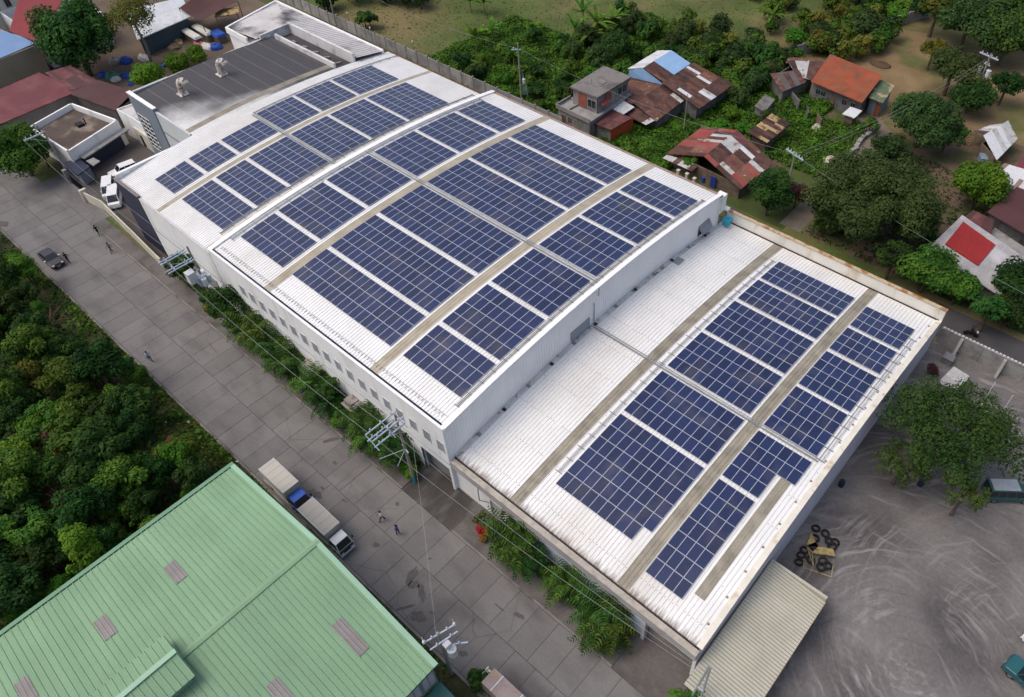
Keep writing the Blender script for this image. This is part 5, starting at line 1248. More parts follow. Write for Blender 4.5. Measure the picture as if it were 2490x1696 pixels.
def bare_tree(x, y, h, r, label, seed, m):
    rg = random.Random(seed); t = thing('bare_tree', label, 'tree', (x, y, 0), 0, 'leafless trees in the thicket')
    b = MB(); b.tube([(0, 0, 0), (0.1, 0, h*0.5)], [0.14, 0.1], 6); b.build('trunk', m, t, local=True)
    b = MB()
    for i in range(30):
        a = rg.uniform(0, 6.28); e = rg.uniform(0.3, 1.3)
        p0 = Vector((0.1, 0, h*rg.uniform(0.35, 0.5))); d = Vector((math.cos(a)*math.cos(e), math.sin(a)*math.cos(e), math.sin(e)))
        p1 = p0+d*r*0.55; p2 = p1+(d+Vector((rg.uniform(-.5, .5), rg.uniform(-.5, .5), 0.1)))*r*0.5
        b.tube([tuple(p0), tuple(p1), tuple(p2)], [0.06, 0.045, 0.02], 4)
        for q in range(3):
            s_ = lerp(p1, p2, rg.uniform(0, .8)); b.cyl(tuple(s_), tuple(s_+Vector((rg.uniform(-1, 1), rg.uniform(-1, 1), rg.uniform(0, .8)))*r*0.3), 0.03, 0.012, 3)
    b.build('branches', m, t, local=True)
drybark = mat('dry_brown_bark', (0.17, 0.10, 0.065), 0.9, 0.2, 2.0)
bare_tree(-54.23, -9.99, 5.2, 3.4, 'brown leafless tree in the thicket near the road', 1, drybark)
bare_tree(-31.29, -21.21, 5.0, 3.6, 'brown leafless tree at the left edge of the thicket', 2, drybark)
bare_tree(-26.87, -19.56, 4.6, 3.0, 'sparse leafless tree beside the green roof', 3, drybark)
tree('dry_bush', 'rust brown dry bush deep in the thicket', -36.50, -16.85, 3.6, 1.5, 'brown', seed=310)
# undergrowth: uncountable
def scatter_leaves(name, label, polys, n, ls, hmax, pal, seed, cat, up_b=0.28):
    rg = np.random.default_rng(seed); pl = np.array(PAL[pal] if isinstance(pal, str) else sum((PAL[q] for q in pal), []))
    pts = []
    for (x0, x1, y0, y1, w) in polys:
        k = int(n*w); c = rg.uniform(0, 1, (k, 2)); pts.append(np.stack([x0+(x1-x0)*c[:, 0], y0+(y1-y0)*c[:, 1]], 1))
    P2 = np.concatenate(pts)
    cl = np.sin(P2[:, 0]*0.9+1.3*np.sin(P2[:, 1]*0.7))*np.cos(P2[:, 1]*0.8+np.sin(P2[:, 0]*0.5))
    keep = cl > rg.uniform(-1.4, 0.7, len(P2)); P2 = P2[keep]; cl = cl[keep]
    z = hmax*rg.random(len(P2))**1.5*(0.5+0.5*np.clip(cl+0.5, 0, 1))
    P = np.concatenate([P2, z[:, None]], 1)
    V, F = leaf_quads(rg, P, np.tile([[0, 0, 0.8]], (len(P), 1))+rg.normal(0, up_b, (len(P), 3)), ls)
    t = np.clip(0.5+0.35*cl+rg.normal(0, 0.25, len(P)), 0, 0.999)*len(pl)
    o = link(name, mesh_np(name, V, F, pl[t.astype(int)], leafS))
    return setp(o, label, cat, kind='stuff')
scatter_leaves('undergrowth', 'low tangled undergrowth beneath the thicket', [(-92, -15.5, -40, -5.2, 1)], 26000, 0.28, 1.2, ['dark', 'mid'], 5, 'undergrowth')
scatter_leaves('verge_weeds', 'low weeds along the road verge below the thicket', [(-78, -15, -6.4, -4.9, 1), (-13, 14, -6.5, -5.1, 0.25), (-34, -24, -9, -5.2, 0.5)], 5200, 0.16, 0.35, ['olive', 'mid'], 6, 'weeds')
scatter_leaves('weeds', 'rank green weeds covering the plots between the shanties', [(-75, -40, 70, 96, 1.1), (-40, -6, 82, 106, 0.9), (-24, -17, 70, 86, 0.25), (-55, -36, 88, 114, 0.5), (-36, -6, 96, 116, 0.6), (-8, 3, 84, 101, 0.12), (-31, -18, 70, 84, 0.35)], 60000, 0.24, 1.0, ['mid', 'mid', 'bright'], 7, 'weeds')
scatter_leaves('field_grass', 'rough dry grass scattered over the field', [(-125, -20, 70, 175, 1)], 16000, 0.24, 0.08, ['grass'], 8, 'grass')
scatter_leaves('back_verge_grass', 'patchy grass strip between the halls and the panel wall', [(-82, 0, 57.5, 69, 1)], 9000, 0.2, 0.3, ['olive', 'mid'], 10, 'grass')
scatter_leaves('hamlet_weeds', 'dark weeds between the houses of the hamlet', [(7, 40, 70.5, 100, 1)], 9000, 0.25, 0.5, ['dark', 'dull'], 11, 'weeds')
scatter_leaves('kerbside_weeds', 'weeds in the planting bed under the warehouse windows', [(-58, -5, 6.6, 8.0, 1), (4, 24, 6.6, 8.5, 0.4)], 9000, 0.16, 0.7, ['mid', 'dark', 'olive'], 12, 'weeds')

# big individual trees
tree('mango_tree', 'huge dark round tree between the junk yard and the red roof', -120.27, 25.96, 7.5, 8.6, 'dark', 0.95, 30, 1.0, 0.42, seed=11, tr=0.6, blob=(.24, .38))
tree('feathery_tree', 'tall wispy pale tree leaning over the silver shed', -115.37, 35.95, 9.5, 7.5, 'olive', 0.7, 34, 0.22, 0.26, seed=12, tr=0.35, blob=(.16, .28), bm=palebark)
tree('round_bush', 'clipped round bush left of the stained roof edge', -107.70, 31.53, 2.0, 3.3, 'bright', 0.9, 14, 1.0, 0.28, seed=13, cat='bush')
tree('round_bush', 'wide bright bush behind the parapet of the stained roof', -107.13, 37.67, 2.0, 3.0, 'bright', 0.85, 14, 1.0, 0.28, seed=14, cat='bush')
tree('round_bush', 'bush with white poles beside the stair tower', -107.77, 41.87, 2.0, 2.6, 'bright', 0.85, 12, 1.0, 0.28, seed=15, cat='bush')
tree('street_tree', 'broad tree hanging over the road at the left edge', -95.05, 4.29, 4.5, 5.4, 'mid', 0.75, 22, 1.0, 0.32, seed=16, tr=0.3)
tree('street_tree', 'lower tree beneath the utility pole at the courtyard corner', -95.51, 7.16, 3.5, 2.6, 'mid', 0.75, 12, 0.9, 0.28, seed=17)
tree('rain_tree', 'very broad dull green tree over the dirt track', 13.37, 76.21, 6.5, 12.8, 'dull', 0.34, 140, 0.55, 0.27, seed=18, tr=0.55, blob=(.09, .17))
tree('rain_tree', 'spreading dull green tree in front of the tin roofed shack', 10.00, 102.26, 5.0, 8.6, 'dull', 0.45, 80, 0.65, 0.28, seed=19, tr=0.4, blob=(.11, .2))
tree('acacia_tree', 'layered acacia tree in the brown meadow', 7.22, 121.52, 6.0, 6.4, 'dull', 0.4, 30, 0.6, 0.32, seed=20, tr=0.4, blob=(.16, .28))
tree('acacia_tree', 'bushy tree around the transformer pole', 12.48, 118.01, 3.5, 4.6, 'dark', 0.6, 20, 0.85, 0.32, seed=21, tr=0.3)
for i, (p_, rr_) in enumerate([((2.58, 140.65), 8.5), ((10.68, 138.63), 8.5), ((8.97, 135.84), 6.5), ((-4.08, 142.08), 6.0), ((8.66, 149.48), 8.0)]):
    tree('acacia_tree', ['dark spreading tree beyond the far end of the meadow wall', 'dark spreading tree at the upper right edge', 'grey green tree hanging over the back of the meadow', 'olive tree at the end of the meadow wall', 'dark tree in the upper right corner'][i], p_[0], p_[1], 6.5, rr_, ['dull', 'dark', 'dull', 'olive', 'dark'][i], 0.5, 32, 0.7, 0.42, seed=30+i, tr=0.4, blob=(.18, .3))
tree('leafy_tree', 'vivid green round tree beside the maroon roofed house', 23.49, 91.72, 4.0, 4.6, 'bright', 0.85, 20, 1.0, 0.3, seed=36, tr=0.25)
tree('leafy_tree', 'leafy tree between the back street and the red roofed house', 25.19, 69.58, 4.0, 4.6, 'mid', 0.7, 22, 0.9, 0.3, seed=37, tr=0.25)
tree('leafy_tree', 'second leafy tree hanging towards the grey roof edge', 29.27, 69.99, 3.5, 3.2, 'mid', 0.7, 14, 0.9, 0.3, seed=38, tr=0.2)
tree('leafy_tree', 'dark tree at the right edge beside the back street', 34.50, 74.24, 4.0, 3.4, 'dark', 0.8, 14, 0.9, 0.3, seed=39, tr=0.2)
tree('leafy_tree', 'lower dark tree at the right edge above the motorcycle', 35.84, 70.04, 2.5, 3.2, 'dark', 0.7, 14, 0.9, 0.3, seed=40, tr=0.2)
for i, (p_, rr_, pal_, lab) in enumerate([((19.16, 77.71), 5.4, 'dull', 'dull green tree merging with the broad tree over the track'), ((9.73, 73.05), 4.6, 'dull', 'dull green tree left below the broad tree'), ((9.44, 91.93), 5.0, 'dull', 'dull green tree right of the stone wall'), ((14.25, 103.23), 4.4, 'dark', 'dark tree left of the tin roofed shack'), ((33.85, 67.44), 3.2, 'dark', 'low dark tree on the back street verge'), ((1.17, 128.66), 3.6, 'yellow', 'yellowish tree beside the layered acacia'), ((16.00, 124.43), 4.2, 'dark', 'dark tree right of the twin transformer pole'), ((20.51, 69.19), 3.6, 'dark', 'dark tree behind the parapet of the lower hall')]):
    tree('leafy_tree', lab, p_[0], p_[1], 4.0, rr_, pal_, 0.6, 36, 0.7, 0.28, seed=500+i, tr=0.25, blob=(.13, .24))
tree('yard_tree', 'large airy tree shading the concrete yard', 37.48, 44.52, 6.0, 9.8, 'yard', 0.36, 120, 0.30, 0.21, seed=41, tr=0.45, blob=(.08, .16))
tree('yard_tree', 'low branch crown of the yard trees nearest the lower hall', 35.22, 39.02, 4.0, 4.6, 'yard', 0.5, 24, 0.34, 0.21, seed=42, tr=0.2, blob=(.12, .22))
tree('yard_tree', 'small crown leaning over the green jeepney', 41.43, 39.42, 4.5, 3.6, 'yard', 0.5, 18, 0.36, 0.21, seed=43, tr=0.2, blob=(.12, .22))
tree('casuarina_tree', 'dark needle leaved tree beside the alley behind the hall', 0.71, 70.81, 4.0, 3.6, 'dark', 1.1, 16, 0.9, 0.26, seed=44, tr=0.25)
tree('casuarina_tree', 'purplish brown shrub next to the dark needle leaved tree', 2.98, 75.36, 2.5, 2.4, 'mauve', 0.8, 12, 0.8, 0.24, seed=45, cat='shrub')
tree('shrub', 'lone round shrub before the patchwork shanty', -14.51, 72.69, 2.0, 1.9, 'mid', 0.9, 10, 1.0, 0.24, seed=46, cat='shrub')
tree('round_tree', 'dark egg shaped tree in the overgrown plot', -45.18, 92.98, 3.0, 3.4, 'dark', 1.05, 12, 1.1, 0.3, seed=47)
tree('round_tree', 'grey green rounded tree behind the two-storey house', -45.82, 88.49, 2.5, 3.2, 'dull', 0.95, 12, 1.0, 0.3, seed=48)
# bushes of the overgrown plots
GB = 'bushes of the overgrown plots behind the halls'
bp_ = []
for i, (r, pal) in enumerate([(1.9, 'mid'), (2.2, 'dark'), (1.6, 'bright'), (2.0, 'olive'), (2.3, 'dull'), (1.8, 'mid')]):
    bp_.append(tree('bush', 'bush', -300, -310, r*0.75, r, pal, 0.85, 9, 0.9, 0.27, seed=200+i, group=GB, cat='bush'))
bl_ = 'green bush in the overgrown plots around the shanties'
used2 = set()
def place_bush(k, x, y, sc, rz_, lab):
    if k not in used2:
        used2.add(k); o = bp_[k]; o.location = (x, y, -0.05); o.rotation_euler.z = rz_; o.scale = (sc,)*3; o['label'] = lab
    else: o = copy_thing(bp_[k], (x, y, -0.05), rz_, sc, lab)
    return o
rg = random.Random(77)
blist = []
def patch(x0, x1, y0, y1, n, ks, s0, s1, lab, bad=()):
    for _ in range(n):
        for tries in range(20):
            x, y = rg.uniform(x0, x1), rg.uniform(y0, y1)
            if inview(x, y, 1, 0.03) and not any(a-1.2 < x < b__+1.2 and c-1.2 < y < d__+1.2 for a, b__, c, d__ in HOUSES): break
        else: continue
        kk_ = rg.choice(ks); sb_ = rg.uniform(s0, s1); m_ = (s0+s1)/2
        third = 'nearer' if y < y0+(y1-y0)*0.34 else ('farther' if y > y0+(y1-y0)*0.67 else 'mid-way')
        side_ = 'left' if x < x0+(x1-x0)*0.34 else ('right' if x > x0+(x1-x0)*0.67 else 'centre')
        place_bush(kk_, x, y, sb_, rg.uniform(0, 6.28), '%s %s, %s on the %s' % ('small' if sb_ < m_ else 'big', lab.replace('green bush', ('mid green', 'dark', 'bright green', 'olive', 'grey green', 'leafy green')[kk_]+' bush').replace('olive bush', ('mid green', 'dark', 'bright green', 'olive', 'grey green', 'leafy green')[kk_]+' bush'), third, side_))
HOUSES = [(-40, -28.5, 69.5, 81.2), (-37.4, -21.3, 78, 96), (-18, -3.6, 70.5, 82.6), (-11, -7.4, 84, 91.7), (-18.2, 1.8, 100, 113), (3, 7.5, 70, 108)]
patch(-66, -40, 71, 94, 46, [0, 1, 2, 5], 0.7, 1.2, 'green bush left of the two-storey house')
patch(-56, -36, 88, 110, 36, [0, 1, 4, 5], 0.9, 1.5, 'green bush behind the pale blue gable')
patch(-36, -16, 97, 116, 40, [0, 1, 4], 0.9, 1.5, 'green bush beyond the rusty roofs')
patch(-22, -12, 84, 100, 14, [0, 2, 4], 0.6, 1.1, 'green bush before the long house')
patch(-45, -16, 108, 150, 40, [3, 4, 0, 5], 0.7, 1.6, 'olive bush in the field beyond the shanties')
patch(-24, -8, 118, 160, 34, [3, 3, 4, 0, 2], 0.9, 1.7, 'olive bush outside the meadow wall')
patch(-112, -84, 70, 88, 12, [1, 4, 1], 1.0, 1.8, 'dark bush behind the far end of the panel wall')
patch(8, 22, 71, 84, 8, [1, 4], 0.6, 1.0, 'low dark bush behind the alley')
patch(24, 44, 70.2, 72.5, 6, [1, 0], 0.5, 0.8, 'low bush along the far kerb of the back street')
for k, (zx, lab) in enumerate([((-16.36, 132.48), 'bright bush growing over the meadow wall'), ((-10.06, 135.04), 'dark vine covered bush on the meadow wall'), ((-9.03, 147.92), 'vine heap at the far end of the meadow wall'), ((-21.09, 127.87), 'yellow green bush beyond the meadow wall'), ((-66.51, 72.98), 'lone dark bush beside the panel wall in the field'), ((2.29, 101.68), 'bush beside the dirt track')]):
    place_bush([2, 1, 1, 3, 1, 0][k], zx[0], zx[1], [1.3, 1.5, 1.4, 1.2, 1.1, 0.9][k], k*1.0, lab)
for k in range(6):
    if k not in used2:
        for ch in list(bp_[k].children): bpy.data.objects.remove(ch)
        bpy.data.objects.remove(bp_[k])

# palms, bananas
def frond(V, F, Cc, rg, base, az, el, L, wl, n, droop, cols, width=0.09):
    d = np.array([math.cos(az)*math.cos(el), math.sin(az)*math.cos(el), math.sin(el)])
    p = np.array(base, float); step = L/n
    side = np.array([-math.sin(az), math.cos(az), 0])
    for i in range(n):
        q = p+d*step
        t = (i+0.5)/n; wleaf = wl*math.sin(PI*min(0.98, 0.12+0.88*t))**0.7
        for s_ in (-1, 1):
            tip = p+d*step*1.2+side*s_*wleaf+np.array([0, 0, -0.35*wleaf])
            k = len(V)
            V.extend([p, p+d*step*width*4, tip, p+d*step*0.1+side*s_*wleaf*0.5+np.array([0, 0, 0.02])]); F.append((k, k+1, k+2, k+3))
            Cc.append(cols[rg.integers(len(cols))]*rg.uniform(0.8, 1.2))
        d = d+np.array([0, 0, -droop*step]); d /= np.linalg.norm(d); p = q
def palm_meshes(seed, nf, L, wl, pal, droop=0.45):
    rg = np.random.default_rng(seed); V, F, Cc = [], [], []; cols = np.array(PAL[pal])
    for i in range(nf):
        frond(V, F, Cc, rg, (0, 0, 0), 2*PI*i/nf+rg.uniform(-.3, .3), rg.uniform(0.25, 1.25), L*rg.uniform(.8, 1.15), wl, 12, droop, cols)
    return mesh_np('fronds', np.array(V), np.array(F), np.array(Cc), leafM)
pmesh = [palm_meshes(1, 26, 2.9, 0.62, 'dark'), palm_meshes(2, 26, 2.4, 0.55, 'dark'), palm_meshes(3, 24, 3.0, 0.58, 'mid', 0.6)]
stemm = mat('palm_stem', (0.20, 0.17, 0.13), 0.9, 0.2, 2.0)
def palm(x, y, k, h, label, sc=1.0, rz_=0.0):
    t = thing('palm', label, 'palm', (x, y, 0.08), rz_, 'palms along the warehouse wall', sc)
    MB().tube([(0, 0, 0), (0.05, 0, h*0.5), (0, 0.03, h)], [0.13, 0.1, 0.09], 7).build('stem', stemm, t, local=True)
    link('fronds', pmesh[k], t, local=True, loc=(0, 0, h))
    if k != 1: link('fronds', pmesh[1], t, local=True, loc=(0.3, -0.2, h*0.55), rot=(0, 0, 1.0), sc=(.8, .8, .8))
for i, (x, y, k, h, lab) in enumerate([
    (-35.6, 6.9, 0, 3.0, 'feathery palm at the far end of the window row, next to the tree'),
    (-33.0, 6.7, 2, 3.2, 'second palm from the tree below the window row'),
    (-30.6, 6.8, 0, 2.8, 'tall dark palm third from the tree below the window row'),
    (-28.2, 6.6, 2, 2.4, 'palm just left of the first concrete canopy'),
    (-20.3, 6.7, 0, 2.6, 'dark palm between the two concrete canopies'),
    (-18.9, 6.2, 1, 1.8, 'low yellowish palm between the two concrete canopies'),
    (-12.3, 7.0, 0, 2.9, 'spiky dark palm right of the second concrete canopy'),
    (-11.0, 6.2, 2, 2.2, 'drooping palm behind the steel pole frames'),
    (-8.9, 6.6, 1, 2.0, 'palm left of the pole with the four-bar steel frame'),
    (9.0, 7.4, 0, 2.6, 'palm beside the red flowers at the lower hall'),
    (10.6, 7.0, 2, 2.5, 'drooping palm second from the red flowers'),
    (12.0, 7.2, 1, 2.0, 'palm at the start of the clipped hedge'),
    (-26.9, 6.4, 0, 2.6, 'feathery palm hugging the first concrete canopy'),
    (-21.7, 6.6, 2, 2.4, 'feathery palm right of the first concrete canopy'),
    (-13.4, 6.5, 1, 2.2, 'feathery palm right below the second concrete canopy'),
    (-7.4, 6.9, 0, 2.2, 'palm under the wall lamp'),
    (16.6, 7.6, 2, 2.0, 'palm rising out of the clipped hedge'),
    (20.8, 7.2, 0, 2.6, 'big drooping palm before the pale blue wall'),
    (22.3, 7.0, 2, 2.4, 'big palm beside the brown shutter driveway'),
    (21.6, 6.2, 1, 1.5, 'low palm at the kerb end of the hedge')]):
    palm(x, y-0.25, k, h, lab, 1.12, i*0.7)
def strip_tree(name, lab, x, y, hc, r, pal, seed, cat='shrub', ls=.2, flat=.85, dens=1.0, nb=10): return tree(name, lab, x, y, hc, r, pal, flat, nb, dens, ls, seed=seed, cat=cat)
strip_tree('shrub', 'dark leafy tree at the end of the courtyard wall behind the double pole frame', -52.5, 7.2, 3.0, 2.3, 'dark', 401, 'tree')
strip_tree('shrub', 'slender tree against the white wall behind the double pole frame', -49.6, 7.4, 4.6, 1.7, 'dark', 402, 'tree')
strip_tree('shrub', 'low shrub below the cabinets of the transformer pole', -46.5, 6.6, 1.2, 1.4, 'dark', 403)
strip_tree('shrub', 'yellow green shrub at the kerb below the transformer pole', -45.2, 5.9, 0.5, 0.8, 'yellow', 404)
strip_tree('street_tree', 'dark airy tree at the far end of the window row', -39.6, 6.4, 4.4, 3.3, 'dark', 405, 'tree', nb=14, dens=.75)
strip_tree('street_tree', 'low spreading branch tree over the pavement below the window row', -37.2, 5.9, 2.4, 1.9, 'dark', 406, 'tree', dens=.8)
for i, (x, y, r, pal, lab) in enumerate([(-34.3, 6.0, .9, 'mid', 'low shrub under the first palms'), (-31.6, 6.0, .9, 'olive', 'yellowish shrub under the third palm'), (-29.2, 6.2, 1.0, 'mid', 'shrub right of the tall dark palm'), (-26.6, 6.3, 1.0, 'mid', 'shrub left of the first concrete canopy'), (-24.6, 6.1, 1.1, 'olive', 'golden grassy shrub in front of the first concrete canopy'), (-22.3, 6.0, 1.0, 'yellow', 'pale grassy clump right of the first concrete canopy'), (-17.8, 6.1, 1.2, 'mid', 'rounded shrub left of the second concrete canopy'), (-16.2, 6.0, 1.3, 'mid', 'rounded shrub in front of the second concrete canopy'), (-14.2, 6.2, 1.0, 'dark', 'dark shrub below the second concrete canopy'), (-13.0, 5.9, .9, 'mid', 'shrub right of the second concrete canopy'), (-9.9, 6.0, 1.2, 'olive', 'drooping yellow green shrub behind the pole frame'), (-7.5, 6.6, 1.1, 'mid', 'shrub left of the leaning wall lamp'), (-6.1, 6.9, 1.2, 'mid', 'shrub beside the garage door frame'), (-5.2, 6.3, 1.0, 'bright', 'bright shrub at the foot of the concrete pole')]):
    strip_tree('shrub', lab, x, y, r*0.9, r*1.25, pal, 420+i)
# clipped hedge of the lower hall
rgn = np.random.default_rng(60); k = 9000
c = rgn.uniform(0, 1, (k, 3)); P = np.stack([13.2+7.6*c[:, 0], 6.6+1.3*c[:, 1]+0.12*np.sin(c[:, 0]*30), 0.1+1.25*np.sqrt(c[:, 2])], 1)
V, F = leaf_quads(rgn, P, np.array([[0, -0.4, 0.8]])+rgn.normal(0, .4, (k, 3)), 0.13)
pl = np.array(PAL['mid']+PAL['bright'][:1]); hd = link('hedge', mesh_np('hedge', V, F, pl[rgn.integers(0, len(pl), k)], leafM))
setp(hd, 'clipped green hedge along the pale blue wall of the lower hall', 'hedge')
for i, (x, y, pal, lab) in enumerate([(5.6, 6.5, 'red', 'red flowering shrub on the pavement corner'), (6.4, 6.2, 'red', 'red and orange flowering shrub nearest the kerb'), (6.7, 6.9, 'yellow', 'yellow green croton beside the red flowers')]):
    strip_tree('flowering_shrub', lab, x, y, 0.55, 0.7, pal, 450+i, 'shrub', .14)
tree('street_tree', 'small tree growing beside the steel frame at the bottom edge', 32.0, 5.6, 2.4, 2.3, 'mid', 0.8, 12, 1.0, 0.22, seed=460)
tree('shrub', 'shrub beside the rusty truck at the bottom edge', 16.01, -4.11, 0.9, 1.3, 'dark', 0.8, 9, 1.0, 0.2, seed=461, cat='shrub')
def banana(x, y, h, label, seed, n=9):
    rg = np.random.default_rng(seed); V, F, Cc = [], [], []; cols = np.array(PAL['bright']+PAL['mid'][2:])
    for i in range(n):
        az = 2*PI*i/n+rg.uniform(-.4, .4); el = rg.uniform(0.35, 1.25); L = h*0.62*rg.uniform(.8, 1.2)
        d = np.array([math.cos(az)*math.cos(el), math.sin(az)*math.cos(el), math.sin(el)]); sd_ = np.array([-math.sin(az), math.cos(az), 0]); p = np.array([0, 0, h*0.5])
        for q in range(6):
            w0 = 0.38*math.sin(PI*(q+0.4)/6.6)**.6; w1 = 0.38*math.sin(PI*min(q+1.4, 6.55)/6.6)**.6; e = p+d*L/6; col = cols[rg.integers(len(cols))]*rg.uniform(.85, 1.15)
            for s_ in (-1, 1):
                kk = len(V); V.extend([p, e, e+sd_*s_*w1+np.array([0, 0, 0.1*w1]), p+sd_*s_*w0+np.array([0, 0, 0.1*w0])]); F.append((kk, kk+1, kk+2, kk+3)); Cc.append(col)
            d = d+np.array([0, 0, -0.16]); d /= np.linalg.norm(d); p = e
    t = thing('banana_plant', label, 'banana plant', (x, y, -0.05), 0, 'banana plants in the field')
    MB().cyl((0, 0, 0), (0, 0, h*0.52), 0.16, 0.09, 7).build('stem', mat('banana_stem', (0.16, 0.17, 0.06), 0.8) if 'banana_stem' not in MC else MC['banana_stem'], t, local=True)
    link('leaves', mesh_np('leaves', np.array(V), np.array(F), np.array(Cc), leafM), t, local=True)
for i, (p_, h, lab) in enumerate([((-69.65, 79.55), 6.0, 'banana plant standing alone in the open field'), ((-71.00, 85.39), 4.0, 'small banana plant right of the lone one'), ((-83.58, 91.50), 5.0, 'banana plant at the top edge of the field'), ((-80.51, 92.57), 5.0, 'second banana plant at the top edge'), ((-60.48, 101.27), 6.5, 'tall pale banana plant in the overgrown clump'), ((-55.36, 99.49), 6.0, 'banana plant in the middle of the overgrown clump'), ((-53.29, 94.83), 5.5, 'dark banana plant at the near side of the clump'), ((-54.44, 103.53), 5.5, 'banana plant at the right of the overgrown clump'), ((-58.11, 95.94), 5.0, 'banana plant at the left of the overgrown clump'), ((-66.43, 92.39), 3.0, 'small banana plant left of the overgrown clump'), ((-59.41, 79.58), 5.0, 'banana plant behind the back utility pole'), ((-30.41, 124.51), 6.0, 'tall banana plant above the rusty roofs at the field edge')]):
    banana(p_[0], p_[1], h, lab, 70+i)

# ------------------------------------------------------------------ poles and wires
wood = mat('concrete_pole', (0.26, 0.235, 0.205), 0.9, 0.15, 1.5)
armst = mat('pole_steel', (0.36, 0.43, 0.52), 0.5, 0.1, 2.0)
porc = mat('porcelain', (0.62, 0.63, 0.65), 0.3, 0.05)
tankw = mat('transformer_grey', (0.55, 0.58, 0.60), 0.45, 0.08)
tealp = mat('teal_pole_base', (0.05, 0.26, 0.30), 0.7, 0.1)
GP = 'utility poles'
def pole(x, y, h, label, r=0.17, base=True, lean=(0, 0)):
    t = thing('utility_pole', label, 'utility pole', (x, y, -0.05), 0, GP)
    MB().cyl((0, 0, 0), (lean[0], lean[1], h), r, r*0.62, 10).build('shaft', wood, t, local=True)
    if base: MB().cyl((0, 0, 0), (lean[0]*.1, lean[1]*.1, 1.3), r+0.012, r*0.97+0.012, 10).build('painted_base', tealp, t, local=True)
    return t
def arm(t, a, b_, n=3, th=0.06, m=None):
    """crossarm between two local points with pin insulators on it"""
    a, b_ = Vector(a), Vector(b_); d = b_-a
    ang = math.atan2(d.y, d.x); c = (a+b_)/2
    MB().obox((c.x, c.y), d.length/2, th, c.z-th, c.z+th, ang).build('crossarm', m or armst, t, local=True)
    for i in range(n):
        p = a+d*((i+0.5)/n)
        b = MB(); b.cyl((p.x, p.y, p.z+th), (p.x, p.y, p.z+th+0.16), 0.025, n=5); b.cyl((p.x, p.y, p.z+th+0.14), (p.x, p.y, p.z+th+0.34), 0.09, 0.05, 8)
        b.build('insulator', porc, t, local=True)
def drum(t, p, r=0.3, h=0.9):
    b = MB(); b.cyl(p, (p[0], p[1], p[2]+h), r, n=14); b.cyl((p[0], p[1], p[2]+h), (p[0], p[1], p[2]+h+0.06), r+0.03, n=14)
    o = b.build('transformer', tankw, t, local=True)
    for s_ in (-1, 1):
        b = MB(); b.cyl((p[0]+s_*0.15, p[1], p[2]+h+0.06), (p[0]+s_*0.18, p[1], p[2]+h+0.34), 0.05, 0.03, 6); b.build('bushing', porc, o, local=True)
def brace(t, a, b_, r=0.035): MB().cyl(a, b_, r, n=5).build('brace', armst, t, local=True)
P1 = pole(-4.13, 6.0, 12.2, 'concrete pole with teal foot and ladder-like steel frame beside the garage', 0.2)
for i, z in enumerate((11.7, 11.0)):
    for xo in (-0.55, 0.55):
        arm(P1, (xo, -3.3, z-0.3*i), (xo, 0.5, z-0.3*i), 3)
for yo in (-3.2, -1.2, 0.3): brace(P1, (-0.7, yo, 11.45), (1.1, yo, 10.6), 0.05)
brace(P1, (0, 0, 9.2), (0.3, -2.2, 10.6)); brace(P1, (0, 0, 9.6), (-0.3, -2.2, 11.3))
arm(P1, (-0.6, 0.15, 6.4), (0.7, -0.15, 6.4), 1); brace(P1, (0, 0, 6.3), (-1.2, -2.4, 6.1), 0.03); brace(P1, (0, 0, 6.3), (0.3, -1.5, 5.2), 0.03)
P2 = pole(-43.0, 6.4, 12.0, 'pole with double steel frame and transformer cabinets at the end of the window row', 0.19, False)
for i, (xo, z) in enumerate(((-0.85, 11.2), (-0.35, 11.2), (0.5, 10.6), (1.0, 10.6))): arm(P2, (xo, -3.6, z), (xo, -0.2, z), 2)
brace(P2, (-0.9, -2.6, 11.2), (1.1, -2.6, 10.6), 0.05); brace(P2, (-0.9, -0.6, 11.2), (1.1, -0.6, 10.6), 0.05); brace(P2, (0, 0, 9.5), (0, -2.6, 10.9))
MB().box(-0.5, 0.5, -1.6, -0.6, 7.0, 8.6).build('cabinet', tankw, P2, local=True)
MB().box(-0.35, 0.75, -0.7, 0.4, 6.2, 7.6).build('cabinet', armst, P2, local=True)
drum(P2, (1.0, -0.2, 6.4), 0.32, 1.0); drum(P2, (0.6, 0.6, 6.3), 0.3, 1.0)
MB().tube([(0.2, -1.0, 9.0), (0.9, -0.6, 9.3), (1.6, -0.2, 9.3)], 0.04, 5).build('lamp_arm', armst, P2, local=True)
MB().ell((1.9, -0.1, 9.3), 0.4, 0.25, 0.12).build('lamp_head', porc, P2, local=True, smooth=True)
P3 = pole(-88.5, 7.8, 9.2, 'pole with single crossarm at the courtyard corner', 0.16, False)
arm(P3, (0.2, -3.0, 9.0), (0.1, 0.2, 9.0), 4, 0.09); brace(P3, (0, 0, 7.4), (0.1, -2.2, 8.9))
P4 = pole(13.6, -5.2, 9.2, 'pole with two crossarms and a round transformer at the green warehouse corner', 0.18, False)
arm(P4, (-0.3, -1.2, 9.0), (0.5, 1.4, 9.0), 2); arm(P4, (0.3, -1.2, 8.5), (0.9, 1.3, 8.5), 2); drum(P4, (0.9, 0.3, 5.6), 0.38, 1.1)
arm(P4, (0.5, 0.5, 6.6), (1.5, 1.6, 6.6), 1); MB().box(0.3, 0.8, -0.1, 0.5, 7.0, 7.5).build('switch_box', porc, P4, local=True)
for s_ in ((-0.3, -1.2), (0.5, 1.4)):
    b = MB(); b.cyl((s_[0], s_[1], 9.1), (s_[0]-0.1, s_[1], 9.9), 0.03, n=5); b.ell((s_[0], s_[1], 9.15), .16, .16, .3); b.build('lightning_arrester', porc, P4, local=True)
P5 = thing('steel_frame', 'tall galvanised A-frame of lattice struts at the bottom edge', 'steel frame', (31.9, 6.4, 0), 0)
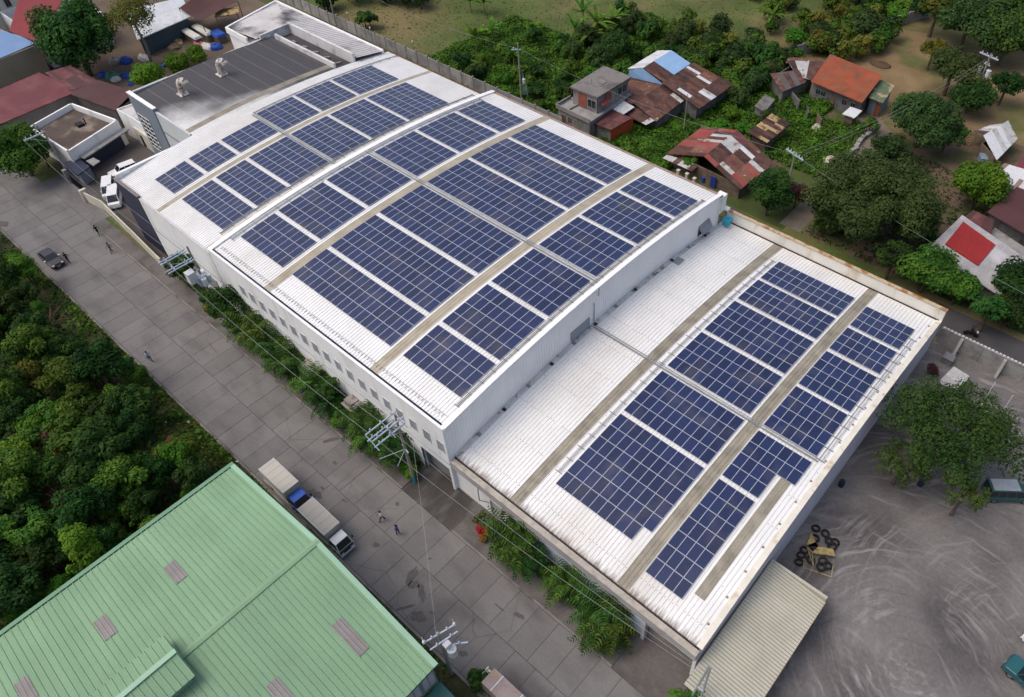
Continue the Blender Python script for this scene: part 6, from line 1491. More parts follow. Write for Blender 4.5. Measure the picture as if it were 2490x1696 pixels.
for a, b_ in (((-0.1, 0.9, 8.2), (-0.6, -1.0, 0)), ((0.0, 0.9, 8.2), (0.6, -1.0, 0)), ((-0.4, -0.4, 3.0), (0.4, -0.4, 3.0)), ((-0.3, 0.1, 5.0), (0.3, 0.1, 5.0))):
    MB().cyl(a, b_, 0.11, n=6).build('strut', steel, P5, local=True)
P6 = pole(-49.4, 71.0, 11.3, 'bare grey pole with guy frame behind the tall hall', 0.18, False)
arm(P6, (-0.9, -0.8, 10.2), (0.3, 0.25, 10.2), 2, 0.08)
for k in range(5): brace(P6, (0.2+0.3*k, 0.3, 2.0), (0.3+0.15*k, 0.4, 6.2-0.6*k), 0.03)
drum(P6, (0.7, 0.2, 4.2), 0.25, 0.7)
P7 = pole(-99.4, 68.3, 12.0, 'pole with ladder brackets at the far end of the panel wall', 0.18, False); arm(P7, (-1.2, 0, 11.2), (1.2, 0, 11.2), 3); arm(P7, (-0.9, 0, 9.6), (0.9, 0, 9.6), 3)
P8 = pole(1.9, 73.7, 10.0, 'pole with insulator crossarm beside the dirt track', 0.17, False); arm(P8, (-1.6, 0.5, 9.6), (1.6, -0.5, 9.6), 6, 0.09)
P9 = pole(12.2, 121.4, 9.5, 'pole with twin transformers in the meadow trees', 0.2, False); arm(P9, (-1.9, 0.5, 9.0), (1.5, -0.4, 9.0), 4, 0.1); arm(P9, (-0.6, 0.2, 7.6), (0.6, -0.2, 7.6), 2); drum(P9, (-0.75, 0, 5.6), 0.36, 1.2); drum(P9, (0.75, -0.3, 5.6), 0.36, 1.2)
P10 = pole(-21.76, 81.84, 7.0, 'thin wooden pole in the grass by the rusty compound', 0.1, False)
for i, (p_, lab) in enumerate([((-76.16, 69.35), 'short lamp post before the panel wall, middle of the field side'), ((-95.90, 69.28), 'short post before the panel wall at its far end'), ((-87.16, 68.00), 'short post before the panel wall behind the annex')]):
    t = thing('lamp_post', lab, 'post', (p_[0], p_[1], -0.05), 0, 'posts along the panel wall'); MB().cyl((0, 0, 0), (0, 0, 3.9), 0.07, n=6).build('shaft', wood, t, local=True); MB().box(-.12, .12, -.12, .12, 3.9, 4.2).build('lamp_head', porc, t, local=True)
wirem = mat('wire', (0.30, 0.31, 0.33), 0.5)
def wire(a, b_, sag, label, r=0.015):
    a, b_ = Vector(a), Vector(b_); pts = []
    for i in range(13):
        t = i/12; p = lerp(a, b_, t); p.z -= sag*4*t*(1-t); pts.append(tuple(p))
    setp(MB().tube(pts, r, 4).build('wire', wirem), label, 'wire', 'overhead wires')
for k, (yo, z) in enumerate(((-3.0, 11.9), (-1.4, 11.9), (0.1, 11.6))):
    wire((-4.1, 6.0+yo, z), (31.9, 6.9+0.15*yo, 8.0+0.1*k), 1.3, 'overhead wire from the garage pole to the steel frame, %s line' % ('road side', 'middle', 'wall side')[k])
    wire((-43.0, 6.2+yo*0.9, 11.3), (-4.1, 6.0+yo, z), 1.2, 'overhead wire between the two framed poles, %s line' % ('road side', 'middle', 'wall side')[k])
    wire((-88.4, 7.2+yo*.8, 9.2), (-43.0, 6.2+yo*0.9, 11.3), 1.2, 'overhead wire from the courtyard pole, %s line' % ('road side', 'middle', 'wall side')[k])
wire((13.6, -5.4, 9.0), (-2.0, 6.0, 11.0), 1.0, 'overhead wire crossing the road to the garage pole')
wire((12.2, 121.4, 8.9), (1.9, 73.7, 9.7), 1.5, 'overhead wire from the twin transformer pole to the track pole')
wire((12.8, 121.2, 8.9), (2.6, 73.5, 9.7), 1.5, 'second overhead wire from the twin transformer pole to the track pole')
wire((1.9, 73.7, 9.7), (-49.4, 71.0, 10.3), 1.4, 'overhead wire behind the tall hall to the bare pole')
wire((1.9, 73.7, 9.6), (46, 67.8, 7.0), 1.2, 'overhead wire along the back street')
wire((-49.4, 71.0, 10.3), (-99.4, 68.3, 11.3), 1.4, 'overhead wire along the panel wall')

# ------------------------------------------------------------------ vehicles
def paint(name, c, rough=0.3): return MC.get(name) or mat(name, c, rough, 0.04, 1.0, spec=0.5)
headl = mat('headlamp', (0.7, 0.72, 0.75), 0.15, 0.02, spec=0.6)
tail = mat('tail_lamp', (0.30, 0.01, 0.01), 0.3, 0.05)
hub = mat('wheel_hub', (0.25, 0.25, 0.26), 0.4, 0.05, metal=0.5)
def wheel(t, x, y, r, w):
    b = MB(); b.cyl((x, y-w/2, r), (x, y+w/2, r), r, n=16); o = b.build('wheel', rubber, t, local=True)
    s_ = 1 if y > 0 else -1
    MB().cyl((x, y+s_*(w/2-0.02), r), (x, y+s_*(w/2+0.012), r), r*0.58, n=12).build('rim', hub, o, local=True)
def slab_body(b, prof, w, mi=0, tuck=0.06):
    """side profile (x,z) extruded across the width with rounded shoulders"""
    cx = sum(p[0] for p in prof)/len(prof); cz = sum(p[1] for p in prof)/len(prof)
    def sh(k): return [(cx+(x-cx)*k, cz+(z-cz)*k) for x, z in prof]
    rings = [(-w/2, 1-tuck), (-w/2+0.07, 1.0), (w/2-0.07, 1.0), (w/2, 1-tuck)]
    n = len(prof); v = []
    for y, k in rings: v += [(x, y, z) for x, z in sh(k)]
    f = [tuple(range(n)), tuple(range(4*n-1, 3*n-1, -1))]
    for r_ in range(3):
        for i in range(n): f.append((r_*n+i, (r_+1)*n+i, (r_+1)*n+(i+1) % n, r_*n+(i+1) % n))
    b.add(v, [tuple(reversed(q)) for q in f], mi)
def greenhouse(t, body, x0, x1, z0, xt0, xt1, z1, w0, w1, m, npane=2, van=False):
    b = MB(); b.hexa([(x0, -w0/2, z0), (x1, -w0/2, z0), (x1, w0/2, z0), (x0, w0/2, z0)], [(xt0, -w1/2, z1), (xt1, -w1/2, z1), (xt1, w1/2, z1), (xt0, w1/2, z1)])
    cab = b.build('cabin', m, t, local=True)
    def pane(a, b_, c, d, name):
        a, b_, c, d = map(Vector, (a, b_, c, d)); n = (b_-a).cross(d-a).normalized()*0.012; ce = (a+b_+c+d)/4
        q = [lerp(p, ce, 0.10)+n for p in (a, b_, c, d)]
        q2 = [p-n*1.2 for p in q]
        MB().hexa(q2, q).build(name, glass_d, cab, local=True)
    B0 = [(x0, -w0/2, z0), (x1, -w0/2, z0), (x1, w0/2, z0), (x0, w0/2, z0)]; T0 = [(xt0, -w1/2, z1), (xt1, -w1/2, z1), (xt1, w1/2, z1), (xt0, w1/2, z1)]
    pane(B0[1], B0[2], T0[2], T0[1], 'windscreen'); pane(B0[3], B0[0], T0[0], T0[3], 'rear_window')
    for i in range(npane):
        f0, f1 = i/npane, (i+1)/npane
        L_ = lambda p, q, f: tuple(lerp(Vector(p), Vector(q), f))
        pane(L_(B0[0], B0[1], f0), L_(B0[0], B0[1], f1), L_(T0[0], T0[1], f1), L_(T0[0], T0[1], f0), 'side_window')
        pane(L_(B0[3], B0[2], f1), L_(B0[3], B0[2], f0), L_(T0[3], T0[2], f0), L_(T0[3], T0[2], f1), 'side_window')
def car(x, y, rz_, label, pm, kind, name='car', cat='car'):
    t = thing(name, label, cat, (x, y, 0.0), rz_, 'vehicles')
    b = MB()
    if kind == 'sedan':
        slab_body(b, [(-2.25, 0.3), (2.2, 0.3), (2.3, 0.55), (2.15, 0.82), (0.9, 0.98), (-1.5, 1.02), (-2.25, 0.95), (-2.32, 0.6)], 1.72); b.build('body', pm, t, local=True)
        greenhouse(t, None, -1.75, 1.0, 0.98, -1.05, 0.25, 1.46, 1.6, 1.26, pm); wl, ww, wr = (1.4, -1.35), 0.74, 0.32; L = 2.28
    elif kind == 'van':
        slab_body(b, [(-2.2, 0.35), (2.1, 0.35), (2.25, 0.6), (2.15, 1.0), (1.75, 1.15), (-2.2, 1.2), (-2.25, 0.7)], 1.72); b.build('body', pm, t, local=True)
        greenhouse(t, None, -2.18, 1.8, 1.14, -2.05, 1.0, 1.98, 1.66, 1.45, pm, 3); wl, ww, wr = (1.4, -1.35), 0.74, 0.32; L = 2.22
    elif kind == 'suv':
        slab_body(b, [(-2.2, 0.4), (2.2, 0.4), (2.3, 0.7), (2.2, 1.0), (1.0, 1.15), (-2.15, 1.2), (-2.25, 0.8)], 1.75); b.build('body', pm, t, local=True)
        greenhouse(t, None, -2.1, 1.0, 1.14, -1.95, 0.4, 1.82, 1.66, 1.42, pm, 3); wl, ww, wr = (1.4, -1.4), 0.76, 0.36; L = 2.25
    else:
        slab_body(b, [(-2.4, 0.45), (2.4, 0.45), (2.5, 0.8), (2.35, 1.1), (1.4, 1.2), (-2.4, 1.15), (-2.5, 0.8)], 1.8); b.build('body', pm, t, local=True)
        greenhouse(t, None, -2.4, 1.35, 1.12, -2.3, 0.9, 2.15, 1.74, 1.6, pm, 4); wl, ww, wr = (1.6, -1.5), 0.78, 0.36; L = 2.45
        MB().box(-2.1, 0.6, -0.7, 0.7, 2.17, 2.24).build('roof_rack', steel, t, local=True)
    for wx in wl:
        for s_ in (-1, 1): wheel(t, wx, s_*ww, wr, 0.2)
    for s_ in (-1, 1):
        MB().box(L-0.08, L+0.02, s_*0.62-0.16, s_*0.62+0.16, 0.66, 0.82).build('headlight', headl, t, local=True)
        MB().box(-L-0.03, -L+0.06, s_*0.66-0.13, s_*0.66+0.13, 0.72, 0.9).build('tail_light', tail, t, local=True)
        MB().box(0.75, 0.95, s_*0.98-0.1, s_*0.98+0.1, 1.0, 1.14).build('wing_mirror', porc if kind == 'sedan' else pm, t, local=True)
    MB().box(L-0.02, L+0.06, -0.8, 0.8, 0.38, 0.55).build('bumper', black if kind != 'van' else pm, t, local=True)
    MB().box(L+0.05, L+0.075, -0.22, 0.22, 0.42, 0.52).build('number_plate', porc, t, local=True)
    return t
car(-71.2, -3.05, 0.03, 'dark grey sedan parked beside the thicket', paint('dark_grey_paint', (0.032, 0.028, 0.033)), 'sedan')
vw = paint('white_paint', (0.68, 0.69, 0.70))
car(-77.7, 9.75, -0.5, 'white van parked nearest the road behind the cream wall', vw, 'van', 'van', 'van')
car(-80.6, 10.3, -0.5, 'white van parked second behind the cream wall', vw, 'van', 'van', 'van')
car(-83.6, 14.2, -PI/2-0.15, 'white station wagon with dark windows by the navy shutter', vw, 'suv', 'car', 'car')
gj = paint('green_paint', (0.022, 0.085, 0.082))
car(44.9, 45.2, R(38), 'dark green jeepney under the yard tree', gj, 'jeep', 'jeepney', 'jeepney')
car(53.4, 27.3, R(168), 'teal green jeepney cut by the right edge of the yard', paint('teal_paint', (0.018, 0.095, 0.115)), 'jeep', 'jeepney', 'jeepney')
car(53.6, 31.0, R(165), 'white covered vehicle at the right edge of the yard', vw, 'van', 'van', 'van')
def box_truck(x, y, label, cabm, boxm, L=4.5):
    t = thing('box_truck', label, 'truck', (x, y, 0.0), 0, 'box trucks at the kerb')
    b = MB(); b.box(0, L, -0.92, 0.92, 1.0, 3.0); bo = b.build('cargo_box', boxm, t, local=True)
    for i in range(5): MB().box(0.4+i*0.9, 0.43+i*0.9, -0.925, 0.925, 3.0, 3.02).build('roof_rib', boxm, bo, local=True)
    b = MB()
    for yy_ in (-0.93, 0.93): b.box(-0.01, L+0.01, yy_-0.025, yy_+0.025, 0.96, 1.04); b.box(-0.01, L+0.01, yy_-0.025, yy_+0.025, 2.96, 3.04)
    b.build('edge_rails', steel, bo, local=True)
    MB().box(0.1, L+1.5, -0.4, 0.4, 0.55, 0.9).build('chassis', black, t, local=True)
    b = MB(); slab_body(b, [(L+0.15, 0.55), (L+1.6, 0.55), (L+1.72, 0.9), (L+1.62, 1.35), (L+0.15, 1.35)], 1.74, tuck=0.03); b.build('cab_body', cabm, t, local=True)
    greenhouse(t, None, L+0.15, L+1.62, 1.34, L+0.2, L+1.22, 2.2, 1.7, 1.5, cabm, 1)
    MB().box(L+1.66, L+1.78, -0.85, 0.85, 0.42, 0.66).build('bumper', porc, t, local=True)
    for s_ in (-1, 1):
        MB().box(L+1.66, L+1.75, s_*0.6-0.17, s_*0.6+0.17, 0.75, 0.92).build('headlight', headl, t, local=True)
        MB().box(L+1.25, L+1.4, s_*1.08-0.07, s_*1.08+0.07, 1.5, 1.85).build('wing_mirror', black, t, local=True)
        wheel(t, 0.9, s_*0.75, 0.38, 0.34); wheel(t, L+0.9, s_*0.75, 0.38, 0.24)
    return t
boxg = mat('cargo_cream', (0.42, 0.40, 0.36), 0.6, 0.05, 0.5)
boxd = mat('cargo_grey', (0.36, 0.345, 0.315), 0.6, 0.05, 0.5)
box_truck(-16.2, -3.65, 'box truck with blue cab parked behind the other', paint('blue_paint', (0.012, 0.075, 0.42)), boxg)
tb = box_truck(-9.05, -3.85, 'box truck with white cab parked in front by the green roof', paint('white_cab_paint', (0.62, 0.64, 0.68)), boxd)
MB().box(4.5+1.60, 4.5+1.725, -0.8, 0.8, 0.70, 1.33).build('grille', glass_d, tb, local=True)
rtk = thing('old_truck', 'old truck with stained rusty roof at the bottom edge of the road', 'truck', (17.0, -3.65, 0), 0, 'vehicles')
MB().box(0, 4.6, -0.8, 0.8, 0.9, 2.6).build('cargo_box', mat('mauve_rust', (0.24, 0.20, 0.20), 0.8, 0.14, 0.8, col2=(0.30, 0.20, 0.06), mask=(0.56, 0.66), mscale=0.9), rtk, local=True)
for xx in (1.05, 3.4): MB().box(xx, xx+0.06, -0.805, 0.805, 2.6, 2.63).build('roof_seam', porc, rtk, local=True)
for yy_ in (-0.6, 0.6): wheel(rtk, 0.9, yy_, 0.38, 0.3); wheel(rtk, 3.6, yy_, 0.38, 0.3)
MB().box(-0.9, -0.1, -0.35, 0.75, 0.7, 0.95).build('tow_rack', cream, rtk, local=True); MB().box(-1.0, -0.92, -0.1, 0.85, 0.7, 1.1).build('rack_bar', porc, rtk, local=True)
# motorcycle on the back street
mc = thing('motorcycle', 'motorcycle with rider on the back street', 'motorcycle', (33.3, 65.9, -0.02), 0.25)
for xx in (-0.62, 0.62):
    MB().cyl((xx, -0.05, 0.3), (xx, 0.05, 0.3), 0.3, n=14).build('wheel', rubber, mc, local=True)
b = MB(); slab_body(b, [(-0.7, 0.55), (-0.2, 0.35), (0.3, 0.4), (0.55, 0.8), (0.1, 0.85), (-0.65, 0.75)], 0.26); b.build('body', black, mc, local=True)
MB().cyl((0.5, -0.33, 1.0), (0.5, 0.33, 1.0), 0.025, n=6).build('handlebar', steel, mc, local=True)
MB().box(0.55, 0.7, -0.1, 0.1, 0.8, 1.0).build('headlight', headl, mc, local=True)

# ------------------------------------------------------------------ people
skin = mat('skin', (0.20, 0.11, 0.07), 0.6, 0.05); hairm = mat('hair', (0.012, 0.010, 0.010), 0.6, 0.1)
def person(x, y, rz_, label, shirt, trousers, stride=0.22, armsw=0.25, z=0.0, seated=False):
    """one skinned body; clothing is assigned to its faces by height"""
    J = {'pelvis': (0, 0, .93), 'waist': (0, 0, 1.08), 'chest': (.02, 0, 1.30), 'neck': (.01, 0, 1.47), 'head': (.03, 0, 1.58), 'crown': (.03, 0, 1.68)}
    E_ = [('pelvis', 'waist'), ('waist', 'chest'), ('chest', 'neck'), ('neck', 'head'), ('head', 'crown')]
    RR = {'pelvis': (.15, .12), 'waist': (.14, .10), 'chest': (.17, .115), 'neck': (.055, .055), 'head': (.088, .10), 'crown': (.075, .085)}
    for s_, nm in ((-1, 'l'), (1, 'r')):
        st = stride*s_
        if seated:
            hips = {'hip': (0.02, .10*s_, .90), 'knee': (.42, .16*s_, .82), 'ankle': (.30, .17*s_, .42), 'toe': (.47, .17*s_, .38)}
            armp = {'sho': (.02, .19*s_, 1.42), 'elb': (.22, .24*s_, 1.20), 'wri': (.46, .28*s_, 1.12), 'palm': (.53, .28*s_, 1.11)}
        else:
            hips = {'hip': (0, .095*s_, .88), 'knee': (st*.55+.04, .10*s_, .49), 'ankle': (st-.02, .10*s_, .085), 'toe': (st+.15, .11*s_, .035)}
            a_ = -armsw*s_
            armp = {'sho': (.01, .19*s_, 1.40), 'elb': (a_*.5-.02, .235*s_, 1.13), 'wri': (a_+.08, .24*s_, .90), 'palm': (a_+.10, .235*s_, .82)}
        rad = {'hip': (.095, .095), 'knee': (.062, .062), 'ankle': (.045, .045), 'toe': (.04, .035), 'sho': (.062, .062), 'elb': (.045, .045), 'wri': (.032, .032), 'palm': (.042, .022)}
        for k_, v_ in {**hips, **armp}.items(): J[k_+nm] = v_; RR[k_+nm] = rad[k_]
        E_ += [('pelvis', 'hip'+nm), ('hip'+nm, 'knee'+nm), ('knee'+nm, 'ankle'+nm), ('ankle'+nm, 'toe'+nm), ('chest', 'sho'+nm), ('sho'+nm, 'elb'+nm), ('elb'+nm, 'wri'+nm), ('wri'+nm, 'palm'+nm)]
        pw = J['palm'+nm]
        for f_ in range(5):                     # fingers and a thumb at the side
            nmf = 'f%d' % f_+nm
            ox = (.03, .015, 0, -.015, .034)[f_]; ln = (.075, .085, .08, .06, .045)[f_]
            if f_ == 4: J[nmf] = (pw[0]+.05, pw[1]-.012*s_, pw[2]-.01)
            else: J[nmf] = (pw[0]+ox+.02, pw[1]-.01*s_, pw[2]-ln)
            RR[nmf] = (.009, .009); E_.append(('palm'+nm, nmf))
    names = list(J); idx = {n_: i for i, n_ in enumerate(names)}
    me = bpy.data.meshes.new('body'); me.from_pydata([J[n_] for n_ in names], [(idx[a], idx[b_]) for a, b_ in E_], [])
    o = bpy.data.objects.new('tmp', me); C.objects.link(o)
    sk = o.modifiers.new('s', 'SKIN'); ss = o.modifiers.new('u', 'SUBSURF'); ss.levels = 1; ss.render_levels = 1
    for i, n_ in enumerate(names):
        o.data.skin_vertices[0].data[i].radius = RR[n_]; o.data.skin_vertices[0].data[i].use_root = (n_ == 'pelvis')
    dg = bpy.context.evaluated_depsgraph_get(); dg.update()
    m2 = bpy.data.meshes.new_from_object(o.evaluated_get(dg)); bpy.data.objects.remove(o)
    m2.materials.clear()
    for q in (skin, shirt, trousers, black): m2.materials.append(q)
    for p in m2.polygons:
        cx, cy, cz = p.center; p.use_smooth = True
        if seated:
            p.material_index = 2 if (cz < 0.98 and cx > -0.2) and not (cz < .45) else (1 if cz < 1.46 and abs(cy) < .30 and cx < .36 else (3 if cz < .45 else 0))
        else:
            hand = cz < 0.93 and abs(cy) > 0.185
            p.material_index = 3 if cz < .10 else (0 if hand or cz > 1.45 or (abs(cy) > .2 and cz < 1.12 and cz > .84) else (2 if cz < .95 else 1))
    t = thing('person', label, 'person', (x, y, z), rz_, 'people', 1.08)
    link('body', m2, t, local=True)
    b = MB(); b.ell((.015, 0, 1.655), .105, .098, .085, 10, 6); b.ell((-.035, 0, 1.60), .075, .09, .09, 10, 6); b.build('hair', hairm, t, local=True, smooth=True)
    b = MB()
    for s_ in (-1, 1): b.ell((.112, .034*s_, 1.60), .012, .014, .010, 6, 4)
    b.build('eyes', black, t, local=True)
    b = MB(); b.ell((.128, 0, 1.578), .02, .014, .022, 6, 4); b.ell((.112, 0, 1.54), .012, .026, .008, 6, 4); b.ell((.02, .095, 1.59), .018, .012, .03, 6, 4); b.ell((.02, -.095, 1.59), .018, .012, .03, 6, 4); b.build('face_features', skin, t, local=True, smooth=True)
def cloth(n, c): return MC.get(n) or mat(n, c, 0.85, 0.08, 3.0)
person(-3.2, 0.75, R(-120), 'person in white shirt and dark trousers walking on the road by the trucks', cloth('white_shirt', (0.62, 0.62, 0.66)), cloth('dark_trousers', (0.02, 0.02, 0.028)), .26)
person(-0.75, 0.78, R(20), 'person in blue shirt standing on the road by the trucks', cloth('blue_shirt', (0.05, 0.085, 0.27)), cloth('navy_trousers', (0.018, 0.02, 0.05)), .1)
person(-71.9, 4.1, R(-40), 'person in black walking along the kerb by the cream wall', cloth('black_shirt', (0.018, 0.018, 0.024)), cloth('dark_trousers', (0.02, 0.02, 0.028)), .24)
person(-66.6, 3.4, R(-60), 'person in black and white top walking near the kerb', cloth('grey_shirt', (0.16, 0.16, 0.17)), cloth('dark_trousers', (0.02, 0.02, 0.028)), .26)
person(-69.2, -1.6, R(-30), 'person in black standing beside the grey sedan', cloth('black_shirt', (0.018, 0.018, 0.024)), cloth('dark_trousers', (0.02, 0.02, 0.028)), .12)
person(-42.6, -3.6, R(170), 'person in pale blue shirt walking along the thicket edge', cloth('pale_blue_shirt', (0.40, 0.46, 0.62)), cloth('navy_trousers', (0.018, 0.02, 0.05)), .22)
person(33.2, 65.88, 0.25, 'rider in dark clothes sitting on the motorcycle', cloth('black_shirt', (0.018, 0.018, 0.024)), cloth('dark_trousers', (0.02, 0.02, 0.028)), z=-0.08, seated=True)

# ------------------------------------------------------------------ smaller things
def canopy_tank(x, label):
    t = thing('tank_canopy', label, 'canopy', (x+1.9, 7.5, 0), 0, 'concrete canopies below the windows')
    MB().box(x, x+3.7, 6.9, 8.16, 1.95, 2.25).build('slab', grey_conc, t)
    b = MB(); b.box(x, x+3.7, 6.82, 6.9, 1.95, 2.3); b.build('front_lip', beige_conc, t)
    for i in (0, 1):
        b = MB(); b.box(x+0.55+i*1.5, x+1.9+i*1.5, 7.05, 8.12, 2.25, 3.15); o = b.build('tank', mat('mossy_concrete', (0.27, 0.24, 0.225), 0.9, 0.2, 0.9, col2=(0.16, 0.14, 0.13), mask=(0.48, 0.62), mscale=1.3) if 'mossy_concrete' not in MC else MC['mossy_concrete'], t)
    MB().box(x+1.9, x+2.05, 7.05, 8.1, 2.25, 2.9).build('gap_shade_block', black, t)  # black block stands in for the shade between the two tanks
canopy_tank(-25.7, 'concrete canopy with two weathered tanks, farther along the window row')
canopy_tank(-17.3, 'concrete canopy with two weathered tanks, nearer the garage')
b = MB(); b.tube([(4.0, 8.15, 4.4), (4.0, 8.1, 2.4), (4.9, 8.6, 2.3)], 0.055, 6); b.tube([(4.0, 8.15, 4.4), (4.0, 8.6, 5.5)], 0.055, 6); setp(b.build('drain_pipe', steel_d), 'bent grey drain pipe on the beige beam of the lower hall', 'pipe')
# rubbish by the thicket
b = MB(); rg = random.Random(4)
for i in range(3): b.hexa([(-30.3+i*.7, -8.6, .05), (-29.5+i*.7, -8.9, .1), (-29.2+i*.7, -7.9+i*.2, .3), (-30.0+i*.6, -7.7, .1)], [(-30.3+i*.7, -8.6, .12), (-29.5+i*.7, -8.9, .17+.2*i), (-29.2+i*.7, -7.9+i*.2, .37), (-30.0+i*.6, -7.7, .35)])
setp(b.build('rusty_scrap', mat('orange_rust', (0.24, 0.085, 0.035), 0.85, 0.3, 2.0)), 'crumpled rusty sheet scrap at the edge of the thicket', 'scrap')
for i, (p_, s_, lab) in enumerate([((-28.31, -5.71), .38, 'biggest white bag among the litter by the road'), ((-30.26, -5.51), .25, 'small white bag among the litter above the biggest'), ((-27.40, -5.74), .16, 'tiny white scrap among the litter by the road'), ((-32.40, -7.32), .15, 'white scrap in the grass of the thicket'), ((-21.24, -4.99), .2, 'white scrap beside the green gutter corner')]):
    b = MB(); b.ell((0, 0, 0), s_, s_*.7, s_*.4, 8, 5); setp(b.build('litter_bag', porc, None, True, loc=(p_[0], p_[1], s_*.3), rot=(0.2, 0.1, i)), lab, 'litter', 'litter by the thicket')
# worn patches, oil and manholes of the road
oil = mat('oil_stain', (0.078, 0.073, 0.074), 0.6, 0.2, 1.5)
def stain(x, y, rx, ry, rz_, seed, m=oil, name='oil_stain'):
    rg = random.Random(seed); n = 26; pts = []
    for i in range(n):
        a = 2*PI*i/n; k = 0.9+0.2*math.sin(2*a+seed)+0.12*math.sin(5*a+2*seed)+rg.uniform(-.1, .1); px_, py_ = rx*k*math.cos(a), ry*k*math.sin(a)
        pts.append((x+px_*math.cos(rz_)-py_*math.sin(rz_), y+px_*math.sin(rz_)+py_*math.cos(rz_)))
    b = MB(); b.poly([(p[0], p[1], 0.0105) for p in pts]); setp(b.build(name, m), kind='structure')
for i, (p_, rx, ry, a) in enumerate([((-15.71, 3.50), 0.9, .28, .9), ((-11.21, -1.85), .85, .5, 0), ((-11.22, -0.94), .25, .18, 0), ((-12.80, 1.93), .35, .22, .3), ((-3.54, 3.01), .3, .2, .3), ((3.73, -1.34), 1.3, .35, -1.3), ((4.62, -1.82), .55, .5, 0), ((5.83, -1.86), .95, .42, -.7), ((5.70, -3.92), .95, .22, 1.0), ((8.08, -2.55), .32, .22, .5), ((3.75, 1.05), .22, .12, 1), ((-1.55, -1.47), .5, .25, .3), ((7.37, -3.66), .9, .55, 0), ((13.08, -3.29), .4, .35, .2), ((14.58, 2.61), .55, .28, .2), ((17.08, 5.10), .16, .14, .2), ((19.55, 3.99), .18, .12, .2), ((21.16, 4.06), .18, .12, .2), ((-8.18, -0.38), .5, .12, 0.2), ((-85.77, -4.09), 1.1, .8, 0), ((12.62, 1.97), .6, .1, .0)]):
    stain(p_[0], p_[1], rx, ry, a, i)
# tyres and yellow scaffold in the yard
def tyre(x, y, z, tilt, lab):
    b = MB(); n = 16; v = []; f = []
    for i in range(n):
        a = 2*PI*i/n
        for rr_, zz in ((.28, -.1), (.42, -.12), (.48, 0), (.42, .12), (.28, .1)): v.append((rr_*math.cos(a), rr_*math.sin(a), zz))
    for i in range(n):
        for k in range(5): f.append((i*5+k, ((i+1) % n)*5+k, ((i+1) % n)*5+(k+1) % 5, i*5+(k+1) % 5))
    b.add(v, f); setp(b.build('tyre', rubber, None, True, loc=(x, y, z), rot=(tilt, tilt*.5, x)), lab, 'tyre', 'old tyres in the yard')
rg = random.Random(13)
TY = [(16, 480, 110), (16, 560, 150), (16, 590, 220), (16, 640, 230), (16, 620, 280), (16, 460, 270), (16, 350, 340), (16, 330, 410), (16, 430, 390), (16, 540, 390), (16, 580, 430), (16, 520, 450), (16, 410, 370), (16, 600, 250)]
tys = [(31.55, 28.92), (32.57, 28.94), (33.26, 28.36), (33.78, 28.81), (33.76, 28.13), (32.42, 26.83), (31.86, 25.29), (32.08, 24.44), (32.85, 25.33), (33.80, 26.14), (34.40, 25.94), (33.97, 25.34), (31.84, 26.01), (32.02, 27.81)]
for i, p_ in enumerate(tys): tyre(p_[0], p_[1], .12+.12*(i % 3), rg.uniform(-.35, .35), 'old black tyre in the heap beside the lower hall wall')
yl = mat('yellow_steel', (0.36, 0.28, 0.12), 0.8, 0.25, 1.5, col2=(0.14, 0.10, 0.05), mask=(0.5, 0.62), mscale=2.0)
sc_ = thing('scaffold', 'dismantled yellow steel scaffold frame lying over the tyre heap', 'scaffold', (33.4, 26.6, 0))
def yb(a, b_, r=.05): MB().cyl((*a, .55), (*b_, .5), r, n=5).build('tube', yl, sc_)
yq = [(31.82, 26.30), (31.49, 27.84), (32.34, 27.23), (34.52, 27.13), (34.00, 27.66), (32.75, 26.93), (32.62, 26.00), (33.35, 24.88), (32.74, 24.05), (35.24, 24.92), (34.84, 26.14), (32.27, 24.91)]
for a, b_ in ((0, 1), (1, 2), (2, 5), (5, 4), (4, 3), (3, 6), (6, 0), (6, 5), (0, 7), (7, 6), (8, 9), (9, 10), (8, 11)): yb(yq[a], yq[b_], .045)
MB().prism([yq[6], yq[5], yq[4], yq[3]], .5, .62).build('deck_plate', yl, sc_); MB().prism([yq[0], yq[2], yq[5], yq[1]], .6, .68).build('deck_plate', yl, sc_)
# other yard things
def barrel(x, y, m, lab, name='barrel', r=.3, h=.9):
    b = MB(); b.cyl((0, 0, 0), (0, 0, h), r, n=12); b.cyl((0, 0, h*.33), (0, 0, h*.36), r+.02, n=12); b.cyl((0, 0, h*.66), (0, 0, h*.69), r+.02, n=12); b.cyl((0, 0, h), (0, 0, h+.02), r*.9, n=12)
    setp(b.build(name, m, None, True, loc=(x, y, -.03)), lab, 'barrel', 'barrels')
bluep = mat('blue_plastic', (0.02, 0.06, 0.30), 0.5, 0.1); dkbl = mat('dark_blue', (0.015, 0.022, 0.05), 0.6)
barrel(37.5, 40.8, dkbl, 'dark blue barrel with white rim beside the yard tree ring')
barrel(31.1, 35.3, dkbl, 'dark barrel in the gutter beside the lower hall side wall')
barrel(-11.1, 71.9, bluep, 'bright blue barrel before the patchwork shanty')
rgp = thing('tree_ring', 'brown earth ring with kerb under the yard tree', 'planter', (36.5, 42.6, 0))
MB().cyl((36.5, 42.6, -.05), (36.5, 42.6, .06), 1.3, n=18).build('earth', packed, rgp); 
b = MB()
for i in range(18): b.obox((36.5+1.38*math.cos(i*.349), 42.6+1.38*math.sin(i*.349)), .09, .24, -.05, .2, i*.349)
b.build('kerb_ring', kerbm, rgp)
pb = thing('shelter', 'small grey sheet shelter standing in the yard corner', 'shelter', (34.6, 55.8, 0))
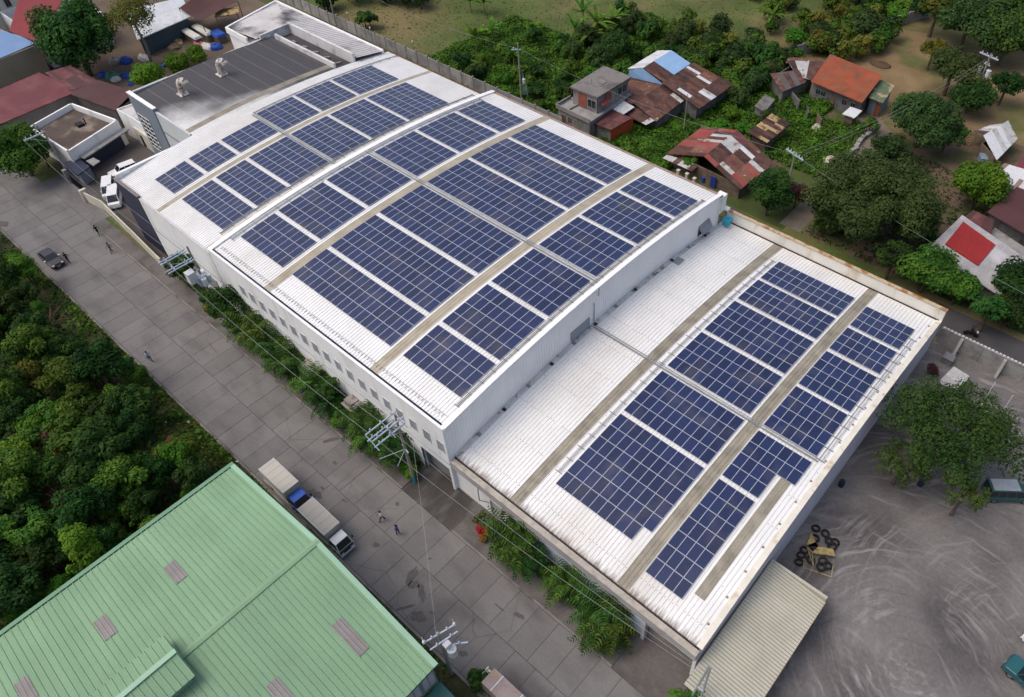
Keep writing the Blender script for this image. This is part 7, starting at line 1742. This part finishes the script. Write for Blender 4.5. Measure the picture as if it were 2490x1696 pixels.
sheet_roof(pb, (33.4, 54.0, 1.7), (35.6, 54.6, 1.7), (35.9, 57.0, 2.1), (33.9, 57.3, 2.1), 3, 2, [(TIN, 2), (greyS, 1)], 91)
for x, y in ((33.6, 54.2), (35.4, 54.7), (35.7, 56.8), (34.0, 57.0)): MB().cyl((x, y, -.05), (x, y, 1.75), .06, n=6).build('post', plank, pb)
tree('red_shrub', 'reddish brown shrub in the narrow yard behind the lower hall', 32.1, 56.3, .8, 1.0, 'mauve', .9, 8, .8, .2, seed=470, cat='shrub')
b = MB(); b.box(32.2, 33.4, 59.2, 60.4, -.03, .9); b.box(32.1, 33.5, 59.1, 59.3, .9, 1.0); setp(b.build('crate', mat('grey_crate', (0.16, 0.16, 0.17), .8)), 'grey crate against the yard wall', 'crate')
b = MB(); b.wallseg((39.0, 54.6), (60, 51.5), .25, -.05, .5); setp(b.build('low_wall', grey_conc), 'low concrete divider across the back of the yard', 'wall')
for i, (p0, p1, lab) in enumerate([((38.51, 55.71), (38.32, 54.22), 'thin white post left of the pair behind the yard tree'), ((40.69, 55.06), (40.52, 54.58), 'thin white post right of the pair behind the yard tree')]):
    b = MB(); b.cyl((p0[0], p0[1], -.05), (p0[0], p0[1], 4.2), .05, n=6); setp(b.build('post', porc), lab, 'post')
# stalls and piles of the junk yard
def lump(x, y, sx, sy, sz, m, lab, seed, name='pile', cat='pile', z=0):
    b = MB(); b.ell((0, 0, 0), sx, sy, sz, 12, 7); rg = random.Random(seed)
    b.v = [(a*rg.uniform(.82, 1.15), c_*rg.uniform(.82, 1.15), d*rg.uniform(.8, 1.15)) for a, c_, d in b.v]
    setp(b.build(name, m, None, True, loc=(x, y, z)), lab, cat, 'junk yard piles')
wt = mat('white_tarp', (0.58, 0.57, 0.54), .8, .12, .8); pk = mat('pink_cloth', (0.42, 0.14, 0.18), .9, .2, 1.5); bt = mat('blue_tarp', (0.02, 0.07, 0.33), .7, .12, 1.0); gn = mat('green_net', (0.09, 0.20, 0.16), .9, .2, 1.0)
def stall(x0, x1, y0, y1, h, m, lab):
    t = thing('stall', lab, 'stall', ((x0+x1)/2, (y0+y1)/2, 0), 0, 'covered stalls in the junk yard')
    b = MB(); b.hexa([(x0, y0, h), (x1, y0, h-.2), (x1, y1, h-.2), (x0, y1, h)], [(x0+.2, y0+.2, h+.35), (x1-.2, y0+.2, h+.2), (x1-.2, y1-.2, h+.2), (x0+.2, y1-.2, h+.35)]); b.build('tarpaulin', m, t)
    MB().box(x0+.2, x1-.2, y0+.2, y1-.2, -.05, h-.25).build('goods', plank, t)
stall(-120.4, -115.0, 45.6, 47.2, 1.5, wt, 'stall under a white tarpaulin, nearer the road')
stall(-120.4, -114.6, 47.9, 49.6, 1.6, wt, 'stall under a white tarpaulin next to the blue one')
stall(-115.2, -112.2, 48.8, 51.0, 1.5, bt, 'stall under a bright blue tarpaulin')
lump(-115.3, 46.2, 2.0, .9, .8, pk, 'pink heap of cloth between the stalls', 1); lump(-113.2, 46.6, 2.0, .9, .8, wt, 'white heap of sacks between the stalls', 2); lump(-111.4, 47.6, 1.3, 1.3, .9, bt, 'dark blue heap at the end of the stalls', 3)
lump(-119.6, 44.0, 1.5, .8, .7, MC['yellow_rust_sheet'], 'yellow tarpaulin heap under the feathery tree', 4); lump(-118.2, 42.2, 1.6, 1.2, .8, plank, 'brown heap of planks under the feathery tree', 5)
lump(-120.2, 33.1, 1.4, 1.2, 1.0, bt, 'blue heap beside the huge dark tree', 6); lump(-121.6, 31.6, 1.6, 1.2, .9, mat('grey_sacks', (0.25, 0.24, 0.23), .9, .2), 'grey heap of sacks beside the huge dark tree', 7); lump(-116.5, 28.6, 1.8, 1.3, .8, gn, 'green netted heap in the junk yard', 8); lump(-118.3, 27.6, 1.2, 1.0, .7, bt, 'blue heap left of the green netted one', 9); lump(-114.5, 30.3, 1.6, .7, .6, bt, 'long blue heap right of the green netted one', 10); lump(-114.9, 28.4, 1.0, .9, .6, wt, 'pale heap in front of the green netted one', 11); lump(-110.9, 29.2, .7, .5, .5, bt, 'small blue heap near the round bush', 12); lump(-112.8, 36.8, .9, .7, .6, bt, 'blue heap at the foot of the feathery tree', 13); lump(-118.6, 36.0, 1.8, .9, 1.0, wt, 'white draped heap left of the feathery trunk', 14)
lump(1.92, 89.46, 1.6, 1.4, 1.0, mat('pale_straw', (0.42, 0.39, 0.30), .95, .2, 2.0), 'pale straw heap beside the dirt track', 15, cat='pile'); lump(-4.86, 96.87, .9, .7, 1.0, MC['pale_straw'], 'pale rock leaning in the weeds behind the shanty', 16); lump(-6.39, 124.97, 2.2, 1.4, .5, mat('turned_earth', (0.09, 0.055, 0.035), .95, .2), 'mound of dark turned earth in the meadow', 17)
for i, (zx, zy) in enumerate([(1475, 25), (1545, 55), (1605, 85)]): pass
for i, p_ in enumerate([(-14.80, 70.19), (-13.23, 70.30), (-11.65, 70.03)]):
    b = MB(); b.box(-.2, .2, -.2, .2, -.05, 1.4); b.box(-.26, .26, -.26, .26, 1.4, 1.52); setp(b.build('gate_pillar', cream, None, True, loc=(p_[0], p_[1], 0)), 'small cream pillar behind the tall hall, %s of three' % ('leftmost', 'middle', 'rightmost')[i], 'pillar', 'cream pillars')
